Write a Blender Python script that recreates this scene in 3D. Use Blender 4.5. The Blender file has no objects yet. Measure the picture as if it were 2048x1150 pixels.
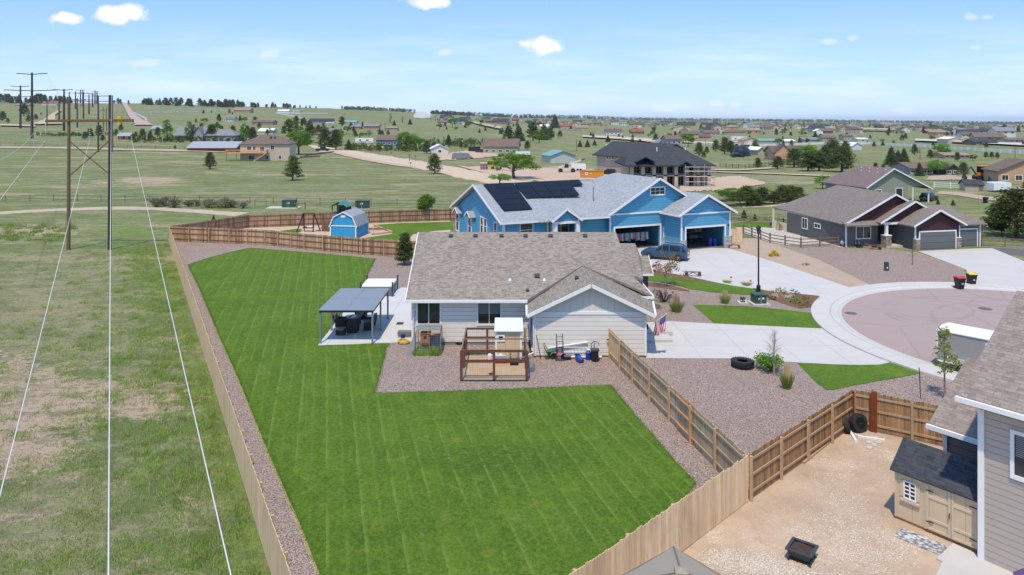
import bpy, math, random
import numpy as np
from mathutils import Vector, Matrix
R = math.radians
scn = bpy.context.scene
COL = scn.collection
# ---------------------------------------------------------------- camera
F_PX, HZ, CX, H = 1440.0, 243.0, 1024.0, 15.0     # focal length in photo pixels, eye level row, centre column, camera height
cam_d = bpy.data.cameras.new('camera')
cam = bpy.data.objects.new('camera', cam_d); COL.objects.link(cam); scn.camera = cam
cam.location = (0, 0, H); cam.rotation_euler = (R(90), 0, 0)
cam_d.sensor_width = 36; cam_d.lens = F_PX/2048*36; cam_d.shift_y = -(575-HZ)/2048
cam_d.clip_start = .5; cam_d.clip_end = 30000
# ---------------------------------------------------------------- sun and sky
SUNV = Vector((-.10, -.44, 1)).normalized()
ELEV = math.asin(SUNV.z); AZ = math.atan2(SUNV.x, SUNV.y)
sun_d = bpy.data.lights.new('sun', 'SUN'); sun_d.energy = 3.0; sun_d.angle = R(1.4); sun_d.color = (1, .87, .685)
sun = bpy.data.objects.new('sun', sun_d); COL.objects.link(sun); sun.location = (0, 0, 60)
sun.rotation_euler = SUNV.to_track_quat('Z', 'Y').to_euler()
scn.view_settings.view_transform = 'Standard'; scn.view_settings.look = 'None'
scn.view_settings.gamma = 1; scn.view_settings.exposure = .48
scn.cycles.max_bounces = 5; scn.cycles.diffuse_bounces = 2; scn.cycles.glossy_bounces = 2
scn.cycles.transmission_bounces = 4; scn.cycles.transparent_max_bounces = 6; scn.cycles.volume_bounces = 0

class NT:
    """small helper round a node tree"""
    def __init__(s, tree):
        s.t = tree; tree.nodes.clear()
    def n(s, kind, ins=None, **kw):
        nd = s.t.nodes.new(kind)
        for k, v in kw.items(): setattr(nd, k, v)
        for k, v in (ins or {}).items(): s.put(nd.inputs[k], v)
        return nd
    def put(s, sock, v):
        if isinstance(v, bpy.types.NodeSocket): s.t.links.new(v, sock)
        else:
            if sock.type == 'RGBA' and len(v) == 3: v = (*v, 1)
            sock.default_value = v
    def m(s, op, a, b=0.0, c=0.0, clamp=False):
        nd = s.n('ShaderNodeMath', operation=op, use_clamp=clamp)
        s.put(nd.inputs[0], a); s.put(nd.inputs[1], b); s.put(nd.inputs[2], c); return nd.outputs[0]
    def ss(s, x, a, b):
        nd = s.n('ShaderNodeMapRange', interpolation_type='SMOOTHSTEP'); s.put(nd.inputs[0], x)
        nd.inputs[1].default_value = a; nd.inputs[2].default_value = b; return nd.outputs[0]
    def mix(s, f, a, b, mode='MIX'):
        nd = s.n('ShaderNodeMix', data_type='RGBA', blend_type=mode)
        s.put(nd.inputs[0], f); s.put(nd.inputs[6], a); s.put(nd.inputs[7], b); return nd.outputs[2]
    def noise(s, vec, scale, detail=3, rough=.55, out=0):
        nd = s.n('ShaderNodeTexNoise', {'Scale': scale, 'Detail': detail, 'Roughness': rough})
        if vec is not None: s.put(nd.inputs['Vector'], vec)
        return nd.outputs[out]
    def map(s, vec, sc=(1, 1, 1), rot=(0, 0, 0), loc=(0, 0, 0)):
        nd = s.n('ShaderNodeMapping', {'Scale': sc, 'Rotation': rot, 'Location': loc}); s.put(nd.inputs['Vector'], vec)
        return nd.outputs[0]
    def sep(s, v):
        nd = s.n('ShaderNodeSeparateXYZ'); s.put(nd.inputs[0], v); return nd.outputs
    def comb(s, x, y, z=0.0):
        nd = s.n('ShaderNodeCombineXYZ'); s.put(nd.inputs[0], x); s.put(nd.inputs[1], y); s.put(nd.inputs[2], z); return nd.outputs[0]
    def ramp(s, f, stops):
        nd = s.n('ShaderNodeValToRGB'); s.put(nd.inputs[0], f); e = nd.color_ramp.elements
        while len(e) < len(stops): e.new(.5)
        for k, (p, c) in enumerate(stops): e[k].position = p; e[k].color = (*c, 1)
        return nd.outputs[0]
    def bump(s, h, st=.3, dist=.02):
        nd = s.n('ShaderNodeBump', {'Strength': st, 'Distance': dist}); s.put(nd.inputs['Height'], h); return nd.outputs[0]

world = bpy.data.worlds.new('World'); scn.world = world; world.use_nodes = True
w = NT(world.node_tree)
sky = w.n('ShaderNodeTexSky', sky_type='NISHITA', sun_disc=False)
sky.sun_elevation = ELEV; sky.sun_rotation = AZ; sky.altitude = 1800; sky.air_density = 1.0; sky.dust_density = .6; sky.ozone_density = 1.2
tc = w.n('ShaderNodeTexCoord').outputs['Generated']
dx, dy, dz = w.sep(tc)[:3]
dyc = w.m('MAXIMUM', dy, .05)
tx = w.m('DIVIDE', dx, dyc); te = w.m('DIVIDE', dz, dyc)
pv = w.comb(tx, te)
wob = w.noise(pv, 26, 5, .6)
wob2 = w.noise(w.map(pv, loc=(7, 3, 1)), 26, 5, .6)
msk = None
for (px, py, rw, rh) in [(240,29,56,19),(133,38,32,15),(1088,90,42,19),(855,5,55,14),(543,108,24,9),(300,126,44,9),(887,104,18,8),(1657,83,18,7),
                         (1705,76,13,6),(1434,209,15,9),(1470,209,20,7),(1950,95,15,6),(1805,221,28,8),(1330,216,30,6),(1940,30,16,8),(1120,216,40,7),(1970,34,12,5)]:
    ax = w.m('ADD', w.m('MULTIPLY', w.m('SUBTRACT', tx, (px-CX)/F_PX), F_PX/rw), w.m('MULTIPLY', w.m('SUBTRACT', wob, .5), 2.6))
    ay = w.m('ADD', w.m('MULTIPLY', w.m('SUBTRACT', te, (HZ-py)/F_PX), F_PX/rh), w.m('MULTIPLY', w.m('SUBTRACT', wob2, .5), 2.6))
    d = w.m('ADD', w.m('MULTIPLY', ax, ax), w.m('MULTIPLY', ay, ay))
    amp = .95 if rw > 28 and py < 100 else .32
    k = w.m('MULTIPLY', w.ss(d, 1.25, .15), amp)
    msk = k if msk is None else w.m('MAXIMUM', msk, k)
band = w.noise(w.map(pv, (3.0, 22, 1)), 1.6, 5, .6)
lowb = w.ss(te, .17, .02)
strat = w.m('MULTIPLY', w.ss(band, .38, .72), w.m('MULTIPLY', lowb, .8))
hazeb = w.m('MULTIPLY', w.ss(te, .13, -.01), .5)
veil = w.m('MULTIPLY', w.ss(te, .20, .0), .42)
base = w.mix(.55, sky.outputs[0], (2.2, 4.5, 9.2))
c1 = w.mix(w.m('MAXIMUM', hazeb, veil), base, (5.2, 6.7, 8.9))
c1 = w.mix(strat, c1, (5.9, 6.9, 8.4))
c2 = w.mix(msk, c1, (7.6, 7.4, 7.9))
bg = w.n('ShaderNodeBackground', {'Color': c2, 'Strength': .107})
wo = w.n('ShaderNodeOutputWorld'); world.node_tree.links.new(bg.outputs[0], wo.inputs[0])

# ---------------------------------------------------------------- geometry helpers
def PY(px, py, Y): return Vector(((px-CX)*Y/F_PX, Y, H-(py-HZ)*Y/F_PX))
def PZ(px, py, z=0.0): return PY(px, py, (H-z)*F_PX/(py-HZ))
SKX = [-1500, -800, 0, 200, 300, 500, 640, 760, 900, 1024, 1200, 1400, 1600, 1800, 2048, 3500]
SKY = [205, 200, 202, 206, 207, 213, 216, 220, 228, 234, 237, 239.5, 241.5, 244, 246.5, 248]
YRX = [-1500, 0, 300, 700, 900, 1024, 1300, 2048, 3500]
YRY = [1100, 1150, 1200, 1500, 2000, 3000, 5000, 6000, 6000]
def hgt(X, Y):
    X = np.asarray(X, float); Y = np.asarray(Y, float)
    t = X/np.maximum(Y, 60)
    px = t*F_PX+CX
    yr = np.interp(px, YRX, YRY); zr = H+(HZ-np.interp(px, SKX, SKY))/F_PX*yr
    s = np.clip((Y-130)/(yr-130), 0, 1)
    z = zr*s**1.6
    k = np.clip((Y-150)/250, 0, 1)
    z = z+k*(np.sin(X*.021+1.3)*np.sin(Y*.017)*1.0+np.sin(X*.009-Y*.006)*.9)*np.clip(1.3-s, 0, 1)
    return np.where(Y > yr, z-(Y-yr)*.03, z)
def hz(X, Y): return float(hgt(X, Y))
def HIT(px, py):
    Y = np.geomspace(14, 9000, 1600); X = (px-CX)*Y/F_PX
    zr = H-(py-HZ)*Y/F_PX; d = hgt(X, Y)-zr
    i = np.argmax(d >= 0)
    if d[i] < 0: i = len(Y)-1
    if i > 0 and d[i] > 0:
        f = d[i]/(d[i]-d[i-1]); y = Y[i]*(1-f)+Y[i-1]*f
    else: y = Y[i]
    x = (px-CX)*y/F_PX
    return Vector((x, y, hz(x, y)))

SPLIT = {'trim', 'corner_trim', 'stone_base', 'bay', 'bay_roof', 'bay_trim', 'hinge', 'opening', 'logo_detail', 'chain', 'roof_panel', 'door_frame', 'rear_porch', 'downspout', 'skylight', 'garage_interior', 'garage_floor', 'sticker', 'foundation'}
class MB:
    def __init__(s): s.v = []; s.f = []; s.mi = []
    def add(s, vs, fs, mi=0):
        o = len(s.v); s.v += [tuple(p) for p in vs]; s.f += [tuple(i+o for i in f) for f in fs]; s.mi += [mi]*len(fs); return s
    def poly(s, pts, mi=0): return s.add(pts, [tuple(range(len(pts)))], mi)
    def ext(s, pts, vec, mi=0, mside=None):
        """polygon extruded along vec, closed"""
        n = len(pts); a = [Vector(p) for p in pts]; vec = Vector(vec)
        nor = Vector((0, 0, 0))
        for i in range(n):
            p, q = a[i], a[(i+1) % n]; nor += Vector(((p.y-q.y)*(p.z+q.z), (p.z-q.z)*(p.x+q.x), (p.x-q.x)*(p.y+q.y)))
        if nor.dot(vec) > 0: a = a[::-1]
        b = [p+vec for p in a]
        s.add(a+b, [tuple(range(n)), tuple(range(2*n-1, n-1, -1))], mi)
        s.add(a+b, [((i+1) % n, i, i+n, (i+1) % n+n) for i in range(n)], mi if mside is None else mside)
        return s
    def box(s, x0, y0, z0, x1, y1, z1, mi=0, rot=0, piv=None):
        c = [(x0, y0, z0), (x1, y0, z0), (x1, y1, z0), (x0, y1, z0), (x0, y0, z1), (x1, y0, z1), (x1, y1, z1), (x0, y1, z1)]
        if rot:
            px, py = piv if piv else ((x0+x1)/2, (y0+y1)/2); ca, sa = math.cos(rot), math.sin(rot)
            c = [(px+(x-px)*ca-(y-py)*sa, py+(x-px)*sa+(y-py)*ca, z) for x, y, z in c]
        return s.add(c, [(3, 2, 1, 0), (4, 5, 6, 7), (0, 1, 5, 4), (1, 2, 6, 5), (2, 3, 7, 6), (3, 0, 4, 7)], mi)
    def cbox(s, x, y, z, sx, sy, sz, rot=0, mi=0): return s.box(x-sx/2, y-sy/2, z, x+sx/2, y+sy/2, z+sz, mi, rot)
    def beam(s, p, q, w, h, mi=0, up=(0, 0, 1)):
        p, q = Vector(p), Vector(q); d = (q-p).normalized(); up = Vector(up)
        e = d.cross(up)
        if e.length < 1e-3: e = d.cross(Vector((1, 0, 0)))
        e.normalize(); u = e.cross(d).normalized(); e *= w/2; u *= h/2
        c = [p-e-u, p+e-u, p+e+u, p-e+u, q-e-u, q+e-u, q+e+u, q-e+u]
        return s.add(c, [(0, 1, 2, 3), (7, 6, 5, 4), (1, 0, 4, 5), (2, 1, 5, 6), (3, 2, 6, 7), (0, 3, 7, 4)], mi)
    def tube(s, p, q, r1, r2=None, n=8, mi=0, cap=True):
        r2 = r1 if r2 is None else r2; p, q = Vector(p), Vector(q); d = (q-p).normalized()
        e = d.cross(Vector((0, 0, 1)))
        if e.length < 1e-3: e = Vector((1, 0, 0))
        e.normalize(); u = d.cross(e); vs = []
        for c, r in ((p, r1), (q, r2)):
            for k in range(n):
                a = 2*math.pi*k/n; vs.append(c+e*math.cos(a)*r+u*math.sin(a)*r)
        fs = [(k, (k+1) % n, (k+1) % n+n, k+n) for k in range(n)]
        if cap: fs += [tuple(range(n-1, -1, -1)), tuple(range(n, 2*n))]
        return s.add(vs, fs, mi)
    def path(s, pts, r, n=6, mi=0):
        for a, b in zip(pts[:-1], pts[1:]): s.tube(a, b, r, r, n, mi)
        return s
    def lathe(s, prof, c=(0, 0, 0), n=16, mi=0, axis='z'):
        vs = []
        for r, z in prof:
            for k in range(n):
                a = 2*math.pi*k/n; x, y = r*math.cos(a), r*math.sin(a)
                v = (x, y, z) if axis == 'z' else ((x, z, y) if axis == 'y' else (z, x, y))
                vs.append((v[0]+c[0], v[1]+c[1], v[2]+c[2]))
        fs = []
        for j in range(len(prof)-1):
            for k in range(n): fs.append((j*n+k, j*n+(k+1) % n, (j+1)*n+(k+1) % n, (j+1)*n+k))
        if prof[0][0] > 1e-6: fs.append(tuple(range(n-1, -1, -1)))
        if prof[-1][0] > 1e-6: fs.append(tuple(range((len(prof)-1)*n, len(prof)*n)))
        return s.add(vs, fs, mi)
    def roof(s, pts, t=.16, mi=0): return s.ext(pts, (0, 0, -t), mi)
    def split(s):
        """one MB per touching group of pieces"""
        key = [tuple(round(c, 3) for c in v) for v in s.v]; par = {k: k for k in key}
        def fd(k):
            while par[k] != k: par[k] = par[par[k]]; k = par[k]
            return k
        for f in s.f:
            for i in f[1:]: par[fd(key[i])] = fd(key[f[0]])
        G = {}
        for f, mi in zip(s.f, s.mi): G.setdefault(fd(key[f[0]]), []).append((f, mi))
        out = []
        for g in G.values():
            q = MB(); mp = {}
            for f, mi in g:
                for i in f:
                    if i not in mp: mp[i] = len(q.v); q.v.append(s.v[i])
                q.f.append(tuple(mp[i] for i in f)); q.mi.append(mi)
            out.append(q)
        return out
    def data(s, name, mats, smooth=False):
        me = bpy.data.meshes.new(name); me.from_pydata(s.v, [], s.f)
        for m in (mats if isinstance(mats, (list, tuple)) else [mats]): me.materials.append(m)
        me.polygons.foreach_set('material_index', s.mi)
        autouv(me)
        if smooth: me.polygons.foreach_set('use_smooth', [True]*len(me.polygons))
        me.update(); return me
    def build(s, name, mats, parent=None, org=None, smooth=False):
        """mesh object; org = world point/frame the vertices are measured from (None: already local)"""
        if name in SPLIT and parent:
            for q in s.split(): o = bpy.data.objects.new(name, q.data(name, mats)); COL.objects.link(o); o.parent = parent
            return o
        o = bpy.data.objects.new(name, s.data(name, mats, smooth)); COL.objects.link(o)
        if parent: o.parent = parent
        return o
def autouv(me):
    n = len(me.polygons)
    if not n: return
    uv = me.uv_layers.new(name='uv')
    nl = len(me.loops); lv = np.empty(nl, 'i'); me.loops.foreach_get('vertex_index', lv)
    co = np.empty(len(me.vertices)*3); me.vertices.foreach_get('co', co); co = co.reshape(-1, 3)[lv]
    nr = np.empty(n*3); me.polygons.foreach_get('normal', nr); nr = nr.reshape(-1, 3)
    lt = np.empty(n, 'i'); me.polygons.foreach_get('loop_total', lt); nr = np.repeat(nr, lt, 0)
    flat = np.abs(nr[:, 2]) > .995
    e = np.stack([-nr[:, 1], nr[:, 0], np.zeros(nl)], 1); e[flat] = (1, 0, 0)
    e /= np.maximum(np.linalg.norm(e, axis=1, keepdims=True), 1e-9)
    u = np.cross(nr, e)
    uv.data.foreach_set('uv', np.stack([(co*e).sum(1), (co*u).sum(1)], 1).ravel())
def np_mesh(name, V, F, mat, parent=None, link=True):
    """V (n,3), F (m,k) arrays"""
    me = bpy.data.meshes.new(name); m, k = F.shape
    me.vertices.add(len(V)); me.vertices.foreach_set('co', np.asarray(V, 'f').ravel())
    me.loops.add(m*k); me.loops.foreach_set('vertex_index', F.astype('i').ravel())
    me.polygons.add(m); me.polygons.foreach_set('loop_start', np.arange(0, m*k, k, dtype='i')); me.polygons.foreach_set('loop_total', np.full(m, k, 'i'))
    me.update(calc_edges=True); me.materials.append(mat)
    if not link: return me
    o = bpy.data.objects.new(name, me); COL.objects.link(o)
    if parent: o.parent = parent
    return o
def tag(o, label=None, cat=None, group=None, kind=None):
    if label: o['label'] = label
    if cat: o['category'] = cat
    if group: o['group'] = group
    if kind: o['kind'] = kind
    return o
def thing(name, label, cat, loc=(0, 0, 0), rz=0.0, group=None):
    o = bpy.data.objects.new(name, None); COL.objects.link(o); o.location = loc; o.rotation_euler = (0, 0, rz); o.empty_display_size = .2
    return tag(o, label, cat, group)
def kids(o): return [c for c in bpy_kids.get(o.name, [])]
bpy_kids = {}
def tree_of(o):
    """(object, children) nested, read once from a prototype"""
    return (o, [tree_of(c) for c in o.children])
def copy_tree(t, parent=None):
    c = t[0].copy(); COL.objects.link(c)
    if parent: c.parent = parent
    for k in t[1]: copy_tree(k, c)
    return c
def local(o, p):
    """world point to the local frame of an unscaled, z-rotated empty"""
    p = Vector(p)-Vector(o.location); a = -o.rotation_euler.z
    return Vector((p.x*math.cos(a)-p.y*math.sin(a), p.x*math.sin(a)+p.y*math.cos(a), p.z))
# ---------------------------------------------------------------- materials
MATS = {}
def newmat(name):
    m = bpy.data.materials.new(name); m.use_nodes = True; MATS[name] = m
    return m, NT(m.node_tree)
def fin(m, n, col, rough=.8, bump=None, spec=.3, metal=0.0, **kw):
    ins = {'Base Color': col, 'Roughness': rough, 'Metallic': metal, 'Specular IOR Level': spec}
    if bump is not None: ins['Normal'] = bump
    ins.update(kw)
    p = n.n('ShaderNodeBsdfPrincipled', ins); o = n.n('ShaderNodeOutputMaterial')
    n.t.links.new(p.outputs[0], o.inputs[0]); return m
def lin(r, g, b):
    f = lambda c: (c/255/12.92 if c/255 <= .04045 else ((c/255+.055)/1.055)**2.4)
    return (f(r), f(g), f(b))
def sc(c, k): return tuple(x*k for x in c)
def plain(name, c, rough=.6, spec=.4, metal=0.0, var=.12, scale=3.0):
    if name in MATS: return MATS[name]
    m, n = newmat(name); g = n.n('ShaderNodeTexCoord').outputs['Object']
    f = n.noise(g, scale, 4, .6)
    return fin(m, n, n.mix(f, sc(c, 1-var), sc(c, 1+var)), rough, spec=spec, metal=metal)
def siding(name, c, pitch=.18, rough=.6):
    pitch *= 1.4
    m, n = newmat(name); uv = n.n('ShaderNodeTexCoord').outputs['UV']; v = n.sep(uv)[1]
    fr = n.m('FRACT', n.m('DIVIDE', v, pitch))
    line = n.ss(fr, .2, .05)
    f = n.noise(uv, 2.2, 4, .6)
    brd = n.noise(n.comb(n.m('MULTIPLY', n.sep(uv)[0], .25), n.m('MULTIPLY', n.m('FLOOR', n.m('DIVIDE', v, pitch)), 3.7)), 1.0, 1)
    col = n.mix(n.m('ADD', n.m('MULTIPLY', f, .5), n.m('MULTIPLY', brd, .5)), sc(c, .88), sc(c, 1.12))
    col = n.mix(n.m('MULTIPLY', line, .6), col, sc(c, .3))
    return fin(m, n, col, rough, n.bump(fr, .6, .02))
def boardbatten(name, c, pitch=.4):
    m, n = newmat(name); uv = n.n('ShaderNodeTexCoord').outputs['UV']; u = n.sep(uv)[0]
    fr = n.m('FRACT', n.m('DIVIDE', u, pitch)); line = n.m('LESS_THAN', fr, .07)
    return fin(m, n, n.mix(n.m('MULTIPLY', line, .4), n.mix(n.noise(uv, 2, 3), sc(c, .93), sc(c, 1.06)), sc(c, .5)), .6, n.bump(fr, .4, .02))
def shingle(name, a, b, tabs=.32, row=.145, dark=.45):
    m, n = newmat(name); uv = n.n('ShaderNodeTexCoord').outputs['UV']
    w1 = n.map(uv, loc=(3.3, 1.7, 0))
    br = n.n('ShaderNodeTexBrick', {'Vector': w1, 'Color1': a, 'Color2': b, 'Mortar': sc(a, dark), 'Scale': 1.0, 'Mortar Size': .008,
                                    'Mortar Smooth': .3, 'Bias': 0.0, 'Brick Width': tabs, 'Row Height': row}, offset=.37, offset_frequency=2, squash=.7, squash_frequency=3)
    f = n.noise(n.map(uv, (3.5, 7, 1)), 1.0, 3, .7); g = n.noise(uv, .35, 3, .6)
    col = n.mix(n.ss(f, .42, .62), br.outputs[0], n.mix(.5, br.outputs[0], b))
    col = n.mix(n.m('MULTIPLY', n.ss(g, .35, .7), .14), col, sc(a, .8))
    gr = n.noise(uv, 60, 2, .7)
    col = n.mix(.3, col, n.mix(gr, sc(a, .6), sc(b, 1.3)))
    return fin(m, n, col, .92, n.bump(n.m('SUBTRACT', 1.0, br.outputs[1]), .35, .012), spec=.15)
def planks(name, cols, streak=.35, dark=(.03, .02, .013)):
    """per board colour (random per island) with vertical weather streaks"""
    m, n = newmat(name); ge = n.n('ShaderNodeNewGeometry'); uv = n.n('ShaderNodeTexCoord').outputs['UV']
    r = ge.outputs['Random Per Island']
    k = len(cols); col = n.ramp(r, [((i+.0)/(k-1), c) for i, c in enumerate(cols)])
    st = n.noise(n.map(uv, (14, .9, 1)), 1.0, 4, .65)
    big = n.noise(n.map(uv, (.6, .35, 1)), 1.0, 3, .6)
    col = n.mix(n.m('MULTIPLY', n.ss(st, .45, .8), streak*1.4), col, dark)
    col = n.mix(n.m('MULTIPLY', n.ss(big, .45, .75), streak), col, dark)
    return fin(m, n, col, .85, n.bump(st, .3, .01), spec=.15)
def wood(name, c, dark=.5):
    m, n = newmat(name); uv = n.n('ShaderNodeTexCoord').outputs['Object']
    st = n.noise(n.map(uv, (9, 9, 1.3)), 1.0, 4, .65)
    return fin(m, n, n.mix(st, sc(c, dark), sc(c, 1.3)), .8, n.bump(st, .2, .01), spec=.2)
def leaf(name, a, b, c=None, tr=.25):
    m, n = newmat(name); ge = n.n('ShaderNodeNewGeometry'); ob = n.n('ShaderNodeObjectInfo')
    g = n.n('ShaderNodeTexCoord').outputs['Object']
    cl = n.noise(g, 1.1, 2, .5)
    f = n.m('ADD', n.m('MULTIPLY', ge.outputs['Random Per Island'], .55), n.m('MULTIPLY', n.ss(cl, .35, .65), .45))
    col = n.mix(f, a, b)
    if c: col = n.mix(n.m('MULTIPLY', n.m('GREATER_THAN', ge.outputs['Random Per Island'], .86), .8), col, c)
    hs = n.n('ShaderNodeHueSaturation', {'Color': col, 'Hue': n.m('ADD', .485, n.m('MULTIPLY', ob.outputs['Random'], .03)), 'Saturation': 1.0,
                                         'Value': n.m('ADD', .8, n.m('MULTIPLY', ob.outputs['Random'], .45))}).outputs[0]
    d = n.n('ShaderNodeBsdfDiffuse', {'Color': hs}); t = n.n('ShaderNodeBsdfTranslucent', {'Color': hs})
    mx = n.n('ShaderNodeMixShader', {0: tr, 1: d.outputs[0], 2: t.outputs[0]}); o = n.n('ShaderNodeOutputMaterial')
    n.t.links.new(mx.outputs[0], o.inputs[0]); return m
def glass(name, c, rough=.12):
    if name in MATS: return MATS[name]
    m, n = newmat(name); uv = n.n('ShaderNodeTexCoord').outputs['Object']
    f = n.noise(uv, .9, 2)
    return fin(m, n, n.mix(n.ss(f, .4, .6), sc(c, .6), sc(c, 1.5)), rough, spec=.6)
def stone(name, cols, sx=.35, row=.14):
    m, n = newmat(name); uv = n.n('ShaderNodeTexCoord').outputs['UV']
    br = n.n('ShaderNodeTexBrick', {'Vector': uv, 'Color1': (0, 0, 0, 1), 'Color2': (1, 1, 1, 1), 'Mortar': (.5, .5, .5, 1), 'Scale': 1.0, 'Mortar Size': .012, 'Brick Width': sx, 'Row Height': row})
    vo = n.n('ShaderNodeTexVoronoi', {'Vector': n.map(uv, (1/sx, 1/row, 1)), 'Scale': 1.0})
    col = n.ramp(n.sep(vo.outputs['Color'])[0], [(i/(len(cols)-1), c) for i, c in enumerate(cols)])
    col = n.mix(br.outputs[1], col, sc(cols[0], .5))
    return fin(m, n, col, .9, n.bump(n.m('SUBTRACT', 1.0, vo.outputs['Distance']), .6, .03))

def m_gravel(name, cols, scale=16.0, patch=None):
    m, n = newmat(name); g = n.n('ShaderNodeTexCoord').outputs['Object']
    vo = n.n('ShaderNodeTexVoronoi', {'Vector': g, 'Scale': scale}); rnd = n.sep(vo.outputs['Color'])[0]
    v2 = n.n('ShaderNodeTexVoronoi', {'Vector': g, 'Scale': scale*.62}); r2 = n.sep(v2.outputs['Color'])[1]
    k = len(cols)
    st = [((i+.5)/k, c) for i, c in enumerate(cols)]
    col = n.mix(n.m('GREATER_THAN', r2, .62), n.ramp(rnd, st), n.ramp(n.sep(v2.outputs['Color'])[0], st))
    edge = n.ss(vo.outputs['Distance'], .35, .75)
    col = n.mix(n.m('MULTIPLY', edge, .75), col, sc(cols[0], .3))
    big = n.noise(g, .22, 4, .6); col = n.mix(n.m('MULTIPLY', n.ss(big, .4, .7), .22), col, sc(cols[k//2], .72))
    if patch:
        pm = n.ss(n.noise(g, .33, 5, .62), .52, .66); col = n.mix(n.m('MULTIPLY', pm, .8), col, patch)
    return fin(m, n, col, .95, n.bump(n.m('SUBTRACT', 1.0, vo.outputs['Distance']), 1.0, .05), spec=.1)
def m_concrete(name, c, joints=None, scale=.5):
    m, n = newmat(name); g = n.n('ShaderNodeTexCoord').outputs['Object']
    f = n.noise(g, scale, 5, .65); s = n.noise(n.map(g, (.5, 6, 1)), 1.0, 3)
    fine = n.noise(g, 30, 2)
    col = n.mix(f, sc(c, .80), sc(c, 1.1)); col = n.mix(n.m('MULTIPLY', n.ss(n.noise(g, .9, 6, .75), .57, .70), .25), col, (c[0]*.75, c[1]*.66, c[2]*.55)); col = n.mix(n.m('MULTIPLY', s, .2), col, sc(c, .8)); col = n.mix(.12, col, n.mix(fine, sc(c, .5), sc(c, 1.4)))
    if joints:
        (rot, px, py) = joints
        q = n.sep(n.map(g, rot=(0, 0, rot)))
        jx = n.m('LESS_THAN', n.m('FRACT', n.m('DIVIDE', q[0], px)), .045/px); jy = n.m('LESS_THAN', n.m('FRACT', n.m('DIVIDE', q[1], py)), .045/py)
        col = n.mix(n.m('MULTIPLY', n.m('MAXIMUM', jx, jy), .4), col, sc(c, .4))
    return fin(m, n, col, .85, n.bump(fine, .1, .005), spec=.25)
def m_dirt(name, a, b, peb=None, scale=1.0):
    m, n = newmat(name); g = n.n('ShaderNodeTexCoord').outputs['Object']
    f = n.noise(g, .45*scale, 6, .65); h = n.noise(g, 2.3*scale, 5, .7); fine = n.noise(g, 22*scale, 3, .7)
    col = n.mix(n.ss(f, .3, .7), a, b); col = n.mix(n.m('MULTIPLY', n.ss(h, .5, .72), .45), col, sc(b, .62))
    col = n.mix(.3, col, n.mix(fine, sc(a, .45), sc(a, 1.5)))
    bp = n.m('ADD', fine, h)
    if peb:
        vo = n.n('ShaderNodeTexVoronoi', {'Vector': g, 'Scale': 17.0}); v = n.sep(vo.outputs['Color'])
        pm = n.m('MULTIPLY', n.ss(n.noise(g, .3, 5, .7), .50, .60), n.m('GREATER_THAN', v[0], .3))
        pm = n.m('MULTIPLY', pm, n.ss(vo.outputs['Distance'], .5, .3))
        col = n.mix(pm, col, n.mix(v[1], sc(peb, .6), peb))
    return fin(m, n, col, .95, n.bump(bp, .5, .03), spec=.1)
def m_road(name, a, b, peb=None, scale=1.0):
    m, n = newmat(name); g = n.n('ShaderNodeTexCoord').outputs['Object']; q = n.sep(g)
    f = n.noise(g, .5, 6, .65); fine = n.noise(g, 26, 3, .7); col = n.mix(f, a, b); mk_ = None
    for (x, y, r_) in ((34.5, 56.5, 4.2), (35.2, 56.2, 5.6), (36.5, 55.2, 7.4), (41, 52, 9.5), (33.2, 57, 2.6)):
        dx = n.m('SUBTRACT', q[0], x); dy = n.m('MULTIPLY', n.m('SUBTRACT', q[1], y), 1.15); d = n.m('SQRT', n.m('ADD', n.m('MULTIPLY', dx, dx), n.m('MULTIPLY', dy, dy)))
        k = n.ss(n.m('ABSOLUTE', n.m('SUBTRACT', d, r_)), .30, .06); mk_ = k if mk_ is None else n.m('MAXIMUM', mk_, k)
    col = n.mix(n.m('MULTIPLY', n.m('MULTIPLY', mk_, n.ss(n.noise(g, .35, 3), .38, .62)), .30), col, sc(a, .42))
    crack = n.n('ShaderNodeTexVoronoi', {'Vector': g, 'Scale': .16}, feature='DISTANCE_TO_EDGE').outputs[0]
    col = n.mix(n.m('MULTIPLY', n.ss(crack, .012, .003), .35), col, sc(a, .4)); col = n.mix(.22, col, n.mix(fine, sc(a, .4), sc(a, 1.6)))
    return fin(m, n, col, .95, n.bump(fine, .4, .02), spec=.15)
def m_walk(name, c, cx, cy):
    m, n = newmat(name); g = n.n('ShaderNodeTexCoord').outputs['Object']; q = n.sep(g); dx = n.m('SUBTRACT', q[0], cx); dy = n.m('SUBTRACT', q[1], cy)
    an = n.m('ARCTAN2', dy, dx); rr = n.m('SQRT', n.m('ADD', n.m('MULTIPLY', dx, dx), n.m('MULTIPLY', dy, dy)))
    j = n.m('LESS_THAN', n.m('FRACT', n.m('MULTIPLY', an, 8.9)), .022); e1 = n.ss(n.m('ABSOLUTE', n.m('SUBTRACT', rr, 14.72)), .07, .01); e2 = n.ss(n.m('ABSOLUTE', n.m('SUBTRACT', rr, 14.12)), .16, .02)
    f = n.noise(g, .6, 5, .65); col = n.mix(f, sc(c, .86), sc(c, 1.08)); fine = n.noise(g, 30, 2)
    col = n.mix(n.m('MULTIPLY', n.m('MAXIMUM', j, e1), .42), col, sc(c, .35)); col = n.mix(n.m('MULTIPLY', e2, .22), col, sc(c, .5)); col = n.mix(n.m('MULTIPLY', n.ss(n.noise(g, 1.4, 5, .7), .56, .7), .22), col, sc(c, .6)); col = n.mix(.12, col, n.mix(fine, sc(c, .5), sc(c, 1.4)))
    return fin(m, n, col, .88, n.bump(fine, .1, .005), spec=.2)
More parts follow.
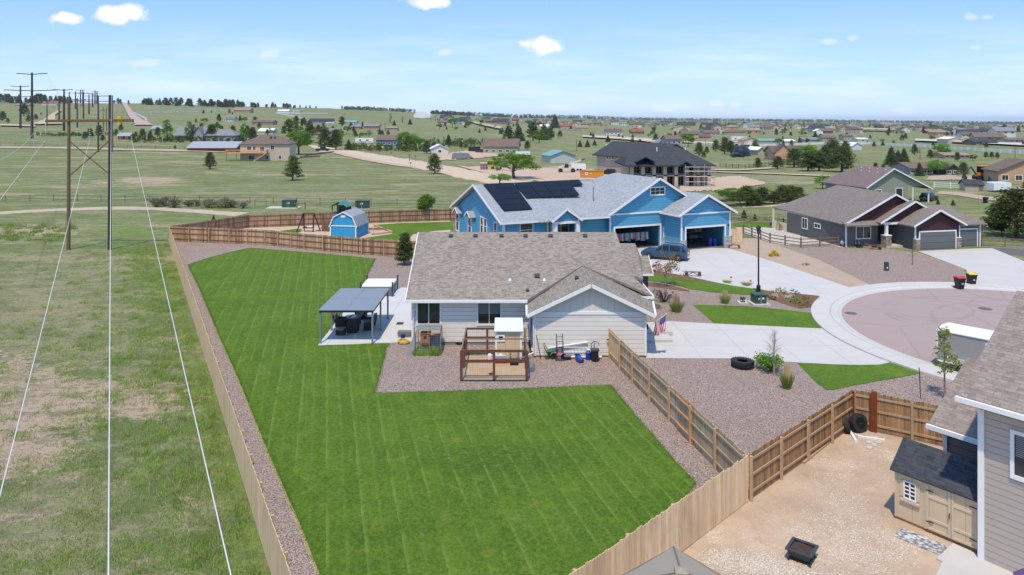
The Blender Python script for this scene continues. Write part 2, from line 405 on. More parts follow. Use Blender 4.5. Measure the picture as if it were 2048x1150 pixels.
def m_lawn(name, rot=None, base=(.082, .158, .012), isl=False):
    m, n = newmat(name); g = n.n('ShaderNodeTexCoord').outputs['Object']
    big = n.noise(g, .28, 4, .6); mid = n.noise(g, 1.6, 4, .65); fine = n.noise(g, 14, 4, .75); v = n.noise(n.map(g, loc=(9, 4, 2)), .5, 5, .6)
    col = n.mix(n.ss(big, .3, .72), sc(base, .8), (.135, .215, .020)); col = n.mix(n.m('MULTIPLY', n.ss(mid, .35, .75), .6), col, (.032, .075, .008))
    col = n.mix(n.m('MULTIPLY', n.ss(v, .60, .78), .75), col, (.17, .22, .035))
    if rot is not None:
        q = n.sep(n.map(g, rot=(0, 0, rot))); wv = n.m('ADD', n.m('DIVIDE', q[0], .66), n.m('MULTIPLY', n.m('SUBTRACT', big, .5), .25)); fr = n.m('FRACT', wv)
        bnd = n.m('FRACT', n.m('MULTIPLY', n.m('FLOOR', wv), .5))
        li = n.m('MULTIPLY', n.ss(fr, .28, .04), n.ss(n.noise(g, .7, 3), .30, .55))
        fade = n.ss(n.noise(n.map(g, loc=(2, 8, 0)), .12, 2), .34, .5)
        col = n.mix(n.m('MULTIPLY', n.m('MULTIPLY', li, fade), .62), col, (.24, .34, .09))
        col = n.mix(n.m('MULTIPLY', bnd, .55), col, (.028, .072, .006))
    pt = n.noise(g, 5.5, 4, .8); col = n.mix(n.m('MULTIPLY', n.ss(pt, .42, .58), .55), n.mix(.30, col, (.012, .040, .004)), n.mix(.5, col, (.21, .31, .045))); col = n.mix(n.m('MULTIPLY', n.ss(n.noise(g, .9, 5, .7), .54, .66), .42), col, (.22, .25, .04))
    if rot is not None:
        qq = n.sep(g); wd_ = n.m('ADD', n.m('POWER', n.m('DIVIDE', n.m('SUBTRACT', qq[0], -.4), 4.2), 2.0), n.m('POWER', n.m('DIVIDE', n.m('SUBTRACT', qq[1], 32.0), 1.9), 2.0))
        col = n.mix(n.m('MULTIPLY', n.m('MULTIPLY', n.ss(wd_, 1.3, .1), n.ss(n.noise(n.map(g, (1, 2.2, 1)), 2.2, 5, .8), .44, .58)), .8), col, (.022, .058, .014))
    col = n.mix(.30, col, n.mix(fine, (.012, .035, .004), (.17, .34, .04)))
    if isl: col = n.mix(.35, col, n.mix(n.n('ShaderNodeNewGeometry').outputs['Random Per Island'], (.02, .06, .006), (.24, .36, .07)))
    return fin(m, n, col, .9, None if isl else n.bump(n.m('ADD', fine, mid), .8, .05), spec=.12)

gm, n = newmat('meadow')
g = n.n('ShaderNodeTexCoord').outputs['Object']
at = n.n('ShaderNodeVertexColor', layer_name='zone'); az = n.n('ShaderNodeSeparateColor', {0: at.outputs[0]}).outputs
big = n.noise(g, .035, 4, .6); mid = n.noise(g, .33, 5, .68); small = n.noise(g, 2.1, 5, .72); fine = n.noise(g, 11, 4, .75)
far = n.noise(n.map(g, (.35, 1, 1)), .012, 5, .62)
tan = n.mix(small, (.27, .225, .14), (.50, .415, .29)); gr = n.mix(small, (.085, .14, .026), (.21, .275, .068)); sage = n.mix(small, (.15, .195, .09), (.28, .33, .17))
col = n.mix(n.ss(mid, .40, .60), gr, sage)
col = n.mix(n.m('MULTIPLY', n.ss(n.m('ADD', n.m('MULTIPLY', small, .5), n.m('MULTIPLY', n.noise(n.map(g, loc=(5, 5, 5)), .21, 5, .65), .5)), .475, .60), .75), col, tan)
col = n.mix(n.m('MULTIPLY', n.ss(far, .49, .57), .6), col, n.mix(mid, (.20, .195, .095), (.36, .32, .18)))
l1 = n.noise(n.map(g, (.5, 1.4, 1), loc=(71, 23, 0)), .13, 6, .75); col = n.mix(n.m('MULTIPLY', n.ss(l1, .475, .54), .85), col, n.mix(small, (.06, .105, .02), (.13, .19, .045)))
l2 = n.noise(n.map(g, (.5, 1.5, 1), loc=(11, 63, 0)), .10, 6, .75); col = n.mix(n.m('MULTIPLY', n.ss(l2, .54, .60), .6), col, n.mix(small, (.26, .215, .12), (.42, .35, .23)))
col = n.mix(n.m('MULTIPLY', n.ss(n.noise(n.map(g, (.3, 1, 1), loc=(40, 9, 0)), .03, 5, .65), .52, .62), .7), col, n.mix(mid, (.085, .13, .03), (.15, .20, .055)))
dirty = n.mix(n.m('MULTIPLY', n.m('ADD', fine, small), .5), (.36, .25, .18), (.66, .50, .40))
lush = n.mix(small, (.07, .15, .018), (.22, .33, .06))
k = n.m('MULTIPLY', n.ss(n.m('ADD', az[1], n.m('MULTIPLY', n.m('SUBTRACT', mid, .5), 2.2)), .35, .75), .9); col = n.mix(k, col, lush)
k = n.m('MULTIPLY', n.ss(n.m('ADD', az[2], n.m('MULTIPLY', n.m('SUBTRACT', mid, .5), 1.2)), .35, .75), .85); col = n.mix(k, col, n.mix(small, (.25, .235, .125), (.36, .33, .2)))
k = n.ss(n.m('ADD', az[0], n.m('ADD', n.m('MULTIPLY', n.m('SUBTRACT', mid, .5), 1.5), n.m('MULTIPLY', n.m('SUBTRACT', small, .5), 1.5))), .42, .66); col = n.mix(k, col, dirty)
spk = n.ss(n.noise(g, 3.2, 4, .85), .53, .66); col = n.mix(n.m('MULTIPLY', spk, .6), col, (.045, .072, .02)); sp2 = n.ss(n.noise(n.map(g, (.45, 1.3, 1), loc=(3, 1, 0)), .62, 5, .8), .53, .64); col = n.mix(n.m('MULTIPLY', sp2, .45), col, (.06, .105, .024)); sp3 = n.ss(n.noise(n.map(g, loc=(13, 4, 0)), 4.4, 4, .85), .54, .66); col = n.mix(n.m('MULTIPLY', sp3, .5), col, (.44, .36, .25)); sp4 = n.ss(n.noise(n.map(g, loc=(33, 14, 0)), .8, 6, .8), .53, .63); col = n.mix(n.m('MULTIPLY', n.m('MULTIPLY', sp4, n.ss(az[1], .6, .1)), .6), col, n.mix(fine, (.26, .18, .12), (.52, .40, .30)))
l3 = n.noise(n.map(g, (.6, 1.3, 1), loc=(91, 3, 0)), .28, 6, .8); col = n.mix(n.m('MULTIPLY', n.ss(l3, .49, .55), .5), col, (.075, .12, .026)); l4 = n.noise(n.map(g, (.4, 1.3, 1), loc=(19, 53, 0)), .05, 6, .7); col = n.mix(n.m('MULTIPLY', n.ss(l4, .57, .62), .65), col, (.42, .31, .215))
col = n.mix(.27, col, n.mix(fine, (.03, .036, .014), (.40, .40, .23)))
fin(gm, n, col, .95, n.bump(n.m('ADD', fine, small), .9, .09), spec=.08)

M = dict(
 beige=siding('pale_siding', (.79, .75, .68), .2), bb=boardbatten('board_batten', (.68, .645, .58)), white=plain('white_trim', (.78, .78, .77), .5, var=.05),
 shingle=shingle('taupe_shingle', (.135, .115, .10), (.35, .31, .265)), blue=siding('blue_siding', (.10, .35, .54), .21),
 gshingle=shingle('grey_shingle', (.21, .235, .265), (.38, .41, .44), .3, .14), bshingle=shingle('brown_shingle', (.15, .125, .11), (.27, .23, .205), .3, .14),
 rshingle=shingle('mauve_shingle', (.15, .11, .105), (.235, .185, .175), .3, .14), kshingle=shingle('charcoal_shingle', (.022, .026, .034), (.075, .08, .092), .34, .15),
 tshingle=shingle('near_shingle', (.165, .135, .12), (.33, .28, .245), .34, .15),
 grey=siding('grey_siding', (.135, .13, .125), .2), burg=siding('burgundy_siding', (.062, .022, .026), .18), green=siding('sage_siding', (.30, .30, .235), .2),
 taupe=siding('taupe_siding', (.475, .41, .355), .16), dgrey=siding('slate_siding', (.20, .18, .17), .2),
 conc=m_concrete('concrete', (.52, .505, .48)), drive=m_concrete('driveway_concrete', (.53, .515, .49), (0, 3.0, 3.7)), slab=m_concrete('slab_concrete', (.55, .56, .565), (0, 3.1, 3.1)),
 found=m_concrete('foundation', (.20, .21, .22)), road=m_road('cul_de_sac_surface', (.36, .285, .265), (.32, .25, .235), None, .6),
 gravel=m_gravel('river_rock', [(.15, .115, .115), (.52, .45, .44), (.30, .235, .235), (.68, .60, .54), (.36, .265, .25), (.42, .38, .40)], 9.5),
 gravelp=m_gravel('mauve_rock', [(.29, .222, .19), (.53, .42, .365), (.405, .308, .27), (.65, .535, .455), (.445, .34, .295)], 21.0),
 dirt=m_dirt('bare_dirt', (.50, .385, .28), (.36, .26, .18), (.80, .73, .62)), tandirt=m_dirt('tan_dirt', (.42, .33, .25), (.36, .28, .21), (.52, .44, .36)),
 gravelroad=m_dirt('gravel_road', (.54, .44, .33), (.47, .38, .29), None, .5), pinkdirt=m_dirt('pink_dirt', (.50, .38, .285), (.42, .325, .235), None, .3),
 track=m_dirt('dirt_track', (.47, .39, .28), (.40, .34, .24), None, .5), sand=m_dirt('sand', (.52, .40, .30), (.46, .36, .26)), pebble=planks('pebble_stone', [(.42, .34, .26), (.78, .72, .62), (.6, .5, .4), (.85, .80, .72), (.55, .46, .38)], .1), whitegravel=m_gravel('white_rock', [(.5, .45, .38), (.75, .69, .6), (.62, .55, .47), (.8, .76, .68)], 10),
 drye=m_dirt('dry_edge', (.38, .31, .19), (.30, .27, .13), None, 2), mulch=m_dirt('mulch', (.16, .085, .055), (.22, .125, .085), None, 2), lawn=m_lawn('mown_lawn', R(-14.5)), lawn2=m_lawn('plain_lawn'), asphalt=m_dirt('asphalt_grey', (.12, .12, .125), (.15, .15, .15)),
 straw=m_dirt('straw_floor', (.40, .295, .185), (.50, .38, .25), None, 2),
 f_in=planks('fence_boards_weathered', [(.17, .09, .055), (.66, .42, .24), (.46, .28, .15), (.74, .49, .29), (.24, .135, .08), (.68, .43, .24)], .45),
 f_far=planks('fence_boards_stained', [(.20, .11, .07), (.46, .28, .175), (.36, .21, .13), (.52, .33, .21), (.26, .15, .09)], .45),
 f_out=planks('fence_boards_pale', [(.56, .41, .25), (.70, .52, .32), (.62, .45, .27), (.76, .58, .37), (.58, .43, .26)], .22, (.12, .09, .065)),
 f_tan=planks('fence_boards_tan', [(.34, .25, .165), (.60, .43, .27), (.48, .34, .215), (.66, .49, .32), (.52, .35, .21), (.42, .34, .25)], .35, (.09, .07, .055)),
 f_front=planks('fence_boards_cream', [(.70, .46, .25), (.84, .62, .39), (.78, .53, .30), (.86, .66, .43), (.64, .46, .28), (.80, .60, .40)], .42, (.30, .21, .13)),
 f_brown=planks('fence_boards_brown', [(.20, .11, .05), (.44, .26, .125), (.34, .19, .085), (.50, .31, .16), (.26, .145, .07)], .55),
 rail=wood('rail_wood', (.46, .34, .23)), raild=wood('dark_rail_wood', (.19, .12, .08)), post=wood('post_wood', (.56, .38, .23)), redpost=wood('red_post', (.20, .055, .022)), orange=wood('new_orange_wood', (.62, .30, .11)),
 split=wood('split_rail', (.24, .165, .12)), polewood=wood('pole_wood', (.19, .125, .07)), polesteel=plain('weathered_steel', (.062, .034, .032), .7), poledark=plain('dark_pole', (.065, .038, .032), .8),
 oldwood=wood('old_grey_wood', (.22, .20, .18)), wire=plain('wire', (.62, .63, .64), .4, metal=.0, var=.03), wired=plain('thin_wire', (.42, .43, .44), .5), ins=plain('insulator', (.25, .24, .24), .4), yellow=plain('yellow_paint', (.75, .50, .03), .5),
 coopred=wood('coop_frame', (.155, .065, .045), .65), metalroof=plain('pergola_metal', (.20, .23, .26), .45, var=.06), dmetal=plain('dark_metal', (.045, .052, .062), .5), blackp=plain('black_plastic', (.012, .012, .014), .45),
 wicker=plain('wicker', (.038, .033, .031), .7, var=.4, scale=60), cushion=plain('cushion', (.27, .23, .20), .9), galv=plain('galvanised', (.48, .5, .52), .4, metal=.4), grey2=plain('grey_plastic', (.17, .18, .2), .6),
 bluep=plain('blue_plastic', (.012, .045, .30), .4), redp=plain('red_plastic', (.55, .03, .03), .4), creamp=plain('cream_plastic', (.72, .62, .42), .6), orangep=plain('orange_plastic', (.8, .16, .03), .5), yellowp=plain('yellow_hose', (.72, .56, .06), .5),
 greenp=plain('green_plastic', (.02, .16, .05), .5), dgreen=plain('transformer_green', (.035, .075, .055), .5), hutch=wood('hutch_wood', (.42, .17, .075)), wtub=plain('tub_cover', (.82, .84, .86), .5, var=.04), sheet=plain('sheet_roof', (.62, .66, .72), .4, var=.05),
 tarp=plain('tarp_grey', (.2, .22, .23), .7), shedtan=boardbatten('shed_tan', (.60, .47, .31), .6), shedtrim=plain('shed_trim', (.60, .475, .32), .6, var=.05), barnblue=plain('barn_blue', (.03, .30, .55), .6, var=.06),
 tyre=plain('tyre_rubber', (.02, .021, .024), .8, var=.3), rim=plain('rim_alloy', (.5, .5, .52), .3, metal=.7), rimd=plain('rim_dark', (.06, .06, .065), .35, metal=.5), bluecar=plain('blue_car_paint', (.035, .10, .19), .25, .6, .3, .04), glassd=glass('car_glass', (.012, .015, .02), .05),
 glass=glass('window_glass', (.018, .028, .026)), glasst=glass('tinted_window_glass', (.045, .06, .065)), blind=plain('blind', (.23, .25, .25), .6), solar=plain('solar_cell', (.006, .006, .010), .38, .25), solarf=plain('solar_frame', (.012, .014, .02), .4),
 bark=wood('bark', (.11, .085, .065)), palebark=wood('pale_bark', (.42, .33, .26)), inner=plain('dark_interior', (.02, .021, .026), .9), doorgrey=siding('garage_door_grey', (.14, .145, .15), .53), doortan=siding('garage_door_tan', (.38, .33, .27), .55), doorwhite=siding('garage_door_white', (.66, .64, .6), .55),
 stonew=stone('stone_veneer', [(.2, .14, .1), (.42, .35, .28), (.3, .22, .16), (.5, .43, .36)]), stoneg=stone('grey_stone', [(.22, .21, .2), (.42, .4, .38), (.33, .31, .28)]), canopy=plain('canopy_cloth', (.30, .262, .205), .85, var=.06), purple=plain('purple_cloth', (.12, .06, .17), .8),
 teal=plain('teal_roof', (.05, .20, .17), .6), deck=planks('deck_wood', [(.60, .31, .13), (.70, .40, .19), (.65, .35, .16)], .12), barnred=siding('barn_red', (.22, .022, .018), .3), whitep=plain('white_vinyl', (.76, .77, .78), .5, var=.04),
 pine=leaf('pine_needles', (.055, .085, .027), (.175, .215, .072), tr=.32), spruce=leaf('spruce_needles', (.05, .082, .035), (.145, .19, .088), tr=.32), decid=leaf('bright_leaves', (.085, .18, .022), (.22, .38, .06), tr=.4), olive=leaf('olive_leaves', (.06, .09, .022), (.13, .16, .045)),
 sageb=leaf('sage_leaves', (.14, .15, .09), (.30, .30, .19), tr=.4), autumn=leaf('bronze_leaves', (.20, .10, .03), (.42, .26, .09)), gblade=leaf('grass_blades', (.17, .28, .04), (.38, .50, .11), (.5, .44, .27), .4), dryb=leaf('dry_blades', (.36, .33, .19), (.62, .54, .38), (.18, .25, .07), .4),
 lblade=m_lawn('lawn_blades', R(-14.5), isl=True), plume=leaf('grass_plume', (.45, .33, .20), (.65, .52, .36)), ylw=leaf('yellow_shrub', (.45, .28, .03), (.65, .45, .08)), maroon=leaf('maroon_leaves', (.05, .02, .025), (.11, .045, .05)), lime=leaf('lime_leaves', (.35, .42, .03), (.6, .62, .08)),
)
def cm(name, c, **k): return plain(name, c, **k)
# ---------------------------------------------------------------- ground
rng = np.random.default_rng(5)
random.seed(11)
ZONES = [  # photo column, row, half width, half height, channel (0 bare, 1 lush, 2 dry), strength
 (50,800,170,80,0,1.15),(20,905,140,55,0,1.1),(280,790,110,50,0,1.0),(380,1000,45,30,0,.6),(60,1040,90,28,0,.6),(180,960,80,25,0,.5),(60,462,95,13,0,.95),(300,361,62,7,0,1.3),(200,365,30,5,0,.7),(310,455,20,14,0,.55),(300,500,30,20,0,.4),
 (560,1130,60,50,0,.5),(90,1080,80,40,0,.45),(420,345,25,4,0,.6),(480,342,40,2.5,0,.5),(1340,356,70,6,0,.6),(1120,339,80,9,0,.9),(80,268,14,3,0,.9),(640,345,60,8,0,.3),(830,310,40,6,0,.35),(1590,362,25,5,0,.5),
 (430,760,60,110,1,.8),(480,930,60,130,1,.85),(500,1100,90,110,1,.8),(335,560,60,60,1,.8),(385,660,50,80,1,.8),(250,470,90,35,1,.75),(330,1000,80,120,1,.5),(330,440,120,10,1,.6),
 (160,520,120,40,1,.25),(40,372,60,7,1,.6),(350,380,40,6,1,.6),(560,437,250,6,1,.6),(960,355,60,6,1,.7),(900,410,60,10,1,.35),(330,312,40,4,1,.5),(500,327,60,5,1,.6),(1530,378,100,4,1,.9),
 (600,400,420,11,2,.7),(1600,352,150,12,2,.75),(1500,340,180,7,2,.5),(130,620,190,150,2,.85),(110,1050,210,130,2,.8),(150,530,110,50,2,.5),(1200,325,120,8,2,.4),(820,375,70,14,2,.35),(1750,275,300,8,2,.3),(150,398,200,8,2,.4)]
def build_ground():
    rows = np.concatenate([np.linspace(-60, 10, 18), np.geomspace(11, 140, 210)[:-1], np.geomspace(140, 1400, 230)[:-1], np.geomspace(1400, 16000, 110)])
    t = np.concatenate([np.linspace(-3.2, -.82, 30)[:-1], np.linspace(-.82, .82, 330)[:-1], np.linspace(.82, 3.2, 30)])
    Y = np.repeat(rows, len(t)); X = np.tile(t, len(rows))*np.maximum(Y, 40)
    Z = hgt(X, Y)
    V = np.stack([X, Y, Z], 1); nc = len(t); nr_ = len(rows)
    a = (np.arange(nr_-1)[:, None]*nc+np.arange(nc-1)[None, :]).ravel()
    Fq = np.stack([a, a+1, a+nc+1, a+nc], 1)
    o = np_mesh('ground', V, Fq, gm)
    Yc = np.maximum(Y, 5); px = CX+F_PX*X/Yc; py = HZ+(H-Z)/Yc*F_PX
    c = np.zeros((len(V), 4), 'f'); c[:, 3] = 1
    for (x, y, rw, rh, ch, st) in ZONES:
        d = ((px-x)/rw)**2+((py-y)/rh)**2
        c[:, ch] = np.maximum(c[:, ch], st*np.exp(-d*.8))
    ca = o.data.color_attributes.new('zone', 'FLOAT_COLOR', 'POINT'); ca.data.foreach_set('color', c.ravel())
    o.data.polygons.foreach_set('use_smooth', [True]*len(o.data.polygons))
    tag(o, kind='structure'); return o
ground = build_ground()
def sheet(name, pts, mat, z, world_pts=False):
    mb = MB(); P = [(p if world_pts else PZ(*p)[:2]) for p in pts]
    P = [(p[0], p[1], z) for p in P]
    a = sum(P[i][0]*P[(i+1) % len(P)][1]-P[(i+1) % len(P)][0]*P[i][1] for i in range(len(P)))
    if a < 0: P = P[::-1]
    mb.poly(P); o = mb.build(name, mat); return tag(o, kind='structure')
def pg(*pts): return [tuple(PZ(*p)[:2]) for p in pts]
def ribbon(name, L, Rr, mat, off=.06, n=60, m=3):
    """draped strip between two photo polylines that follow the terrain"""
    def res(P):
        P = [Vector((*p, 0)) for p in P]; d = [0]
        for a, b in zip(P[:-1], P[1:]): d.append(d[-1]+(b-a).length)
        out = []
        for k in range(n+1):
            s = d[-1]*k/n; i = max(j for j in range(len(d)) if d[j] <= s+1e-6); i = min(i, len(P)-2)
            f = (s-d[i])/max(1e-6, d[i+1]-d[i]); out.append(P[i].lerp(P[i+1], min(1, f)))
        return out
    A, B = res(L), res(Rr); v = []; f = []; ran = random.Random(len(name))
    for a, b in zip(A, B):
        pa, pb = HIT(a.x, a.y), HIT(b.x, b.y)
        for j in range(m+1):
            q = pa.lerp(pb, j/m); o_ = off*max(1, q.y/150)
            if j in (0, m): q = q+(pb-pa).normalized()*(pb-pa).length*.07*(ran.random()-.5)*2
            v.append((q.x, q.y, hz(q.x, q.y)+o_))
    for k in range(n):
        for j in range(m): i = k*(m+1)+j; f.append((i, i+1, i+m+2, i+m+1))
    mb = MB().add(v, f); o = mb.build(name, mat)
    if o.data.polygons[0].normal.z < 0: o.data.flip_normals()
    return tag(o, kind='structure')
# own property, rear
BACK = [(-43, 90.3), (-34.7, 88.5), (-29.9, 87.4), (-24.3, 84.4), (-16.9, 81.2), (-9, 78.6)]
CORN = (-3.7, 15.8); NEAR = (9.3, 28.5); FR2 = (16.7, 35.3); FR3 = (20.2, 32.9)
sheet('gravel_bed', [(-43, 90.2)]+BACK[1:]+[(-3, 76.5), (3, 76), (7.6, 58), (8, 46), (6.2, 45.9), NEAR, CORN], M['gravelp'], .012, True)
LAWN = pg((376,530),(418,516),(460,505),(500,496),(575,502),(660,509),(751,518),(735,550),(719,578),(680,632),(640,692),(690,690),(740,687),(780,686),(772,698),(770,712),(750,787),(900,783),(1060,777),(1180,772),(1222,771),(1243,797),(1270,830),(1300,863),(1345,917),(1393,967))
LAWN += [(-.2+3.5, 20.9+2.3), (-3.6, 17.2)] + pg((640,1150),(599,1047),(536,904),(480,765),(435,665),(400,580))
EDG = pg((376,528),(400,579),(435,664),(480,764),(536,903),(599,1046),(640,1149)); sheet('dry_grass_edge', EDG+[(x-.13, y-.03) for x, y in EDG[::-1]], M['drye'], .02, True)
sheet('back_lawn', LAWN, M['lawn'], .026, True)
mb = MB(); P = pg((636,692),(722,581),(791,576.5),(812,576.5)) + [(-7.0, 57), (-6.68, 48.4)]; P += pg((826,684),(780,687),(740,688),(690,690.5))
mb.ext([(x, y, .07) for x, y in P], (0, 0, -.16)); tag(mb.build('patio', M['slab']), kind='structure')
# cul-de-sac
CC = (38.5, 50.7)
def arc(r, a0, a1, n=72): return [(CC[0]+r*math.cos(R(a0+(a1-a0)*k/n)), CC[1]+r*math.sin(R(a0+(a1-a0)*k/n))) for k in range(n+1)]
sheet('road', arc(14.0, 20, 330)+[(90, 35), (90, 56)], M['road'], .016, True)
mb = MB(); prof = [(13.9, .0, 0), (13.92, .03, 0), (14.4, .035, 0), (14.62, .125, 0), (14.78, .13, 0), (14.80, .122, 0), (16.12, .13, 0), (16.14, -.05, 0)]
pts = [arc(r, 18, 325, 110) for r, _, _ in prof]; v = []
for k in range(111):
    for j, (r, z, _) in enumerate(prof): v.append((*pts[j][k], z))
nf = len(prof)
mb.add(v, [(k*nf+j, k*nf+j+1, (k+1)*nf+j+1, (k+1)*nf+j) for k in range(110) for j in range(nf-1)])
sw = mb.build('sidewalk', m_walk('sidewalk_concrete', (.52, .505, .475), 38.5, 50.7))
if sw.data.polygons[5].normal.z < 0: sw.data.flip_normals()
tag(sw, kind='structure')
# joints radial lines are in the material; front garden surfaces
sheet('front_gravel_bed', pg((1296,505),(1330,530),(1440,568),(1500,580),(1637,594),(1700,600),(1800,660),(1740,668),(1652,660),(1425,650),(1292,644),(1270,600)), M['gravelp'], .012, True)
sheet('side_gravel_bed', pg((1293,716),(1470,718),(1598,726),(1700,731),(1795,720),(1880,700),(1990,760),(1990,820)) + [FR3, FR2, NEAR, (6.3, 45.6)], M['gravelp'], .013, True)
sheet('driveway', [(8.5, 53.4), (8.5, 45.9)] + pg((1293,717),(1470,718),(1598,726),(1700,731),(1760,730),(1797,721)) + arc(15.9, 201, 168, 14) + pg((1652,658),(1425,648),(1340,643)), M['drive'], .030, True)
sheet('neighbour_driveway', pg((1300,492),(1458,497),(1560,528),(1692,573),(1705,578),(1650,602),(1637,592),(1500,578),(1440,567),(1380,554),(1310,541),(1255,527),(1235,505)), M['drive'], .030, True)
sheet('garden_strip', pg((1283,527),(1310,541),(1380,554),(1440,567),(1500,578),(1635,592),(1640,612),(1600,618),(1560,606),(1530,594),(1500,584),(1425,571),(1330,556),(1286,545)), M['mulch'], .034, True)
sheet('lawn_strip', pg((1290,548),(1310,549),(1360,558),(1440,568),(1500,577),(1527,580),(1530,592),(1490,590),(1425,585),(1382,579),(1350,570),(1320,565),(1292,562)), M['lawn2'], .042, True)
sheet('mulch_bed', pg((1290,564),(1320,567),(1350,573),(1378,581),(1380,584),(1340,579),(1290,572)), M['mulch'], .030, True)
sheet('front_lawn', pg((1385,610),(1440,611),(1500,613),(1560,619),(1620,626),(1632,640),(1655,658),(1560,653),(1427,646)), M['lawn2'], .026, True)
sheet('side_lawn', pg((1595,727),(1660,729.5),(1721,731),(1752,731),(1773,728),(1797,720),(1861,742),(1800,756),(1761,762),(1696,774),(1668,781),(1652,780),(1630,764)), M['lawn2'], .036, True)
# blue house garden and the house on the right
sheet('sand_yard', [(-43.2, 90.6)]+[(x, y+.2) for x, y in BACK[1:]]+[(-3, 76.8), (-1, 78), (-8, 93), (-9.3, 108.9), (-16.7, 107.2), (-27.3, 104.2), (-37.2, 101.4)], M['sand'], .012, True)
sheet('neighbour_lawn', pg((750,450),(800,446.5),(903,443.5),(907,459),(870,462),(826,469),(812,486),(780,482),(738,479),(730,476),(783,468),(786,465),(748,451)), M['lawn2'], .026, True)
sheet('small_lawn', pg((560,462),(592,458),(604,458),(602,464),(585,470),(560,472)), M['lawn2'], .026, True)
sheet('side_yard', pg((1455,500),(1458,478),(1480,476),(1610,480),(1690,500),(1836,505),(1926,537),(1940,565),(1820,566),(1700,577),(1692,573),(1560,528)), M['tandirt'], .012, True)
sheet('mauve_gravel_bed', pg((1560,492),(1640,486),(1693,497),(1770,497),(1836,506),(1926,538),(1938,556),(1930,566),(1820,566),(1740,569),(1640,520)), M['gravelp'], .026, True)
sheet('white_gravel_bed', pg((1470,455),(1530,455),(1600,462),(1600,472),(1690,495),(1650,492),(1600,495),(1540,484),(1487,466)), M['whitegravel'], .022, True)
sheet('right_driveway', pg((1836,503),(1961,497),(1985,497),(2090,540),(2110,575),(1960,574),(1940,566),(1933,541),(1926,537)), M['conc'], .034, True)
sheet('garden_lawn', pg((1462,447),(1498,444),(1545,446),(1556,449),(1550,455),(1500,455),(1470,453)), M['lawn2'], .030, True)
sheet('asphalt_pad', pg((1960,499),(1970,494),(2060,500),(2120,515),(2050,512),(1990,506)), M['asphalt'], .018, True)
# dirt yard at the lower right
sheet('dirt_yard', [NEAR, FR2, FR3, (24, 30), (22, 18), (16, 5), (-3.4, 15.5)], M['dirt'], .014, True)
mb = MB(); mb.ext([(x, y, .08) for x, y in pg((1906,1090),(1873,1121),(1885,1127),(1872,1155),(1860,1400),(2300,1400),(2100,1180))], (0, 0, -.2)); tag(mb.build('concrete_pad', M['conc']), kind='structure')
sheet('stone_path', pg((1806,1057),(1850,1074),(1901,1097),(1881,1112),(1830,1092),(1786,1072)), m_gravel('slate_chips', [(.3,.31,.33),(.5,.5,.51),(.4,.4,.42),(.6,.6,.6)], 8), .03, True)
# tracks and lots further off
ribbon('dirt_track', [(-160,431),(0,423.5),(100,418),(220,413.5),(300,414),(400,419.5),(450,423),(500,425)], [(-160,436),(0,429),(100,423),(220,419.5),(300,420),(400,427),(450,431),(470,433)], M['track'], .03)
ribbon('gravel_lane', [(-160,292.6),(0,294),(150,295.4),(250,298.5),(455,302)], [(-160,296),(0,297),(150,298.4),(250,301.3),(455,305)], M['track'], .12)
ribbon('gravel_road', [(612,289),(722,304),(782,313),(852,324),(911,335),(985,349),(1025,356),(1100,372)], [(640,304),(690,307),(785,330),(885,346),(900,352),(960,364),(1025,377),(1040,385)], M['gravelroad'], .05)
ribbon('side_track', [(672,303),(700,309),(740,318),(790,328),(830,333)], [(660,305),(690,313),(730,322),(790,332),(830,337)], M['pinkdirt'], .12)
ribbon('dirt_lot', [(918,333),(960,334),(1060,337),(1160,339),(1260,343)], [(985,350),(1000,354),(1050,362),(1160,366),(1290,366)], M['pinkdirt'], .09)
ribbon('building_lot', [(1360,372),(1430,356),(1480,353),(1530,365)], [(1360,383),(1400,383),(1450,380),(1530,369)], M['pinkdirt'], .12)
ribbon('house_drive', [(862,311),(900,306),(955,300),(990,303)], [(870,322),(930,319),(950,318),(1000,312)], M['pinkdirt'], .12)
ribbon('asphalt_drive', [(905,308),(925,307),(937,308),(940,312)], [(903,319),(920,319),(935,318),(947,318)], M['asphalt'], .2, 20)
ribbon('hill_road', [(243,206.5),(251,220),(256,232),(262,240),(268,247),(270,252)], [(251,206.5),(262,220),(272,232),(284,241),(300,248),(306,252)], plain('hill_road_surface', (.40,.30,.26), .9), .25)
ribbon('left_dirt_road', [(60,251),(85,243),(100,232),(118,222)], [(125,250),(112,240),(110,232),(124,222)], M['track'], .3)
ribbon('far_lane', [(0,250.5),(40,251.5),(70,252.6)], [(0,253.5),(40,254.5),(72,255.5)], M['track'], .3, 20)
ribbon('far_dirt_road', [(945,246),(975,252),(1005,257)], [(938,246),(968,254),(1000,261)], M['pinkdirt'], .4, 24)
ribbon('far_road', [(1165,273),(1240,276.5),(1310,281),(1330,283)], [(1165,276),(1240,280.5),(1310,287),(1330,290)], M['gravelroad'], .3)
ribbon('country_road', [(1360,284),(1480,289),(1520,291)], [(1360,287),(1480,291.5),(1520,293.5)], M['gravelroad'], .3)
ribbon('field_path', [(1425,339.5),(1480,340),(1545,336)], [(1425,342),(1480,342.5),(1545,338.5)], M['track'], .2)
ribbon('field_trail', [(1420,344),(1540,347.5),(1660,352)], [(1420,345.5),(1540,349.5),(1660,354.5)], M['track'], .2)
ribbon('bank_track', [(1485,413),(1540,411),(1580,405),(1640,399)], [(1485,416),(1540,414),(1580,408.5),(1640,403)], M['track'], .05)
ribbon('paddock_dirt', [(1860,353),(1900,351),(1960,353)], [(1850,361),(1900,361),(1965,360)], M['tandirt'], .15, 24)
ribbon('farm_track', [(1880,383),(1920,385),(1985,395),(2060,404)], [(1870,388),(1910,391),(1960,399),(2060,412)], M['tandirt'], .1, 24)
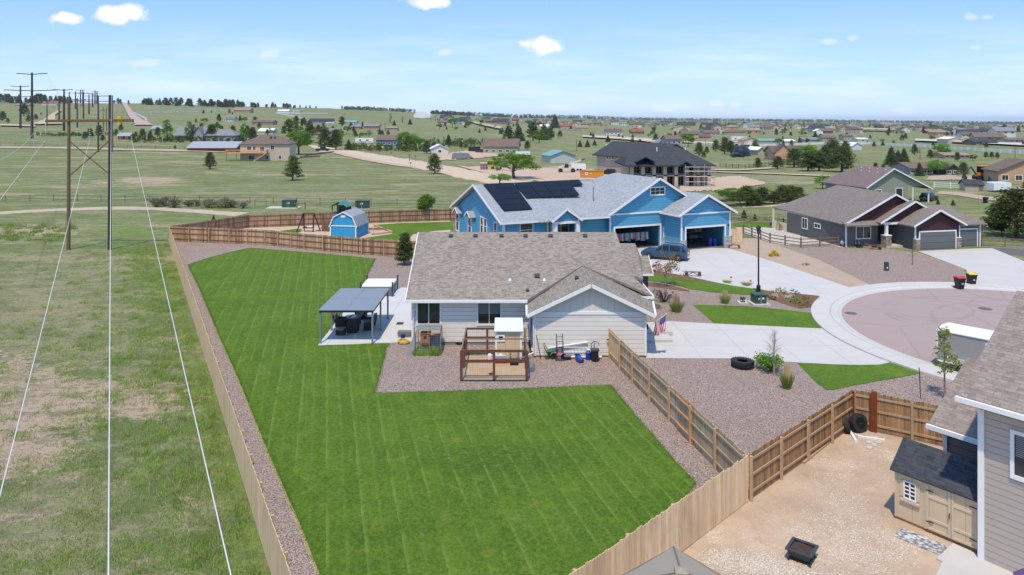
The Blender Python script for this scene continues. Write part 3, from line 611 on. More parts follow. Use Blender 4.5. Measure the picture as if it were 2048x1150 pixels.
ribbon('distant_red_road', [(1640,258),(1700,260),(1790,263)], [(1640,260),(1700,262.5),(1790,265)], M['pinkdirt'], .6, 24)
ribbon('street', [(1830,281),(1900,283),(2048,290),(2110,294)], [(1830,284.5),(1900,287),(2048,294),(2110,298)], M['conc'], .4, 24)
# ---------------------------------------------------------------- grass
def inpoly(x, y, P):
    P = np.array(P); r = np.zeros(len(x), bool); n_ = len(P); j = n_-1
    for i in range(n_):
        c = ((P[i, 1] > y) != (P[j, 1] > y)) & (x < (P[j, 0]-P[i, 0])*(y-P[i, 1])/(P[j, 1]-P[i, 1]+1e-12)+P[i, 0]); r ^= c; j = i
    return r
def blades(name, x, y, h, wd, mat, lean=.5, label=None, cat=None, z0=0.0):
    m = len(x); a = rng.uniform(0, 2*np.pi, m); l = rng.uniform(0, lean, m)*h; b = rng.uniform(0, 2*np.pi, m)
    dx, dy = np.cos(a)*wd/2, np.sin(a)*wd/2; z = np.full(m, z0)
    V = np.stack([np.stack([x-dx, y-dy, z], 1), np.stack([x+dx, y+dy, z], 1), np.stack([x+np.cos(b)*l, y+np.sin(b)*l, z+h], 1)], 1).reshape(-1, 3)
    o = np_mesh(name, V, np.arange(3*m).reshape(-1, 3), mat)
    tag(o, label, cat, kind='stuff'); return o
def tufts(n, per, spread, gen):
    x, y = gen(n); x = np.repeat(x, per)+rng.normal(0, spread, n*per); y = np.repeat(y, per)+rng.normal(0, spread, n*per); return x, y
fX = lambda y: -8.1-(y-24.1)*.525
def belt(n):
    m = n//14; y = 12+76*rng.random(m)**1.3; d = np.abs(rng.gamma(1.5, 2.6, m)); y = np.repeat(y, 14)+rng.normal(0, .42, m*14); d = np.repeat(d, 14)+rng.normal(0, .42, m*14); return fX(y)-.2-np.abs(d), y
x, y = tufts(9996, 9, .11, belt)
fld2 = lambda m: (lambda y: (rng.uniform(-.74, 0, m)*y, y))(14+72*rng.random(m)**1.4)
x2, y2 = fld2(420); x2 = np.repeat(x2, 90)+rng.normal(0, .28, 420*90); y2 = np.repeat(y2, 90)+rng.normal(0, .22, 420*90); k = x2 < fX(y2)-.4; x, y = np.concatenate([x, x2[k]]), np.concatenate([y, y2[k]])
blades('tall_grass', x, y, rng.uniform(.06, .24, len(x)), .026, M['gblade'], .8, 'tall green grass tufts growing along the outer side of the long fence', 'grass')
def fld(n):
    y = 14+70*rng.random(n)**1.4; return rng.uniform(-.74, 0, n)*y, y
x, y = tufts(11000, 7, .14, fld); k = x < fX(y)-1.2; x, y = x[k], y[k]
blades('prairie_grass', x, y, rng.uniform(.04, .13, len(x)), .035, M['dryb'], 1.2, 'short dry prairie grass tufts over the open field on the left', 'grass')
y = rng.uniform(90, 104, 60); x = rng.uniform(-.73, -.61, 60)*y; x, y = np.repeat(x, 70)+rng.normal(0, .35, 4200), np.repeat(y, 70)+rng.normal(0, .35, 4200)
blades('weeds', x, y, rng.uniform(.15, .5, len(x)), .07, M['gblade'], .6, 'dark green weed clumps on the pale sandy patch at far left', 'weeds')
n_ = 260000; y = 17+72*rng.random(n_)**1.55; x = rng.uniform(-.48, .32, n_)*y; k = inpoly(x, y, LAWN); x, y = x[k], y[k]
E_ = np.array(LAWN+LAWN[:1]); sg = np.linalg.norm(np.diff(E_, axis=0), axis=1); i_ = rng.choice(len(sg), 26000, p=sg/sg.sum()); u_ = rng.random((26000, 1)); q_ = E_[i_]*(1-u_)+E_[i_+1]*u_+rng.normal(0, .07, (26000, 2)); x, y = np.concatenate([x, q_[:, 0]]), np.concatenate([y, q_[:, 1]])
blades('lawn_grass', x, y, rng.uniform(.02, .05, len(x)), .022, M['lblade'], .9, 'short mown grass of the big back lawn', 'grass', .026)

def stones(name, lab, spots, size, mat):
    X, Y_, S = [], [], []
    for (px, py, rx, ry, n_) in spots:
        c = PZ(px, py); a = rng.normal(0, 1, (n_, 2)); X.append(c.x+a[:, 0]*rx); Y_.append(c.y+a[:, 1]*ry); S.append(rng.uniform(.4, 1.2, n_)*size)
    X, Y_, S = map(np.concatenate, (X, Y_, S)); k = inpoly(X, Y_, [(9.6, 28.2), (16.5, 34.7), (18.6, 32.9), (18, 26), (16, 12), (0, 18.2)]); X, Y_, S = X[k], Y_[k], S[k]; m = len(X)
    base = np.array([(1, 0, 0), (0, 1, 0), (-1, 0, 0), (0, -1, 0), (0, 0, .8), (0, 0, -.5)], float); th = rng.uniform(0, 6.28, m); c_, s_ = np.cos(th), np.sin(th)
    j = base[None]*rng.uniform(.6, 1.3, (m, 6, 1)); V = np.stack([j[..., 0]*c_[:, None]-j[..., 1]*s_[:, None], j[..., 0]*s_[:, None]+j[..., 1]*c_[:, None], j[..., 2]], 2)*S[:, None, None]+np.stack([X, Y_, np.full(m, .02)], 1)[:, None]
    F = np.array([(0, 1, 4), (1, 2, 4), (2, 3, 4), (3, 0, 4), (1, 0, 5), (2, 1, 5), (3, 2, 5), (0, 3, 5)]); F = (F[None]+np.arange(m)[:, None, None]*6).reshape(-1, 3)
    tag(np_mesh(name, V.reshape(-1, 3), F, M[mat]), lab, 'pebbles', kind='stuff')
stones('pebbles', 'pale pebbles scattered loosely over the bare dirt yard', [(1500, 1130, 1.1, .45, 4200), (1440, 1110, .5, .3, 900), (1600, 1150, 1.0, .3, 1800), (1690, 1000, .45, 1.3, 1800), (1720, 1090, .9, .7, 1500), (1640, 1050, 1.6, 1.2, 1600), (1760, 930, 1.2, 1.4, 900)], .024, 'pebble')
# ---------------------------------------------------------------- building parts
WCACHE = {}
def window(parent, x, y, z, wd, ht, rz=0.0, cols=2, rows=1, gl='glass', fr='white', tr=.09, dh=False, blind=False, label=None):
    """window child: x,y,z centre of the sill line on the wall, facing local -y when rz=0; > pane"""
    key = (round(wd, 2), round(ht, 2), cols, rows, gl, fr, tr, dh, blind)
    if key not in WCACHE:
        a, b, c = MB(), MB(), None; t = tr
        a.box(-wd/2-t, -.05, -t*1.2, wd/2+t, .02, 0); a.box(-wd/2-t, -.05, ht, wd/2+t, .02, ht+t)
        a.box(-wd/2-t, -.045, 0, -wd/2, .02, ht); a.box(wd/2, -.045, 0, wd/2+t, .02, ht)
        for k in range(1, cols): xx = -wd/2+wd*k/cols; a.box(xx-.025, -.035, 0, xx+.025, .02, ht)
        for k in range(1, rows): zz = ht*k/rows; a.box(-wd/2, -.032, zz-.02, wd/2, .02, zz+.02)
        if dh: a.box(-wd/2, -.038, ht/2-.03, wd/2, .02, ht/2+.03)
        b.box(-wd/2, -.012, 0, wd/2, .01, ht)
        WCACHE[key] = (a.data('window', M[fr]), b.data('pane', M[gl]))
        if blind:
            s = MB(); n_ = int(ht*.55/.06)
            for k in range(n_): s.box(-wd/2+.04, -.02, ht-.06-k*.06, wd/2-.04, -.014, ht-.06-k*.06+.035)
            WCACHE[key] += (s.data('blind', M['blind']),)
    o = bpy.data.objects.new('window', WCACHE[key][0]); COL.objects.link(o); o.parent = parent; o.location = (x, y, z); o.rotation_euler = (0, 0, rz)
    if label: o['label'] = label
    p = bpy.data.objects.new('pane', WCACHE[key][1]); COL.objects.link(p); p.parent = o
    if blind: p = bpy.data.objects.new('blind', WCACHE[key][2]); COL.objects.link(p); p.parent = o
    return o
def gdoor(parent, x, y, z, wd, ht, rz=0.0, mat='doorgrey', fr='white'):
    a = MB(); t = .14
    a.box(-wd/2-t, -.05, 0, -wd/2, .03, ht+t); a.box(wd/2, -.05, 0, wd/2+t, .03, ht+t); a.box(-wd/2, -.05, ht, wd/2, .03, ht+t)
    o = a.build('garage_door', M[fr], parent); o.location = (x, y, z); o.rotation_euler = (0, 0, rz)
    b = MB(); b.box(-wd/2, -.02, 0, wd/2, .03, ht); b.build('door_panel', M[mat], o)
    return o
def vent(parent, p, s=.32, h=.14, m='dmetal', rz=0): b = MB(); b.box(-s/2, -s/2, 0, s/2, s/2, h); o = b.build('roof_vent', M[m], parent); o.location = p; o.rotation_euler = (.45, 0, rz); return o
def pipe(parent, p, hh=.45, r=.045, cone=True, m='galv'):
    b = MB()
    if cone: b.lathe([(.2, -.12), (.17, .02), (.06, .16)], n=12)
    b.tube((0, 0, -.1), (0, 0, hh), r); o = b.build('vent_pipe', M[m], parent); o.location = p; return o
# ---------------------------------------------------------------- the pale house in the middle
O1 = Vector((-6.7, 48.3, 0)); hs = thing('house', 'pale grey single storey house with long taupe shingle roof beside the big back lawn', 'house', O1)
L = lambda *p: local(hs, Vector(p))
ev = lambda Y: 3.15+.53*(Y-47.8)          # main front roof plane
b = MB()   # walls
b.ext([L(-6.7, 48.3, .22), L(-6.7, 60.5, .22), L(-6.7, 60.5, 3.1), L(-6.7, 54.4, 6.35), L(-6.7, 48.3, 3.12)], (14.2, 0, 0))
b.box(*L(6.5, 50.5, .0), *L(9.0, 56.4, 2.95))
b.build('wall', M['beige'], hs)
b = MB(); b.box(*L(1.46, 45.8, .12), *L(8.5, 51.5, 2.72)); b.build('wall', M['beige'], hs)
b = MB(); b.ext([L(1.5, 45.82, 2.9), L(8.46, 45.82, 2.9), L(8.46, 45.82, 2.98), L(4.98, 45.82, 4.64), L(1.5, 45.82, 2.98)], (0, 5, 0)); b.build('gable', M['bb'], hs)
b = MB(); b.box(*L(1.44, 45.76, 2.72), *L(8.52, 51.4, 2.9))
for x in (1.40, 8.42): b.box(*L(x, 45.74, .12), *L(x+.14, 45.88, 2.72))
b.box(*L(-6.74, 48.24, .22), *L(-6.6, 48.38, 3.0)); b.box(*L(1.30, 48.2, .22), *L(1.40, 48.29, 3.0)); b.build('trim', M['white'], hs)
b = MB(); b.box(*L(-6.68, 48.33, -.05), *L(7.45, 60.4, .22)); b.box(*L(1.49, 45.84, -.05), *L(8.46, 51, .118)); b.build('foundation', M['found'], hs)
b = MB(); b.box(*L(9.6, 56.6, 0), *L(10.7, 60, 2.95)); b.build('stone_wall', stone('dark_stone', [(.05,.05,.055),(.13,.12,.12),(.08,.08,.085)]), hs)
b = MB()   # roof: main front, main back, right stepped wings
xr = lambda Y: 1.26+(Y-47.8)*0
q = Vector((8.23, 50.2, ev(50.2)))
b.roof([L(-7.05, 47.8, 3.15), L(1.0, 47.8, 3.15), L(5.0, 50.95, ev(50.95)), L(9.4, 48.2, ev(48.2)), L(8.23, 50.3, ev(50.3)), L(7.85, 54.4, 6.65), L(-7.05, 54.4, 6.65)])
b.roof([L(7.85, 54.38, 6.64), L(-7.05, 54.38, 6.64), L(-7.05, 61, 3.15), L(7.85, 61, 3.15)])
b.roof([L(7.0, 50.6, ev(50.6)-.02), L(9.2, 50.6, 3.95), L(9.9, 54.9, 4.45), L(9.75, 57, 5.36), L(7.0, 57, 5.36)])
b.roof([L(7.0, 57, 5.35), L(9.75, 57, 5.35), L(9.75, 60.5, 3.4), L(7.0, 60.5, 3.4)])
b.roof([L(8.6, 56.3, 3.12), L(11.0, 56.3, 3.12), L(11.0, 58.3, 4.15), L(8.6, 58.3, 4.15)]); b.roof([L(8.6, 58.3, 4.14), L(11.0, 58.3, 4.14), L(11, 60.4, 3.1), L(8.6, 60.4, 3.1)])
b.roof([L(8.23, 50.25, 4.4), L(9.42, 48.3, 3.3), L(9.45, 57, 3.05), L(8.0, 57, 4.1)])
rf = b.build('roof', M['shingle'], hs)
b = MB(); rz_ = 4.76
b.roof([L(5.0, 45.36, rz_), L(5.0, 51.2, rz_), L(1.0, 47.85, 2.86), L(.98, 45.36, 2.84)], .15); b.roof([L(5.0, 45.36, rz_), L(9.0, 45.36, 2.84), L(9.4, 48.4, 3.0), L(5.0, 51.4, rz_)], .15)
rg = b.build('roof', M['shingle'], hs); rg['label'] = 'garage gable roof'
for X in (-6.2+1.15*0, ): pass
for px in (902, 951, 1003, 1051, 1101, 1170):
    p = PY(px, 471, 54.0); vent(rf, L(p.x, 53.95, ev(53.95)-.04))
for px, py, s in ((1074, 553, .36), (1055, 582, .2)):
    for Y in np.arange(47.8, 54, .05):
        if PY(px, py, Y).z <= ev(Y): break
    vent(rf, L(PY(px, py, Y).x, Y, ev(Y)-.02), s)
for px, py in ((1020, 562), (1089, 562)):
    for Y in np.arange(47.8, 54, .05):
        if PY(px, py, Y).z <= ev(Y): break
    pipe(rf, L(PY(px, py, Y).x, Y, ev(Y)+.02))
for px, py in ((1153, 543), (1161, 558)):
    Y = (rz_-.2 and (15-4.45)*F_PX/(py-HZ)); vent(rg, L(PY(px, py, Y).x-.25, Y, 4.5), .26, .12)
b = MB()   # fascia and gutters
b.box(*L(-7.07, 47.66, 2.98), *L(1.02, 47.79, 3.16)); g_ = lambda p, q_, hh=.2, ww=.05: b.beam(L(*p), L(*q_), ww, hh)
g_((-7.08, 47.8, 3.06), (-7.08, 54.4, 6.56)); g_((5.0, 45.33, 4.66), (.93, 45.33, 2.72), .22); g_((5.0, 45.33, 4.66), (9.05, 45.33, 2.72), .22)
g_((.93, 45.4, 2.76), (.95, 47.66, 2.8), .14, .12); g_((9.06, 45.4, 2.76), (9.45, 48.3, 2.92), .14, .12); g_((8.3, 48.12, 3.22), (9.45, 48.12, 3.22), .16, .08)
g_((9.47, 48.2, 3.25), (9.5, 57, 3.1), .14, .1); g_((9.0, 56.24, 3.02), (11.05, 56.24, 3.02), .16, .08); g_((11.04, 56.3, 3.05), (11.04, 58.3, 4.07)); b.build('gutter', M['white'], hs)
b = MB(); b.path([L(1.36, 45.66, 2.7), L(1.36, 45.62, .35), L(.5, 45.2, .12)], .045); b.path([L(1.15, 48.1, 2.9), L(1.18, 47.0, 1.0), L(1.3, 46.1, .3)], .04)
b.path([L(-6.6, 48.18, 2.9), L(-6.6, 48.18, .5)], .045); b.build('downspout', M['white'], hs)
for a_, b_, gl in ((835, 880, 'glass'), (956, 1001, 'glass')):
    x0, x1 = PY(a_, 600, 48.3).x, PY(b_, 600, 48.3).x; w_ = window(hs, (x0+x1)/2-O1.x, 0, 1.45, x1-x0-.04, 1.38, 0, 2, 1, gl, tr=.11, blind=(a_ == 956))
gdoor(hs, 8.52-O1.x+.02, 48.6-O1.y, .1, 4.9, 2.2, R(90), 'doorwhite')
b = MB(); b.lathe([(.02, .35), (.07, .3), (.09, .05), (.04, 0)], L(8.62, 45.9, 1.75), 8); b.build('wall_lamp', M['blackp'], hs)
# steps at the front entrance
b = MB(); b.box(8.9, 48.8, 0, 10.9, 50.4, .2); b.box(8.8, 50.2, 0, 11.2, 51.4, .34)
tag(b.build('entrance_steps', M['conc']), 'concrete steps at the front corner of the pale house next to the flag', 'steps')
# ---------------------------------------------------------------- the blue house
A2 = R(24); O2 = Vector((-.9, 77.4, 0)); h2 = thing('house', 'bright blue house with grey shingle roof, solar panels and two open garages', 'house', O2, A2)
K = lambda px, py, Y=None, z=None: local(h2, PY(px, py, Y) if Y else PZ(px, py, z))
E_ = 4.2
b = MB()
b.ext([(0, 0, 0), (0, 15.2, 0), (0, 15.2, 4.1), (0, 7.6, 7.4), (0, 0, 4.1)], (5.3, 0, 0))          # left block
b.box(5.3, 3.0, 0, 13.4, 15.2, 4.05)                                                            # recessed middle
b.box(9.6, .9, 0, 13.4, 3.0, 4.05)
b.build('wall', M['blue'], h2)
# left garage, open doorway: side pieces, header, gable
ya, D1 = .25, 9.0
b = MB(); b.box(13.4, ya, 0, 14.15, ya+.3, 2.62); b.box(20.4, ya, 0, 21.0, ya+.3, 2.62); b.box(13.4, ya, 2.62, 21.0, ya+.3, 4.15)
b.ext([(13.3, ya, 4.3), (26.9, ya, 4.3), (20.07, ya, 8.2)], (0, .3, 0)); b.box(13.4, ya+.3, 0, 13.6, D1, 4.1); b.box(13.4, D1, 0, 28, D1+.2, 4.1)
yb = -3.0
b.box(21.0, yb, 0, 21.75, yb+.3, 2.56); b.box(27.35, yb, 0, 28.2, yb+.3, 2.56); b.box(21.0, yb, 2.56, 28.2, yb+.3, 4.15); b.ext([(21.0, yb, 4.3), (28.2, yb, 4.3), (24.6, yb, 6.2)], (0, .3, 0))
b.box(21.0, yb+.3, 0, 21.2, D1, 4.15); b.box(28.0, yb+.3, 0, 28.2, D1, 4.15)
b.build('wall', M['blue'], h2)
b = MB(); b.box(13.6, ya+.3, .0, 21.0, D1, .05); b.box(21.2, yb+.3, 0, 28, D1, .05); b.build('garage_floor', M['asphalt'], h2)
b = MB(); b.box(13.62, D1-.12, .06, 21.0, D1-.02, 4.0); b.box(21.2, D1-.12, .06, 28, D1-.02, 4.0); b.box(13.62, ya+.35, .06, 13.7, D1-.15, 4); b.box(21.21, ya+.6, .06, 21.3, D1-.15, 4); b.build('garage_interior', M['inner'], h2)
b = MB()   # stone bases
b.box(20.55, ya-.16, 0, 21.04, ya-.01, 1.2); b.box(20.9, yb-.18, 0, 21.7, yb-.02, 1.25); b.box(27.4, yb-.18, 0, 28.3, yb-.02, 1.35); b.box(28.21, yb-.18, 0, 28.36, yb+1.2, 1.35); b.build('stone_base', stone('light_stone', [(.3,.29,.27),(.55,.54,.5),(.42,.4,.38)], .4, .16), h2)
b = MB()   # white trim
def tr(x0, z0, x1, z1, y, t=.06): b.box(x0, y-t, z0, x1, y, z1)
for x in (-.02, 5.2): tr(x, 0, x+.16, 4.0, -.004)
tr(13.36, 0, 13.56, 4.15, ya-.01); tr(20.9, 1.2, 21.04, 2.5, ya-.01); tr(13.3, 4.15, 27, 4.33, ya-.01, .1)
tr(20.96, 1.25, 21.18, 4.15, yb-.01); tr(28.04, 1.35, 28.26, 4.15, yb-.01); tr(20.95, 4.15, 28.3, 4.33, yb-.01, .1)
for (x0, x1, zt, y) in ((14.15, 20.4, 2.62, ya), (21.75, 27.35, 2.56, yb)):
    tr(x0-.2, 0, x0, zt, y-.005, .05); tr(x1, 0, x1+.2, zt, y-.005, .05); tr(x0-.2, zt, x1+.2, zt+.2, y-.005, .05)
b.box(-.06, -.02, 0, -.004, .16, 4.0); b.box(28.21, yb-.04, 1.35, 28.27, yb+.14, 4.1)
b.build('trim', M['white'], h2)
rB = K(1160, 356, Y=93.5); rC = local(h2, PY(1230, 346, 93.7))
ax = 20.07; sl = (8.3-E_)/(ax-12.9)
b = MB()
b.roof([(-.6, -.6, E_), (13.0, -.6, E_), (13.0+1.9, 3.0, E_+1.05), (15.7, 7.7, 7.0), (15.6, 7.9, 7.72), (-.6, 7.7, 7.64)])
b.roof([(-.6, 7.68, 7.63), (16.0, 7.9, 7.71), (19.6, 9.2, 8.28), (14.0, 16.0, E_), (-.6, 15.8, E_)])
b.roof([(12.9, -.3, E_), (ax, -.3, 8.3), (19.7, 9.2, 8.3), (15.6, 7.95, 7.74), (14.7, 5.0, 6.0), (12.9, 1.2, E_+.06)])
b.roof([(ax, -.3, 8.3), (27.2, -.3, E_), (27.2, 16, E_), (19.7, 9.2, 8.3)])
b.roof([(19.7, 9.2, 8.29), (27.2, 16, E_), (14.0, 16, E_)])
b.roof([(20.4, -3.5, 4.18), (24.6, -3.5, 6.45), (24.6, 1.6, 6.45), (24.0, 2.2, 6.1), (20.4, 1.0, 4.18)])
b.roof([(24.6, -3.5, 6.45), (28.85, -3.5, 4.18), (28.85, 9, 4.18), (24.6, 4, 6.45)])
rf2 = b.build('roof', M['gshingle'], h2)
b = MB()   # porch gable
b.roof([(5.0, -1.7, 4.15), (6.8, -1.7, 5.45), (6.8, 1.9, 5.45), (5.0, -.3, 4.3)], .12); b.roof([(6.8, -1.7, 5.45), (8.7, -1.7, 4.15), (8.7, -.3, 4.3), (6.8, 1.9, 5.45)], .12); b.roof([(3.9, -1.0, 4.1), (5.2, -1.0, 4.1), (5.2, -.4, 4.3), (3.9, -.4, 4.3)], .1)
b.build('roof', M['gshingle'], h2)['label'] = 'small porch gable roof'
b = MB(); b.ext([(5.35, -1.45, 4.1), (8.4, -1.45, 4.1), (6.85, -1.45, 5.2)], (0, .2, 0)); b.build('gable', M['blue'], h2)
b = MB(); b.box(5.3, -1.5, 3.8, 8.5, -1.2, 4.08); b.box(5.25, -1.5, 0, 5.75, -1.05, 3.8); b.box(8.1, -1.5, 0, 8.55, -1.05, 3.8)
g_ = lambda p, q_, hh=.22, ww=.06: b.beam(p, q_, ww, hh)
g_((4.95, -1.74, 4.08), (6.8, -1.74, 5.4)); g_((8.75, -1.74, 4.08), (6.8, -1.74, 5.4))
g_((-.64, -.62, 4.1), (-.64, 7.7, 7.55)); g_((-.64, 15.85, 4.1), (-.64, 7.7, 7.55)); g_((-.7, -.66, 4.1), (4.6, -.66, 4.1), .18, .1); g_((8.7, -.66, 4.1), (12.9, -.66, 4.1), .18, .1)
g_((12.85, -.34, 4.14), (ax, -.34, 8.22), .24); g_((27.25, -.34, 4.1), (ax, -.34, 8.22), .24); g_((20.35, -3.54, 4.1), (24.6, -3.54, 6.37), .24); g_((28.9, -3.54, 4.1), (24.6, -3.54, 6.37), .24)
g_((20.36, -3.5, 4.1), (20.36, .9, 4.1), .16, .1); g_((12.86, -.2, 4.12), (12.86, 1.2, 4.12), .16, .1); b.build('gutter', M['white'], h2)
for x, y, z, wd, ht, a, dh in ((2.7, 0, 2.5, 1.45, 1.35, 0, True), (6.3, 3.0, 1.7, .8, 2.0, 0, False), (7.6, 3.0, 1.7, .8, 2.0, 0, True), (9.0, 3.0, 2.0, .9, 1.7, 0, True)): window(h2, x, y-.02, z, wd, ht, a, 1, 1, 'glasst', dh=dh)
for y, wd, z, ht in ((2.2, .7, 2.1, 1.7), (5.2, .7, 2.2, 1.7), (6.3, .7, 2.2, 1.7), (9.2, .9, 1.5, 2.1), (13.5, .9, 1.5, 2.1)): window(h2, -.02 if y < 8 else -.42, y, z, wd, ht, R(-90), 1, 1, 'glasst', dh=True, tr=.12)
b = MB()
for y in (9.2, 13.5): b.box(-.4, y-.75, .6, 0, y+.75, 3.75)
b.build('bay', M['blue'], h2)
b = MB()
for y in (9.2, 13.5): b.roof([(-.75, y-.95, 3.7), (-.75, y, 4.35), (.0, y, 4.35), (.0, y-.95, 3.7)], .1); b.roof([(-.75, y+.95, 3.7), (.0, y+.95, 3.7), (.0, y, 4.35), (-.75, y, 4.35)], .1)
b.build('bay_roof', M['gshingle'], h2)
b = MB()
for y in (9.2, 13.5): b.beam((-.8, y-.95, 3.65), (-.8, y, 4.3), .05, .14); b.beam((-.8, y+.95, 3.65), (-.8, y, 4.3), .05, .14)
b.build('bay_trim', M['white'], h2)
window(h2, 20.07, ya-.02, 6.35, 1.9, .75, 0, 3, 2, tr=.14)
b = MB(); b.tube((13.0, 3.2, 5.6), (13.0, 3.2, 7.2), .06); b.build('vent_pipe', M['grey2'], h2)
for x in (21.4, 27.9): b = MB(); b.lathe([(.02, .3), (.08, .25), (.06, 0)], (x, yb-.1, 2.5), 8); b.build('wall_lamp', M['blackp'], h2)
def roofz(v): return E_+(7.64-E_)/8.3*(v+.6)
def onroof(px, py):   # point of the front roof plane seen at a photo position
    best = None
    for Y in np.arange(78, 96, .05):
        p = PY(px, py, Y); q_ = local(h2, p)
        if p.z <= roofz(q_.y): return q_
    return q_
def panelgrid(c, nx, ny):
    c = [onroof(*p) for p in c]   # tl tr br bl
    for i in range(nx):
        for j in range(ny):
            f = lambda u, v: (c[0]*(1-u)+c[1]*u)*(1-v)+(c[3]*(1-u)+c[2]*u)*v
            e = .006; u0, u1, v0, v1 = i/nx+e/2, (i+1)/nx-e/2, j/ny+e/2, (j+1)/ny-e/2
            P = [f(u0, v0), f(u1, v0), f(u1, v1), f(u0, v1)]; up = Vector((0, 0, .17))
            a = MB(); a.ext([p+up for p in P], (0, 0, -.05)); o = a.build('solar_panel', M['solarf'], h2)
            cc = sum(P, Vector())/4+up+Vector((0, 0, .008)); a = MB(); a.poly([cc+(p+up-cc+Vector((0, 0, .008)))*.98 for p in P][::-1]); s_ = a.build('solar_cells', M['solar'], o)
            if s_.data.polygons[0].normal.z < 0: s_.data.flip_normals()
panelgrid([(966, 371), (1026, 368), (1065, 421), (1008, 424.5)], 2, 5)
panelgrid([(1027, 368), (1136, 362.5), (1160, 393), (1053, 399)], 4, 3)
panelgrid([(1137, 362.5), (1158, 361.5), (1166, 372), (1143, 373)], 1, 1)
# clutter in the open garages
gx = lambda x, y, z: h2.matrix_basis @ Vector((x, y, z))
h2m = Matrix.Translation(O2) @ Matrix.Rotation(A2, 4, 'Z'); gx = lambda x, y, z: h2m @ Vector((x, y, z))
b = MB(); p0, p1 = gx(14.6, 1.6, 0), gx(20, 1.6, 0); rk = thing('clothes_rack', 'black rack of hanging clothes inside the left open garage of the blue house', 'clothes rack', p0, A2)
b.path([(0, 0, 0), (0, 0, 1.75), (5.2, 0, 1.75), (5.2, 0, 0)], .03); b.path([(2.6, 0, 0), (2.6, 0, 1.75)], .03); b.build('frame', M['dmetal'], rk)
cc = [(.05,.25,.5),(.55,.6,.62),(.35,.2,.28),(.6,.12,.15),(.2,.2,.22),(.45,.45,.6),(.1,.1,.14),(.5,.3,.3),(.3,.35,.4)]
for k in range(20):
    c_ = cc[k % 9]; b = MB(); hh = random.uniform(.6, 1.0); x = .2+k*.25; b.ext([(x-.11, 0, 1.68), (x-.17, 0, 1.66-hh), (x+.17, 0, 1.66-hh), (x+.11, 0, 1.68), (x, 0, 1.73)], (0, .12, 0)); b.build('garment', cm('garment_%d' % (k % 9), c_), rk)
SH = [(.02,.05,.28),(.45,.04,.04),(.35,.34,.32),(.6,.5,.2),(.1,.3,.2),(.7,.7,.68)]
t_ = thing('storage_shelf', 'shelf crowded with red, white and blue tubs in the right open garage', 'shelf', gx(24.6, 1.5, 0), A2)
b = MB(); 
for z in (.5, 1.2, 1.9): b.box(0, 0, z, 3.2, .6, z+.04)
for x in (0, 1.6, 3.16): b.box(x, 0, 0, x+.05, .6, 2.2)
b.build('shelving', M['grey2'], t_)
for k in range(13): b = MB(); x, z = .1+(k % 5)*.62, (.54, 1.24, 1.94)[k//5]; b.box(x, .05, z, x+.48, .5, z+random.uniform(.25, .5)); b.build('tub', cm('tub_%d' % (k % 6), SH[k % 6]), t_)
for k, (x, y) in enumerate(((26.1, -1.9), (26.75, -2.0))):
    p = gx(x, y, .05); t_ = thing('storage_bin', ('left' if k == 0 else 'right')+' one of the two tall blue bins at the right edge of the open garage', 'bin', p, A2, 'tall blue bins in the garage')
    b = MB(); b.lathe([(.2, 0), (.25, .95)], n=10); b.build('body', M['bluep'], t_); b = MB(); b.lathe([(.27, .95), (.27, 1.02), (.1, 1.06)], n=10); b.build('lid', M['bluep'], t_)
# planters at the porch
for k, (px, py) in enumerate(((1111, 455), (1141, 453))):
    p = gx(5.75+k*2.35-.3, -1.9, 2.2); t_ = thing('hanging_basket', ('smaller left' if k == 0 else 'fuller right')+' hanging basket of yellow flowers at the blue house porch', 'plant', p, 0, 'hanging baskets on the porch')
    b = MB(); b.lathe([(.05, -.25), (.22, -.12), (.27, .05)], n=10); b.build('basket', M['mulch'], t_)
    n_ = 160; d_ = rng.normal(0, .16, (n_, 3)); V = (d_[:, None, :]+rng.normal(0, .05, (n_, 3, 3))+[0, 0, .2]).reshape(-1, 3); np_mesh('flowers', V, np.arange(3*n_).reshape(-1, 3), M['lime'], t_)
# ---------------------------------------------------------------- the grey and burgundy house
A3 = R(12.5); O3 = Vector((39.9, 86, 0)); h3 = thing('house', 'dark grey house with burgundy gables and stone porch column on the right', 'house', O3, A3)
h3m = Matrix.Translation(O3) @ Matrix.Rotation(A3, 4, 'Z'); g3 = lambda x, y, z: h3m @ Vector((x, y, z))
b = MB(); b.box(0, 0, 0, 4.4, 12, 2.7); b.box(4.4, 3.4, 0, 14, 12, 2.7); b.box(6.6, -3.5, 0, 12.6, 4, 2.75); b.box(12.6, -2.8, 0, 16.3, 4, 2.7); b.build('wall', M['grey'], h3)
b = MB(); b.ext([(6.6, -3.53, 2.1), (12.6, -3.53, 2.1), (12.6, -3.53, 2.8), (9.6, -3.53, 4.3), (6.6, -3.53, 2.8)], (0, .3, 0)); b.ext([(4.2, -1.2, 2.95), (12.7, -1.2, 2.95), (8.4, -1.2, 5.25)], (0, .3, 0)); b.ext([(.2, -.12, 2.75), (13, -.12, 2.75), (6.5, -.12, 6.02)], (0, .1, 0))
b.box(6.62, -3.54, .9, 6.95, -3.3, 2.2); b.box(12.3, -3.54, .9, 12.6, -3.3, 2.2); b.build('gable', M['burg'], h3)
b = MB(); b.box(6.5, -3.7, 0, 7.05, -3.2, 1.25); b.box(12.2, -3.7, 0, 12.75, -3.2, 1.25); b.box(4.2, -1.55, 0, 5.0, -.75, 1.4); b.build('stone_base', M['stonew'], h3)
b = MB(); b.box(4.45, -1.3, 1.48, 4.75, -1.0, 2.8); b.box(4.15, -1.6, 1.4, 5.05, -.7, 1.5); b.box(4.2, -1.3, 2.72, 8.8, -1.16, 2.98); b.box(-.05, -.05, 0, .1, .1, 2.65)
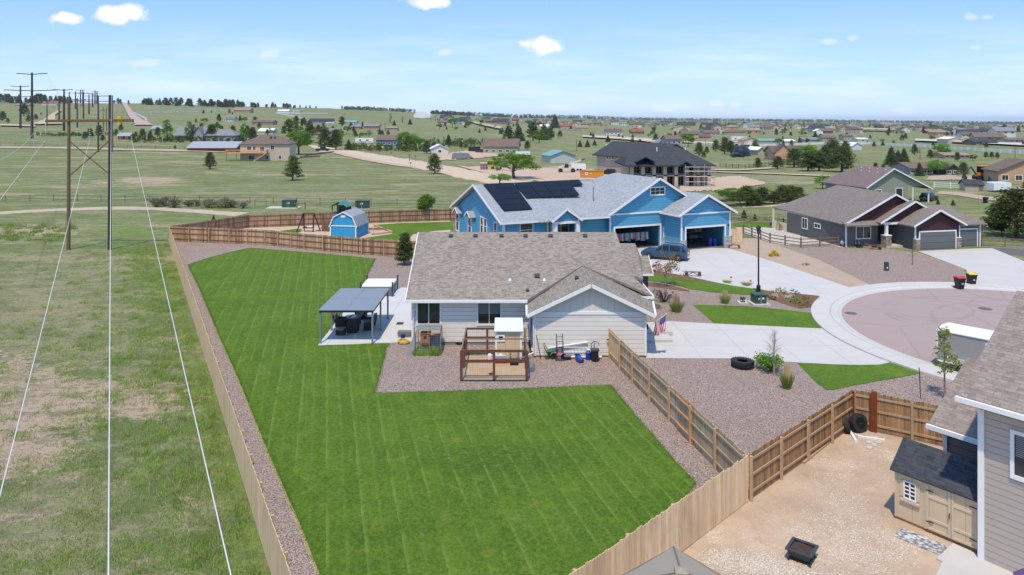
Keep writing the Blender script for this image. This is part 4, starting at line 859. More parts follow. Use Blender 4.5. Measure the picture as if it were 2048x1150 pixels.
b.box(6.48, -3.72, 1.25, 7.07, -3.18, 1.33); b.box(12.18, -3.72, 1.25, 12.77, -3.18, 1.33); b.box(6.5, -3.56, 1.33, 6.62, -3.4, 2.7); b.box(12.58, -3.56, 1.33, 12.7, -3.4, 2.7); b.box(16.2, -2.85, 0, 16.34, -2.7, 2.7); b.build('trim', M['white'], h3)
b = MB(); z0 = 2.78
b.roof([(-.6, -.5, z0), (6.5, -.5, 6.26), (7.4, 11.5, 6.3), (1.0, 16.6, z0)], .14); b.roof([(-.7, -1.05, 2.72), (4.4, -1.05, 2.72), (4.4, -.2, 3.1), (-.7, -.2, 3.1)], .12)
b.roof([(6.5, -.5, 6.26), (13.6, -.5, 2.8), (15, 14, 2.8), (7.4, 11.5, 6.3)], .14); b.roof([(7.4, 11.5, 6.29), (15, 14, 2.8), (14, 16.6, 2.8), (1, 16.6, z0)], .14)
b.roof([(3.6, -1.5, 3.0), (8.4, -1.5, 5.47), (8.4, 4.2, 5.47), (3.6, .2, 3.0)], .14); b.roof([(8.4, -1.5, 5.47), (13.2, -1.5, 3.0), (13.2, 3.6, 3.0), (8.4, 4.2, 5.47)], .14)
b.roof([(6.0, -3.95, 2.85), (9.6, -3.95, 4.68), (9.6, 1.2, 4.68), (6.0, -.2, 2.85)], .14); b.roof([(9.6, -3.95, 4.68), (13.2, -3.95, 2.85), (13.2, 0, 2.85), (9.6, 1.2, 4.68)], .14)
b.roof([(12.4, -3.2, 2.7), (17.0, -3.2, 2.7), (15.0, 1.5, 4.55), (9.9, 1.5, 4.55), (11.2, -1.6, 3.7)], .14); b.roof([(17.0, -3.2, 2.7), (17, 6, 2.7), (15, 1.5, 4.55)], .14)
b.roof([(9.9, 1.5, 4.54), (15, 1.5, 4.54), (17, 6, 2.7), (10, 6, 3.2)], .14)
rf3 = b.build('roof', M['bshingle'], h3)
b = MB(); g_ = lambda p, q_, hh=.2, ww=.06: b.beam(p, q_, ww, hh)
g_((-.6, -.54, 2.72), (6.5, -.54, 6.18)); g_((13.6, -.54, 2.72), (6.5, -.54, 6.18)); g_((3.55, -1.55, 2.92), (8.4, -1.55, 5.4)); g_((13.2, -1.55, 2.92), (8.4, -1.55, 5.4)); g_((5.95, -4.0, 2.78), (9.6, -4.0, 4.6)); g_((13.25, -4.0, 2.78), (9.6, -4.0, 4.6)); b.build('fascia', M['white'], h3)
window(h3, 2.35, -.02, 1.0, 1.9, 1.35, 0, 2); window(h3, -.02, 3.2+2.2, 1.55, 1.1, .45, R(-90), 2); window(h3, -.02, 8.0, 1.1, 1.0, 1.25, R(-90), 2)
gdoor(h3, 9.6, -3.53, 0, 4.9, 2.05); gdoor(h3, 14.5, -2.83, 0, 2.6, 2.05)
b = MB(); b.box(4.3, -1.6, 0, 7.4, 3.3, .22); b.build('porch_floor', M['conc'], h3)
b = MB(); b.box(-.2, 13.2, .9, 0, 13.3, 1.0); b.box(.2, 12.2, 0, .4, 12.4, 2.7); b.box(.2, 15.6, 0, .4, 15.8, 2.7); b.box(.15, 12.2, .0, .3, 15.8, 1.1); b.build('rear_porch', M['creamp'], h3)
for x, y in ((5.2, 6.2), (5.5, 5.6)): pipe(rf3, (x, y, 5.1-.6), .35, .05)
# ---------------------------------------------------------------- the tall taupe house at the lower right
dA = R(-54); O5 = Vector((16.0, 24.6, 0)); h5 = thing('house', 'tall two storey taupe house with white trim at the lower right corner', 'house', O5, dA)
b = MB(); b.box(0, 0, 0, 12, 9, 5.3); b.ext([(0, 0, 5.3), (0, 9, 5.3), (0, 4.5, 7.9)], (12, 0, 0)); b.build('wall', M['taupe'], h5)
b = MB(); b.box(-2.5, 3.3, 0, -.01, 9, 2.75); b.ext([(-2.5, 3.3, 2.75), (-2.5, 9, 2.75), (-2.5, 6.2, 4.5)], (2.4, 0, 0)); b.build('wall', M['dgrey'], h5)['label'] = 'low garage wing wall'
b = MB(); b.box(-.03, -.06, 0, .13, -.002, 5.2); b.box(-.06, -.06, 0, -.032, .14, 5.2); b.box(-2.56, 3.22, 0, -2.42, 3.28, 2.75); b.build('corner_trim', M['white'], h5)
b = MB(); b.roof([(-.5, -.5, 5.6), (13, -.5, 5.6), (13, 4.6, 8.5), (-.5, 4.6, 8.5)], .14); b.roof([(-.5, 4.6, 8.49), (13, 4.6, 8.49), (13, 9.7, 5.6), (-.5, 9.7, 5.6)], .14); r5 = b.build('roof', M['tshingle'], h5)
b = MB(); b.roof([(-2.95, 2.85, 2.98), (0, 2.85, 2.98), (0, 6.35, 4.93), (-2.95, 6.35, 4.93)], .14); b.roof([(-2.95, 6.35, 4.92), (0, 6.35, 4.92), (0, 9.6, 3.0), (-2.95, 9.6, 3.0)], .14); b.build('roof', M['tshingle'], h5)['label'] = 'lower garage wing roof'
b = MB(); b.box(-.55, -.62, 5.42, 13, -.5, 5.58); b.box(-3.0, 2.73, 2.8, -.02, 2.85, 2.97); b.path([(-.1, -.5, 5.4), (.05, -.1, 5.2)], .05); b.path([(-2.4, 2.8, 2.85), (-2.5, 3.15, 2.6)], .05); b.build('gutter', M['white'], h5)
window(h5, 1.9, -.02, 3.35, 1.75, 1.35, 0, 2, 1, 'glasst', blind=True, tr=.12)
pipe(r5, (2.0, 2.2, 7.05), .35, .06)
# ---------------------------------------------------------------- sheds
s1 = thing('storage_shed', 'cream storage shed with charcoal roof and double doors next to the tall taupe house', 'shed', PZ(1790, 1037), R(-52.5))
b = MB(); b.box(0, 0, .12, 2.8, 1.9, 1.9); b.ext([(0, 0, 1.9), (0, 1.9, 1.9), (0, .95, 2.62)], (2.8, 0, 0)); b.build('wall', M['shedtan'], s1)
b = MB(); b.box(.03, .06, -.02, 2.75, 1.8, .12); b.build('floor_frame', M['orange'], s1)
b = MB(); b.roof([(-.12, -.16, 1.9), (2.92, -.16, 1.9), (2.92, .95, 2.78), (-.12, .95, 2.78)], .06); b.roof([(-.12, .95, 2.775), (2.92, .95, 2.775), (2.92, 2.06, 1.9), (-.12, 2.06, 1.9)], .06); b.build('roof', M['kshingle'], s1)
for x0, lab in ((1.13, 'left'), (1.97, 'right')):
    d_ = MB(); d_.box(x0, -.035, .16, x0+.82, -.003, 1.84); o = d_.build('door', M['shedtan'], s1)
    f = MB()
    for z in (.16, .50, 1.30, 1.76): f.box(x0, -.06, z, x0+.82, -.036, z+.08)
    f.box(x0, -.062, .16, x0+.08, -.036, 1.84); f.box(x0+.74, -.062, .16, x0+.82, -.036, 1.84); f.build('door_trim', M['shedtrim'], o)
    f = MB(); xa = x0 if lab == 'left' else x0+.58
    for z in (.42, 1.55): f.box(xa, -.072, z, xa+.24, -.063, z+.035)
    f.build('hinge', M['blackp'], o)
    if lab == 'left': f = MB(); f.path([(x0+.79, -.09, .85), (x0+.79, -.12, .95), (x0+.79, -.09, 1.05)], .018); f.build('handle', M['blackp'], o)
b = MB(); b.box(0, -.03, .12, .08, -.002, 1.9); b.box(1.05, -.03, .12, 1.12, -.002, 1.9); b.build('trim', M['shedtrim'], s1)
window(s1, .55, -.01, .98, .36, .58, 0, 2, 4, tr=.045)
for x in (.2, .78): b = MB(); b.box(x, -.03, .98, x+.13, -.004, 1.58); b.build('shutter', M['shedtrim'], s1)
b = MB(); b.box(.22, -.08, .82, .9, -.004, .9); b.build('flower_box', M['shedtrim'], s1)
# blue barn shaped shed in the blue house garden
pA, pB = PZ(657, 470), PZ(711, 474)
pA = Vector((-23.4, 92.6, 0)); s2 = thing('garden_shed', 'bright blue barn shaped shed with grey gambrel roof behind the wooden fence', 'shed', pA, R(-8))
Wd, zb, zk, za, dp = 3.5, 1.55, 2.75, 3.35, 4.6
prof = [(0, 0), (Wd, 0), (Wd, zb), (Wd-.55, zk), (Wd/2, za), (.55, zk), (0, zb)]
b = MB(); b.ext([(x, 0, z) for x, z in prof], (.0, dp, 0)); b.build('wall', M['barnblue'], s2)
b = MB(); rp = [(-.1, zb-.05), (.47, zk+.05), (Wd/2, za+.1), (Wd-.47, zk+.05), (Wd+.1, zb-.05)]
for (x0, a0), (x1, a1) in zip(rp[:-1], rp[1:]): b.ext([(x0, -.08, a0), (x1, -.08, a1), (x1, dp+.1, a1), (x0, dp+.1, a0)], (0, 0, -.07))
b.build('roof', M['gshingle'], s2)
b = MB()
for (x0, a0), (x1, a1) in zip(rp[:-1], rp[1:]): b.beam((x0, -.11, a0-.07), (x1, -.11, a1-.07), .06, .12)
b.box(-.02, -.06, 0, .12, -.004, zb); b.box(Wd-.12, -.06, 0, Wd+.02, -.004, zb); b.box(.1, -.055, zb+.0, Wd-.1, -.004, zb+.12); b.box(Wd/2-.3, -.05, 2.7, Wd/2+.3, -.004, 2.95); b.box(Wd+.004, dp-.14, 0, Wd+.06, dp+.02, zb); b.build('trim', M['white'], s2)
# ---------------------------------------------------------------- fences
def fence(P, lab, boards, side, rails='rail', posts='post', hh=1.85, post_every=2.45, bw=.14, cap=None, skip=()):
    """boards on one face of the line P, rails and posts on the other; side=+1 puts rails on the left of travel"""
    root = thing('fence', lab, 'fence', (*P[0], 0)); B, Rl = MB(), MB(); ox, oy = P[0]
    for si, (p, q) in enumerate(zip(P[:-1], P[1:])):
        p, q = Vector((p[0]-ox, p[1]-oy, 0)), Vector((q[0]-ox, q[1]-oy, 0)); L_ = (q-p).length; d = (q-p)/L_; nn = Vector((-d.y, d.x, 0))*side
        m = int(L_/bw)
        for k in range(m):
            a = p+d*(k*L_/m+.004); c = p+d*((k+1)*L_/m-.004); top = hh+random.uniform(-.035, .035); t = Vector((0, 0, 1)); z0 = .04
            w_ = -nn*(.0+.004*(k % 2)); th = -nn*.02+w_; cdx = d*.025
            f_ = [a+w_+t*z0, c+w_+t*z0, c+w_+t*(top-.03), c-cdx+w_+t*top, a+cdx+w_+t*top, a+w_+t*(top-.03)]
            B.ext(f_, th-w_)
        for z in (.32, 1.0, 1.62): Rl.beam(p+nn*.022+t*z, q+nn*.022+t*z, .04, .09)
        np_ = max(1, round(L_/post_every))
        for k in range(np_+(1 if si == len(P)-2 else 0)):
            c = p+d*(L_*k/np_)+nn*.085; b = MB(); b.cbox(0, 0, 0, .1, .1, hh-.04, math.atan2(d.y, d.x)); o = b.build('post', M[posts], root); o.location = c
    B.build('boards', M[boards], root); Rl.build('rail', M[rails], root); return root
fence([(-3.7, 15.8), (-8.1, 24.1), (-25.5, 57.2), (-43, 90.3)], 'long weathered fence running from the bottom left up past the lawn to the far corner', 'f_out', -1)
fence([(-42.95, 90.35)]+BACK[1:]+[(-4, 76.8)], 'stained brown board fence with pale posts along the far side of the back lawn', 'f_in', -1, 'raild', 'post')
fence([(-43.0, 90.6), (-37.2, 101.4), (-33.0, 102.6), (-27.3, 104.2), (-16.7, 107.2), (-9.3, 108.9), (-3, 110)], 'farther brown fence behind the blue barn shed and its garden', 'f_far', -1, 'raild', 'raild')
fence([(9.25, 28.5), (7.9, 35.9), (6.95, 41.2), (6.55, 43.4)], 'greyed tan fence from the corner post up to the garage wall', 'f_tan', 1)
gt = thing('gate', 'narrow wooden gate of new boards against the pale garage wall', 'gate', (6.55, 43.4, 0), math.atan2(2.3, -.35))
B = MB()
for k in range(15): B.box(k*.153, -.02, .08, k*.153+.145, 0, 1.85)
B.build('boards', M['f_front'], gt); B = MB(); B.box(0, 0, .3, 2.3, .04, .4); B.box(0, 0, 1.6, 2.3, .04, 1.7); B.box(0, .0, .05, .1, .08, 1.8); B.box(2.2, 0, .05, 2.3, .08, 1.9); B.build('rail', M['post'], gt)
B = MB(); B.box(2.25, .05, 1.15, 2.35, .2, 1.2); B.build('latch', M['blackp'], gt)
# repaired section of fence with fresh boards
rp_ = thing('repaired_fence', 'short repaired fence piece of fresh orange wood in the tan fence', 'fence', (8.42, 33.3, 0), math.atan2(35.9-28.5, 7.9-9.25))
B = MB()
for k in range(3): B.box(k*.15, .07, .05, k*.15+.14, .09, 1.9)
B.build('boards', M['orange'], rp_); B = MB(); [B.box(0, .09, z, 1.7, .13, z+.09) for z in (.3, .98, 1.6)]; B.build('rail', M['orange'], rp_)
fence([(-3.65, 15.7), (9.3, 28.4)], 'pale cream board fence crossing the bottom right of the lawn', 'f_front', 1, bw=.15)
fence([(9.38, 28.45), (16.7, 35.3)], 'brown fence with rails facing the bare dirt yard', 'f_brown', -1, 'rail', 'post')
fence([(16.75, 35.3), (17.4, 34.9)], 'short brown fence piece behind the leaning wheels', 'f_brown', -1, 'rail', 'redpost')
fence([(17.6, 34.78), (21.4, 32.2)], 'brown double gate fence between the wheels and the tall taupe house', 'f_brown', -1, 'rail', 'rail', post_every=1.4)
B = MB(); B.box(17.36, 34.68, 0, 17.62, 34.86, 1.95, rot=R(-28)); tag(B.build('gate_post', M['redpost']), 'thick rust red gate post beside the leaning wheels', 'post')
# split rail fences
def rails(P, lab, mat='split', hh=1.15, n=3, every=2.6, r=.055, name='rail_fence', terr=False, sq=False):
    root = thing(name, lab, 'fence', (*P[0][:2], hz(*P[0][:2]) if terr else 0)); ox, oy, oz = root.location; Rl = MB()
    for si, (p, q) in enumerate(zip(P[:-1], P[1:])):
        p, q = Vector(p[:2]), Vector(q[:2]); L_ = (q-p).length; m = max(1, round(L_/every)); pts = [p.lerp(q, k/m) for k in range(m+1)]
        Z = [hz(c.x, c.y) if terr else 0 for c in pts]
        for k in range(m):
            for j in range(n):
                z = hh*(j+.7)/n; Rl.beam((pts[k].x-ox, pts[k].y-oy, Z[k]+z-oz), (pts[k+1].x-ox, pts[k+1].y-oy, Z[k+1]+z-oz), r*.8, r*1.9)
        for k in range(m+(1 if si == len(P)-2 else 0)):
            b = MB(); b.cbox(0, 0, -.1, r*2.4, r*2.4, hh+.2, math.atan2((q-p).y, (q-p).x)); o = b.build('post', M[mat], root); o.location = (pts[k].x-ox, pts[k].y-oy, Z[k]-oz)
    Rl.build('rail', M[mat], root); return root
rails([PZ(1487, 467), PZ(1540, 486), PZ(1602, 496), PZ(1677, 492)], 'brown split rail fence in front of the dark grey house')
rails([PZ(1462, 443), PZ(1500, 447), PZ(1545, 450), PZ(1590, 458)], 'brown split rail fence behind the small green garden lawn')
rails([PZ(1964, 492), PZ(2010, 494), PZ(2090, 500)], 'brown split rail fence with gate right of the grey garage')
rails([PZ(1964, 462), PZ(2003, 471), PZ(2090, 478)], 'thin split rail fence running off beyond the right garage')
# narrow tan gate beside the blue garage
B = MB(); tg = thing('wooden_gate', 'tall tan wooden gate between the blue garage and the rail fence', 'gate', PZ(1460, 487), R(12))
for k in range(11): B.box(k*.15, 0, .05, k*.15+.14, .03, 1.8)
B.build('boards', M['f_front'], tg); B = MB(); B.box(-.05, .03, 0, .05, .13, 1.9); B.box(1.65, .03, 0, 1.75, .13, 1.9); B.build('post', M['post'], tg)
# white vinyl fences further off
def G2(*pp): return [tuple(HIT(*p)[:2]) for p in pp]
rails(G2((1868,376),(1935,378),(1995,383),(2060,390)), 'white vinyl rail fence behind the sage green house', 'whitep', 1.3, 3, 2.6, .07, terr=True)
rails(G2((1190,272),(1240,276),(1300,279),(1330,282),(1370,287),(1480,293)), 'white vinyl fence beside the distant gravel road right of centre', 'whitep', 1.5, 3, 6, .16, terr=True)
rails(G2((1500,293),(1640,289),(1740,289),(1850,295),(1950,302),(2060,309)), 'long white vinyl fence crossing the distant field on the right', 'whitep', 1.5, 3, 7, .18, terr=True)
rails(G2((1440,334),(1490,338),(1545,331)), 'dark wire fence round the distant round field', 'dmetal', 1.4, 3, 3.5, .05, terr=True)
rails(G2((272,227),(330,225),(400,223),(475,222)), 'thin white fence on the distant hill left of the big barn', 'whitep', 1.6, 2, 12, .3, terr=True)
rails(G2((268,227),(282,233),(291,238),(293,243)), 'short white fence beside the red hill road', 'whitep', 1.6, 2, 12, .3, terr=True)
rails(G2((560,226),(600,228),(655,228)), 'white arena fence on the distant hill', 'whitep', 1.6, 2, 12, .3, terr=True)
rails(G2((553,227),(590,234),(612,239)), 'white lane fence sloping below the distant barns', 'whitep', 1.6, 2, 12, .3, terr=True)
rails(G2((-60,293),(60,292),(200,294),(340,298),(455,301)), 'thin dark field fence along the gravel lane on the left', 'dmetal', 1.3, 2, 7, .04, terr=True)
rails(G2((-40,405),(60,402),(250,404),(500,407),(640,409),(900,414)), 'thin wire field fence behind the grey brush', 'dmetal', 1.2, 2, 5, .028, terr=True)
# ---------------------------------------------------------------- power lines
Y0 = 84.2
hf = thing('power_pole', 'tall wooden two pole power frame with crossed braces at far left foreground', 'power pole', PZ(180, 499))
lp = lambda px, py, Y=Y0: PY(px, py, Y)-hf.location
for px, m_, top in ((138, 'polewood', 196), (220, 'poledark', 190)):
    b = MB(); b.tube(lp(px-1, 503), lp(px, top), .21, .15, 12); b.build('pole', M[m_], hf)
b = MB(); b.beam(lp(91, 241, Y0-.25), lp(267, 240, Y0-.25), .16, .22); b.beam(lp(91, 243, Y0+.25), lp(267, 242, Y0+.25), .16, .22); b.build('crossarm', M['polewood'], hf)
for a, c in (((141, 284), (217, 347)), ((141, 350), (217, 283))): b = MB(); b.beam(lp(*a), lp(*c), .09, .12); b.build('brace', M['polewood'], hf)
b = MB(); b.tube(lp(224.5, 192, Y0-.2), lp(224.5, 503, Y0-.2), .012, n=6); b.build('ground_wire', M['galv'], hf)
dirc = Vector((-.556, 1, .0958))
for px in (91.5, 179.5, 263):
    p = PY(px, 243, Y0); b = MB()
    for k in range(8): b.lathe([(.03, 0), (.12, .03), (.04, .12)], (p.x-hf.location.x, Y0-hf.location.y, p.z-2.0+k*.22), 8)
    b.build('insulator', M['ins'], hf)
b = MB(); b.tube(lp(240, 232), lp(240, 248), .28, .28, 8); b.build('marker', M['yellow'], hf)
for i, px in enumerate((91.5, 179.5, 263)):
    p = PY(px, 279, Y0); pts = []
    for k in range(15): s = k/14; q = p-dirc*(110*s); q.z = p.z-.0958*110*s+max(0, (s-.62))**2*26; pts.append(q)
    w_ = MB(); w_.path([q-p for q in pts], .014, 6)
    for k in range(12):   # far span sagging to the next poles
        pass
    far = PY((60, 150, 206)[i], 216, 260); w2 = [p.lerp(far, k/16)+Vector((0, 0, -4*7*(k/16)*(1-k/16))) for k in range(17)]
    t_ = thing('power_cable', ('left', 'middle', 'right')[i]+' one of the three thick pale cables hung below the wooden crossarm', 'cable', p, 0, 'cables below the wooden crossarm')
    w_.build('near_span', M['wire'], t_); w2 = [q-p for q in w2]; b = MB(); b.path(w2, .014, 5); b.build('far_span', M['wired'], t_)
p = PY(222.5, 191, Y0); b = MB(); b.path([Vector((0, 0, 0))+(-dirc*(110*k/10)+Vector((0, 0, -.04*110*k/10))) for k in range(11)], .012, 6); o = b.build('static_cable', M['wire']); o.location = p
tag(o, 'straight pale cable running down the picture from the top of the dark pole', 'cable')
def big(px, top, base, arms, lab, th=.55, m_='polesteel', Y=None):
    g_ = HIT(px, base); g_.z -= .5; s = g_.y/F_PX; t_ = thing('transmission_pole', lab, 'transmission pole', g_, 0, 'steel transmission poles')
    hh = (H-(top-HZ)*s)-g_.z; b = MB(); b.tube((0, 0, 0), (0, 0, hh), th, th*.62, 8); b.build('pole', M[m_], t_)
    for (x0, x1, py) in arms:
        z = (H-(py-HZ)*s)-g_.z; b = MB()
        b.beam((0, 0, z-.2), ((x0-px)*s, 0, z+.35), .3, .42); b.beam((0, 0, z-.2), ((x1-px)*s, 0, z+.35), .3, .42); b.build('crossarm', M[m_], t_)
    return t_
big(64, 145, 277, [(33, 94, 148), (8, 117, 181)], 'tallest rust brown steel pole with two wide crossarms at far left', .75)
big(41, 171, 257, [(21, 59, 173), (10, 73, 193)], 'thin steel pole left of the tallest one', .8)
big(128, 178, 262, [(106, 146, 180), (112, 157, 200)], 'dark steel pole with two crossarms right of the tallest one', .75)
big(94, 199, 252, [(85, 104, 202)], 'short dark pole between the two biggest steel poles', .5)
big(118, 197, 239, [(100, 136, 200)], 'small steel pole left of the double crossarm pole', .8)
big(154.5, 196, 255, [(135, 172, 200)], 'steel pole in the middle of the row above the dirt road', .6)
big(167, 184, 237, [(150, 184, 187), (150, 184, 200)], 'slim steel pole above the far brush', .8)
big(178, 189, 228, [(165, 192, 192)], 'small steel pole near the ridge in the row', .9)
big(151, 183, 218, [(138, 164, 186)], 'small far steel pole on the hill left of the row', 1.1)
big(161, 179, 212, [(150, 172, 181)], 'far slim pole, left one of the pair on the ridge', 1.0)
big(165.5, 179, 212, [(155, 176, 186)], 'far slim pole, right one of the pair on the ridge', 1.0)
big(185, 186, 214, [(176, 195, 188)], 'tiny ridge pole left of the last pair', 1.1)
big(190, 181, 208, [(181, 199, 183)], 'tiny ridge pole in the last group, left of two', 1.2)
big(194, 183, 208, [(185, 202, 187)], 'tiny ridge pole in the last group, right of two', 1.2)
big(138.5, 184, 210, [(130, 147, 186)], 'tiny pole on the wooded ridge above the wooden crossarm', 1.0)
# dark two pole frame on the gravel lane
g_ = HIT(210, 304); t_ = thing('power_pole', 'dark two pole power frame standing on the gravel lane', 'power pole', g_); s = g_.y/F_PX
for dx in (-13.5, 14.5): b = MB(); b.tube((dx*s, 0, 0), (dx*s, 0, (304-191)*s), .34, .24, 8); b.build('pole', M['polesteel'], t_)
for x0, x1, py in ((-25, 16, 192), (-74, 22, 202.5)): b = MB(); b.beam((x0*s, 0, (304-py)*s), (x1*s, 0, (304-py)*s), .22, .26); b.build('crossarm', M['polesteel'], t_)
g_ = HIT(210, 262); t_ = thing('power_pole', 'small pale two pole frame behind the tall wooden one', 'power pole', g_); s = g_.y/F_PX
for dx in (-3, 3): b = MB(); b.tube((dx*s, 0, 0), (dx*s, 0, 48*s), .3, .22, 8); b.build('pole', M['polewood'], t_)
b = MB(); b.beam((-8*s, 0, 42*s), (8*s, 0, 42*s), .25, .3); b.build('crossarm', M['polewood'], t_)
def spanw(name, lab, A, B_, sag, r=.03, n_=14, grp='thin wires of the steel line'):
    pa, pb = PY(*A), PY(*B_); b = MB(); b.path([pa.lerp(pb, k/n_)-pa+Vector((0, 0, -4*sag*(k/n_)*(1-k/n_))) for k in range(n_+1)], r, 4)
    o = b.build(name, M['wired']); o.location = pa; return tag(o, lab, 'wire', grp)
for i, (a, c, lab) in enumerate((((8, 181, 420), (10, 193, 640), 'wire from the left tip of the lower arm of the tallest pole'), ((117, 181, 420), (75, 193, 640), 'wire from the right tip of the lower arm of the tallest pole'),
        ((94, 148, 420), (146, 180, 600), 'upper wire between the tallest pole and the double crossarm pole'), ((157, 200, 590), (172, 200, 700), 'short wire right of the double crossarm pole'),
        ((117, 183, 420), (112, 200, 600), 'lower wire between the tallest pole and the double crossarm pole'))): spanw('overhead_wire', lab, a, c, 9, .045)
spanw('overhead_wire', 'pale wire dropping to the left edge below the tallest steel pole', (67, 266, 130), (-40, 336, 60), .8, .03, grp='pale wires at the left edge')
# utility boxes and posts
def tbox(px, py, wd, dp, hh, lab, rz=0.0, terr=True):
    g_ = HIT(px, py); t_ = thing('transformer_box', lab, 'utility box', g_, rz); b = MB(); b.box(-wd/2-.25, -.25, 0, wd/2+.25, dp+.25, .14); b.build('base', M['conc'], t_)
    b = MB(); b.box(-wd/2, 0, .14, wd/2, dp, hh); b.ext([(-wd/2-.03, -.05, hh), (wd/2+.03, -.05, hh), (wd/2+.03, dp+.03, hh), (-wd/2-.03, dp+.03, hh)], (0, 0, .07)); b.build('cabinet', M['dgreen'], t_)
    b = MB(); b.box(-.01, -.015, .2, .01, -.002, hh-.05); b.box(.1, -.02, hh*.62, .26, -.003, hh*.8); b.box(-.22, -.02, hh*.62, -.1, -.003, hh*.74); b.build('sticker', M['white'], t_); return t_
t_ = tbox(576, 417, 2.15, 1.7, 1.35, 'green transformer box on a concrete pad beside the brown wooden posts'); b = MB(); b.box(-3.6, -.8, 0, 1.9, 1.9, .16); b.build('pad', M['conc'], t_)
tbox(723, 419, 2.15, 1.7, 1.4, 'green transformer box right behind the far brown fence')
tbox(1522, 611, .95, .95, .8, 'small green transformer box at the foot of the street lamp', R(5))
tbox(1486.5, 608, .3, .3, .45, 'little green utility pedestal left of the street lamp')
t_ = thing('utility_pedestal', 'slim dark green utility post in the mauve gravel before the grey house', 'utility box', PZ(1773, 542)); b = MB(); b.box(-.18, -.15, 0, .18, .15, .9); b.build('cabinet', M['dgreen'], t_); b = MB(); b.box(-.06, -.16, .28, .06, -.152, .42); b.build('sticker', M['white'], t_)
g_ = HIT(603, 418); t_ = thing('post_rail', 'two brown posts joined by one rail next to the green box', 'post', g_); b = MB(); [b.cbox(x, 0, 0, .18, .18, 1.15) for x in (-.8, .65)]; b.build('post', M['split'], t_); b = MB(); b.beam((-1.3, 0, .95), (.7, 0, .95), .12, .12); b.build('rail', M['split'], t_)
g_ = HIT(521, 412); t_ = thing('metal_gate', 'small thin metal field gate near the grey brush', 'gate', g_); b = MB(); b.path([(-1, 0, 0), (-1, 0, 1.1), (1, 0, 1.1), (1, 0, 0)], .04); b.path([(-1, 0, .7), (1, 0, .7)], .03); b.build('frame', M['dmetal'], t_)
# street lamp
lm = thing('street_lamp', 'black street lamp with lantern head between the driveways', 'street lamp', PZ(1517, 592)); b = MB(); b.lathe([(.2, 0), (.17, .9), (.1, .95), (.075, 1.0), (.055, 5.3), (.09, 5.32)], n=12); b.build('pole', M['blackp'], lm)
b = MB(); b.lathe([(.07, 5.3), (.1, 5.42), (.11, 5.45)], n=10); b.build('lamp_base', M['blackp'], lm); b = MB(); b.lathe([(.1, 5.45), (.2, 5.85)], n=6); b.build('lantern', M['glasst'], lm)
b = MB(); b.lathe([(.23, 5.85), (.2, 5.92), (.06, 6.02), (.02, 6.12)], n=8); b.build('cap', M['blackp'], lm)
b = MB(); 
for k in range(6): a = k*math.pi/3; b.tube((.1*math.cos(a), .1*math.sin(a), 5.45), (.2*math.cos(a), .2*math.sin(a), 5.85), .012, n=4)
b.build('cage', M['blackp'], lm)
for px, py, hh, lab in ((765, 306, 3.0, 'yellow road sign standing by the gravel road'), (782, 322, 3.2, 'grey backed road sign beside the gravel road')):
    g_ = HIT(px, py); t_ = thing('road_sign', lab, 'sign', g_); b = MB(); b.cbox(0, 0, 0, .08, .08, hh); b.build('post', M['galv'], t_); b = MB(); b.box(-.4, -.03, hh-.7, .4, 0, hh+.1, 0); b.build('sign_plate', M['yellow' if 'yellow' in lab else 'grey2'], t_)
    if 'yellow' in lab: b2 = t_.children[-1]
for px, py, lab in ((821, 333, 'black mailbox on a post by the near bend of the gravel road'), (831, 318, 'mailbox on a post across the gravel road near the pine')):
    g_ = HIT(px, py); t_ = thing('mailbox', lab, 'mailbox', g_); b = MB(); b.cbox(0, 0, 0, .1, .1, 1.1); b.build('post', M['split'], t_); b = MB(); b.box(-.25, -.15, 1.1, .35, .15, 1.4); b.build('box', M['blackp'], t_)
# ---------------------------------------------------------------- back yard objects
pv = thing('pergola', 'slate grey flat roofed pergola over the dark wicker seats', 'pergola', (-12.9, 48.5, .07))
xs, ys = (0, 3.5), (0, 3.0, 6.0)
for x in xs:
    for y in ys: b = MB(); b.cbox(x, y, 0, .11, .11, 2.2); b.cbox(x, y, 0, .18, .18, .03); b.build('post', M['metalroof'], pv)
b = MB(); 
for x in xs: b.box(x-.07, -.1, 2.08, x+.07, 6.1, 2.22)
for y in (0, 6.0): b.box(.07, y-.07, 2.08, 3.43, y+.07, 2.22)
b.build('beam', M['dmetal'], pv)
b = MB()
for i in range(2):
    for k in range(2): b.box(-.1+i*1.86, -.15+k*3.16, 2.225, 1.745+i*1.86, 2.99+k*3.17, 2.27)
b.build('roof', M['metalroof'], pv)
tb = thing('hot_tub', 'grey hot tub with white cover and dark corner posts at the patio edge', 'hot tub', (-12.8, 61.5, .07))
b = MB(); b.box(0, 0, 0, 2.5, 2.6, .8); b.build('body', M['grey2'], tb); b = MB()
for k in range(14): b.box(.05+k*.173, -.03, .08, .18+k*.173, -.004, .76)
b.build('skirt', M['grey2'], tb)
b = MB(); b.box(-.03, -.05, .8, 2.53, 1.28, .93); b.box(-.03, 1.31, .8, 2.53, 2.65, .93); b.build('cover', M['wtub'], tb)
for x in (-.1, 2.6):
    for y in (-.1, 2.7): b = MB(); b.cbox(x, y, 0, .12, .12, 1.25); b.build('corner_post', M['dmetal'], tb)
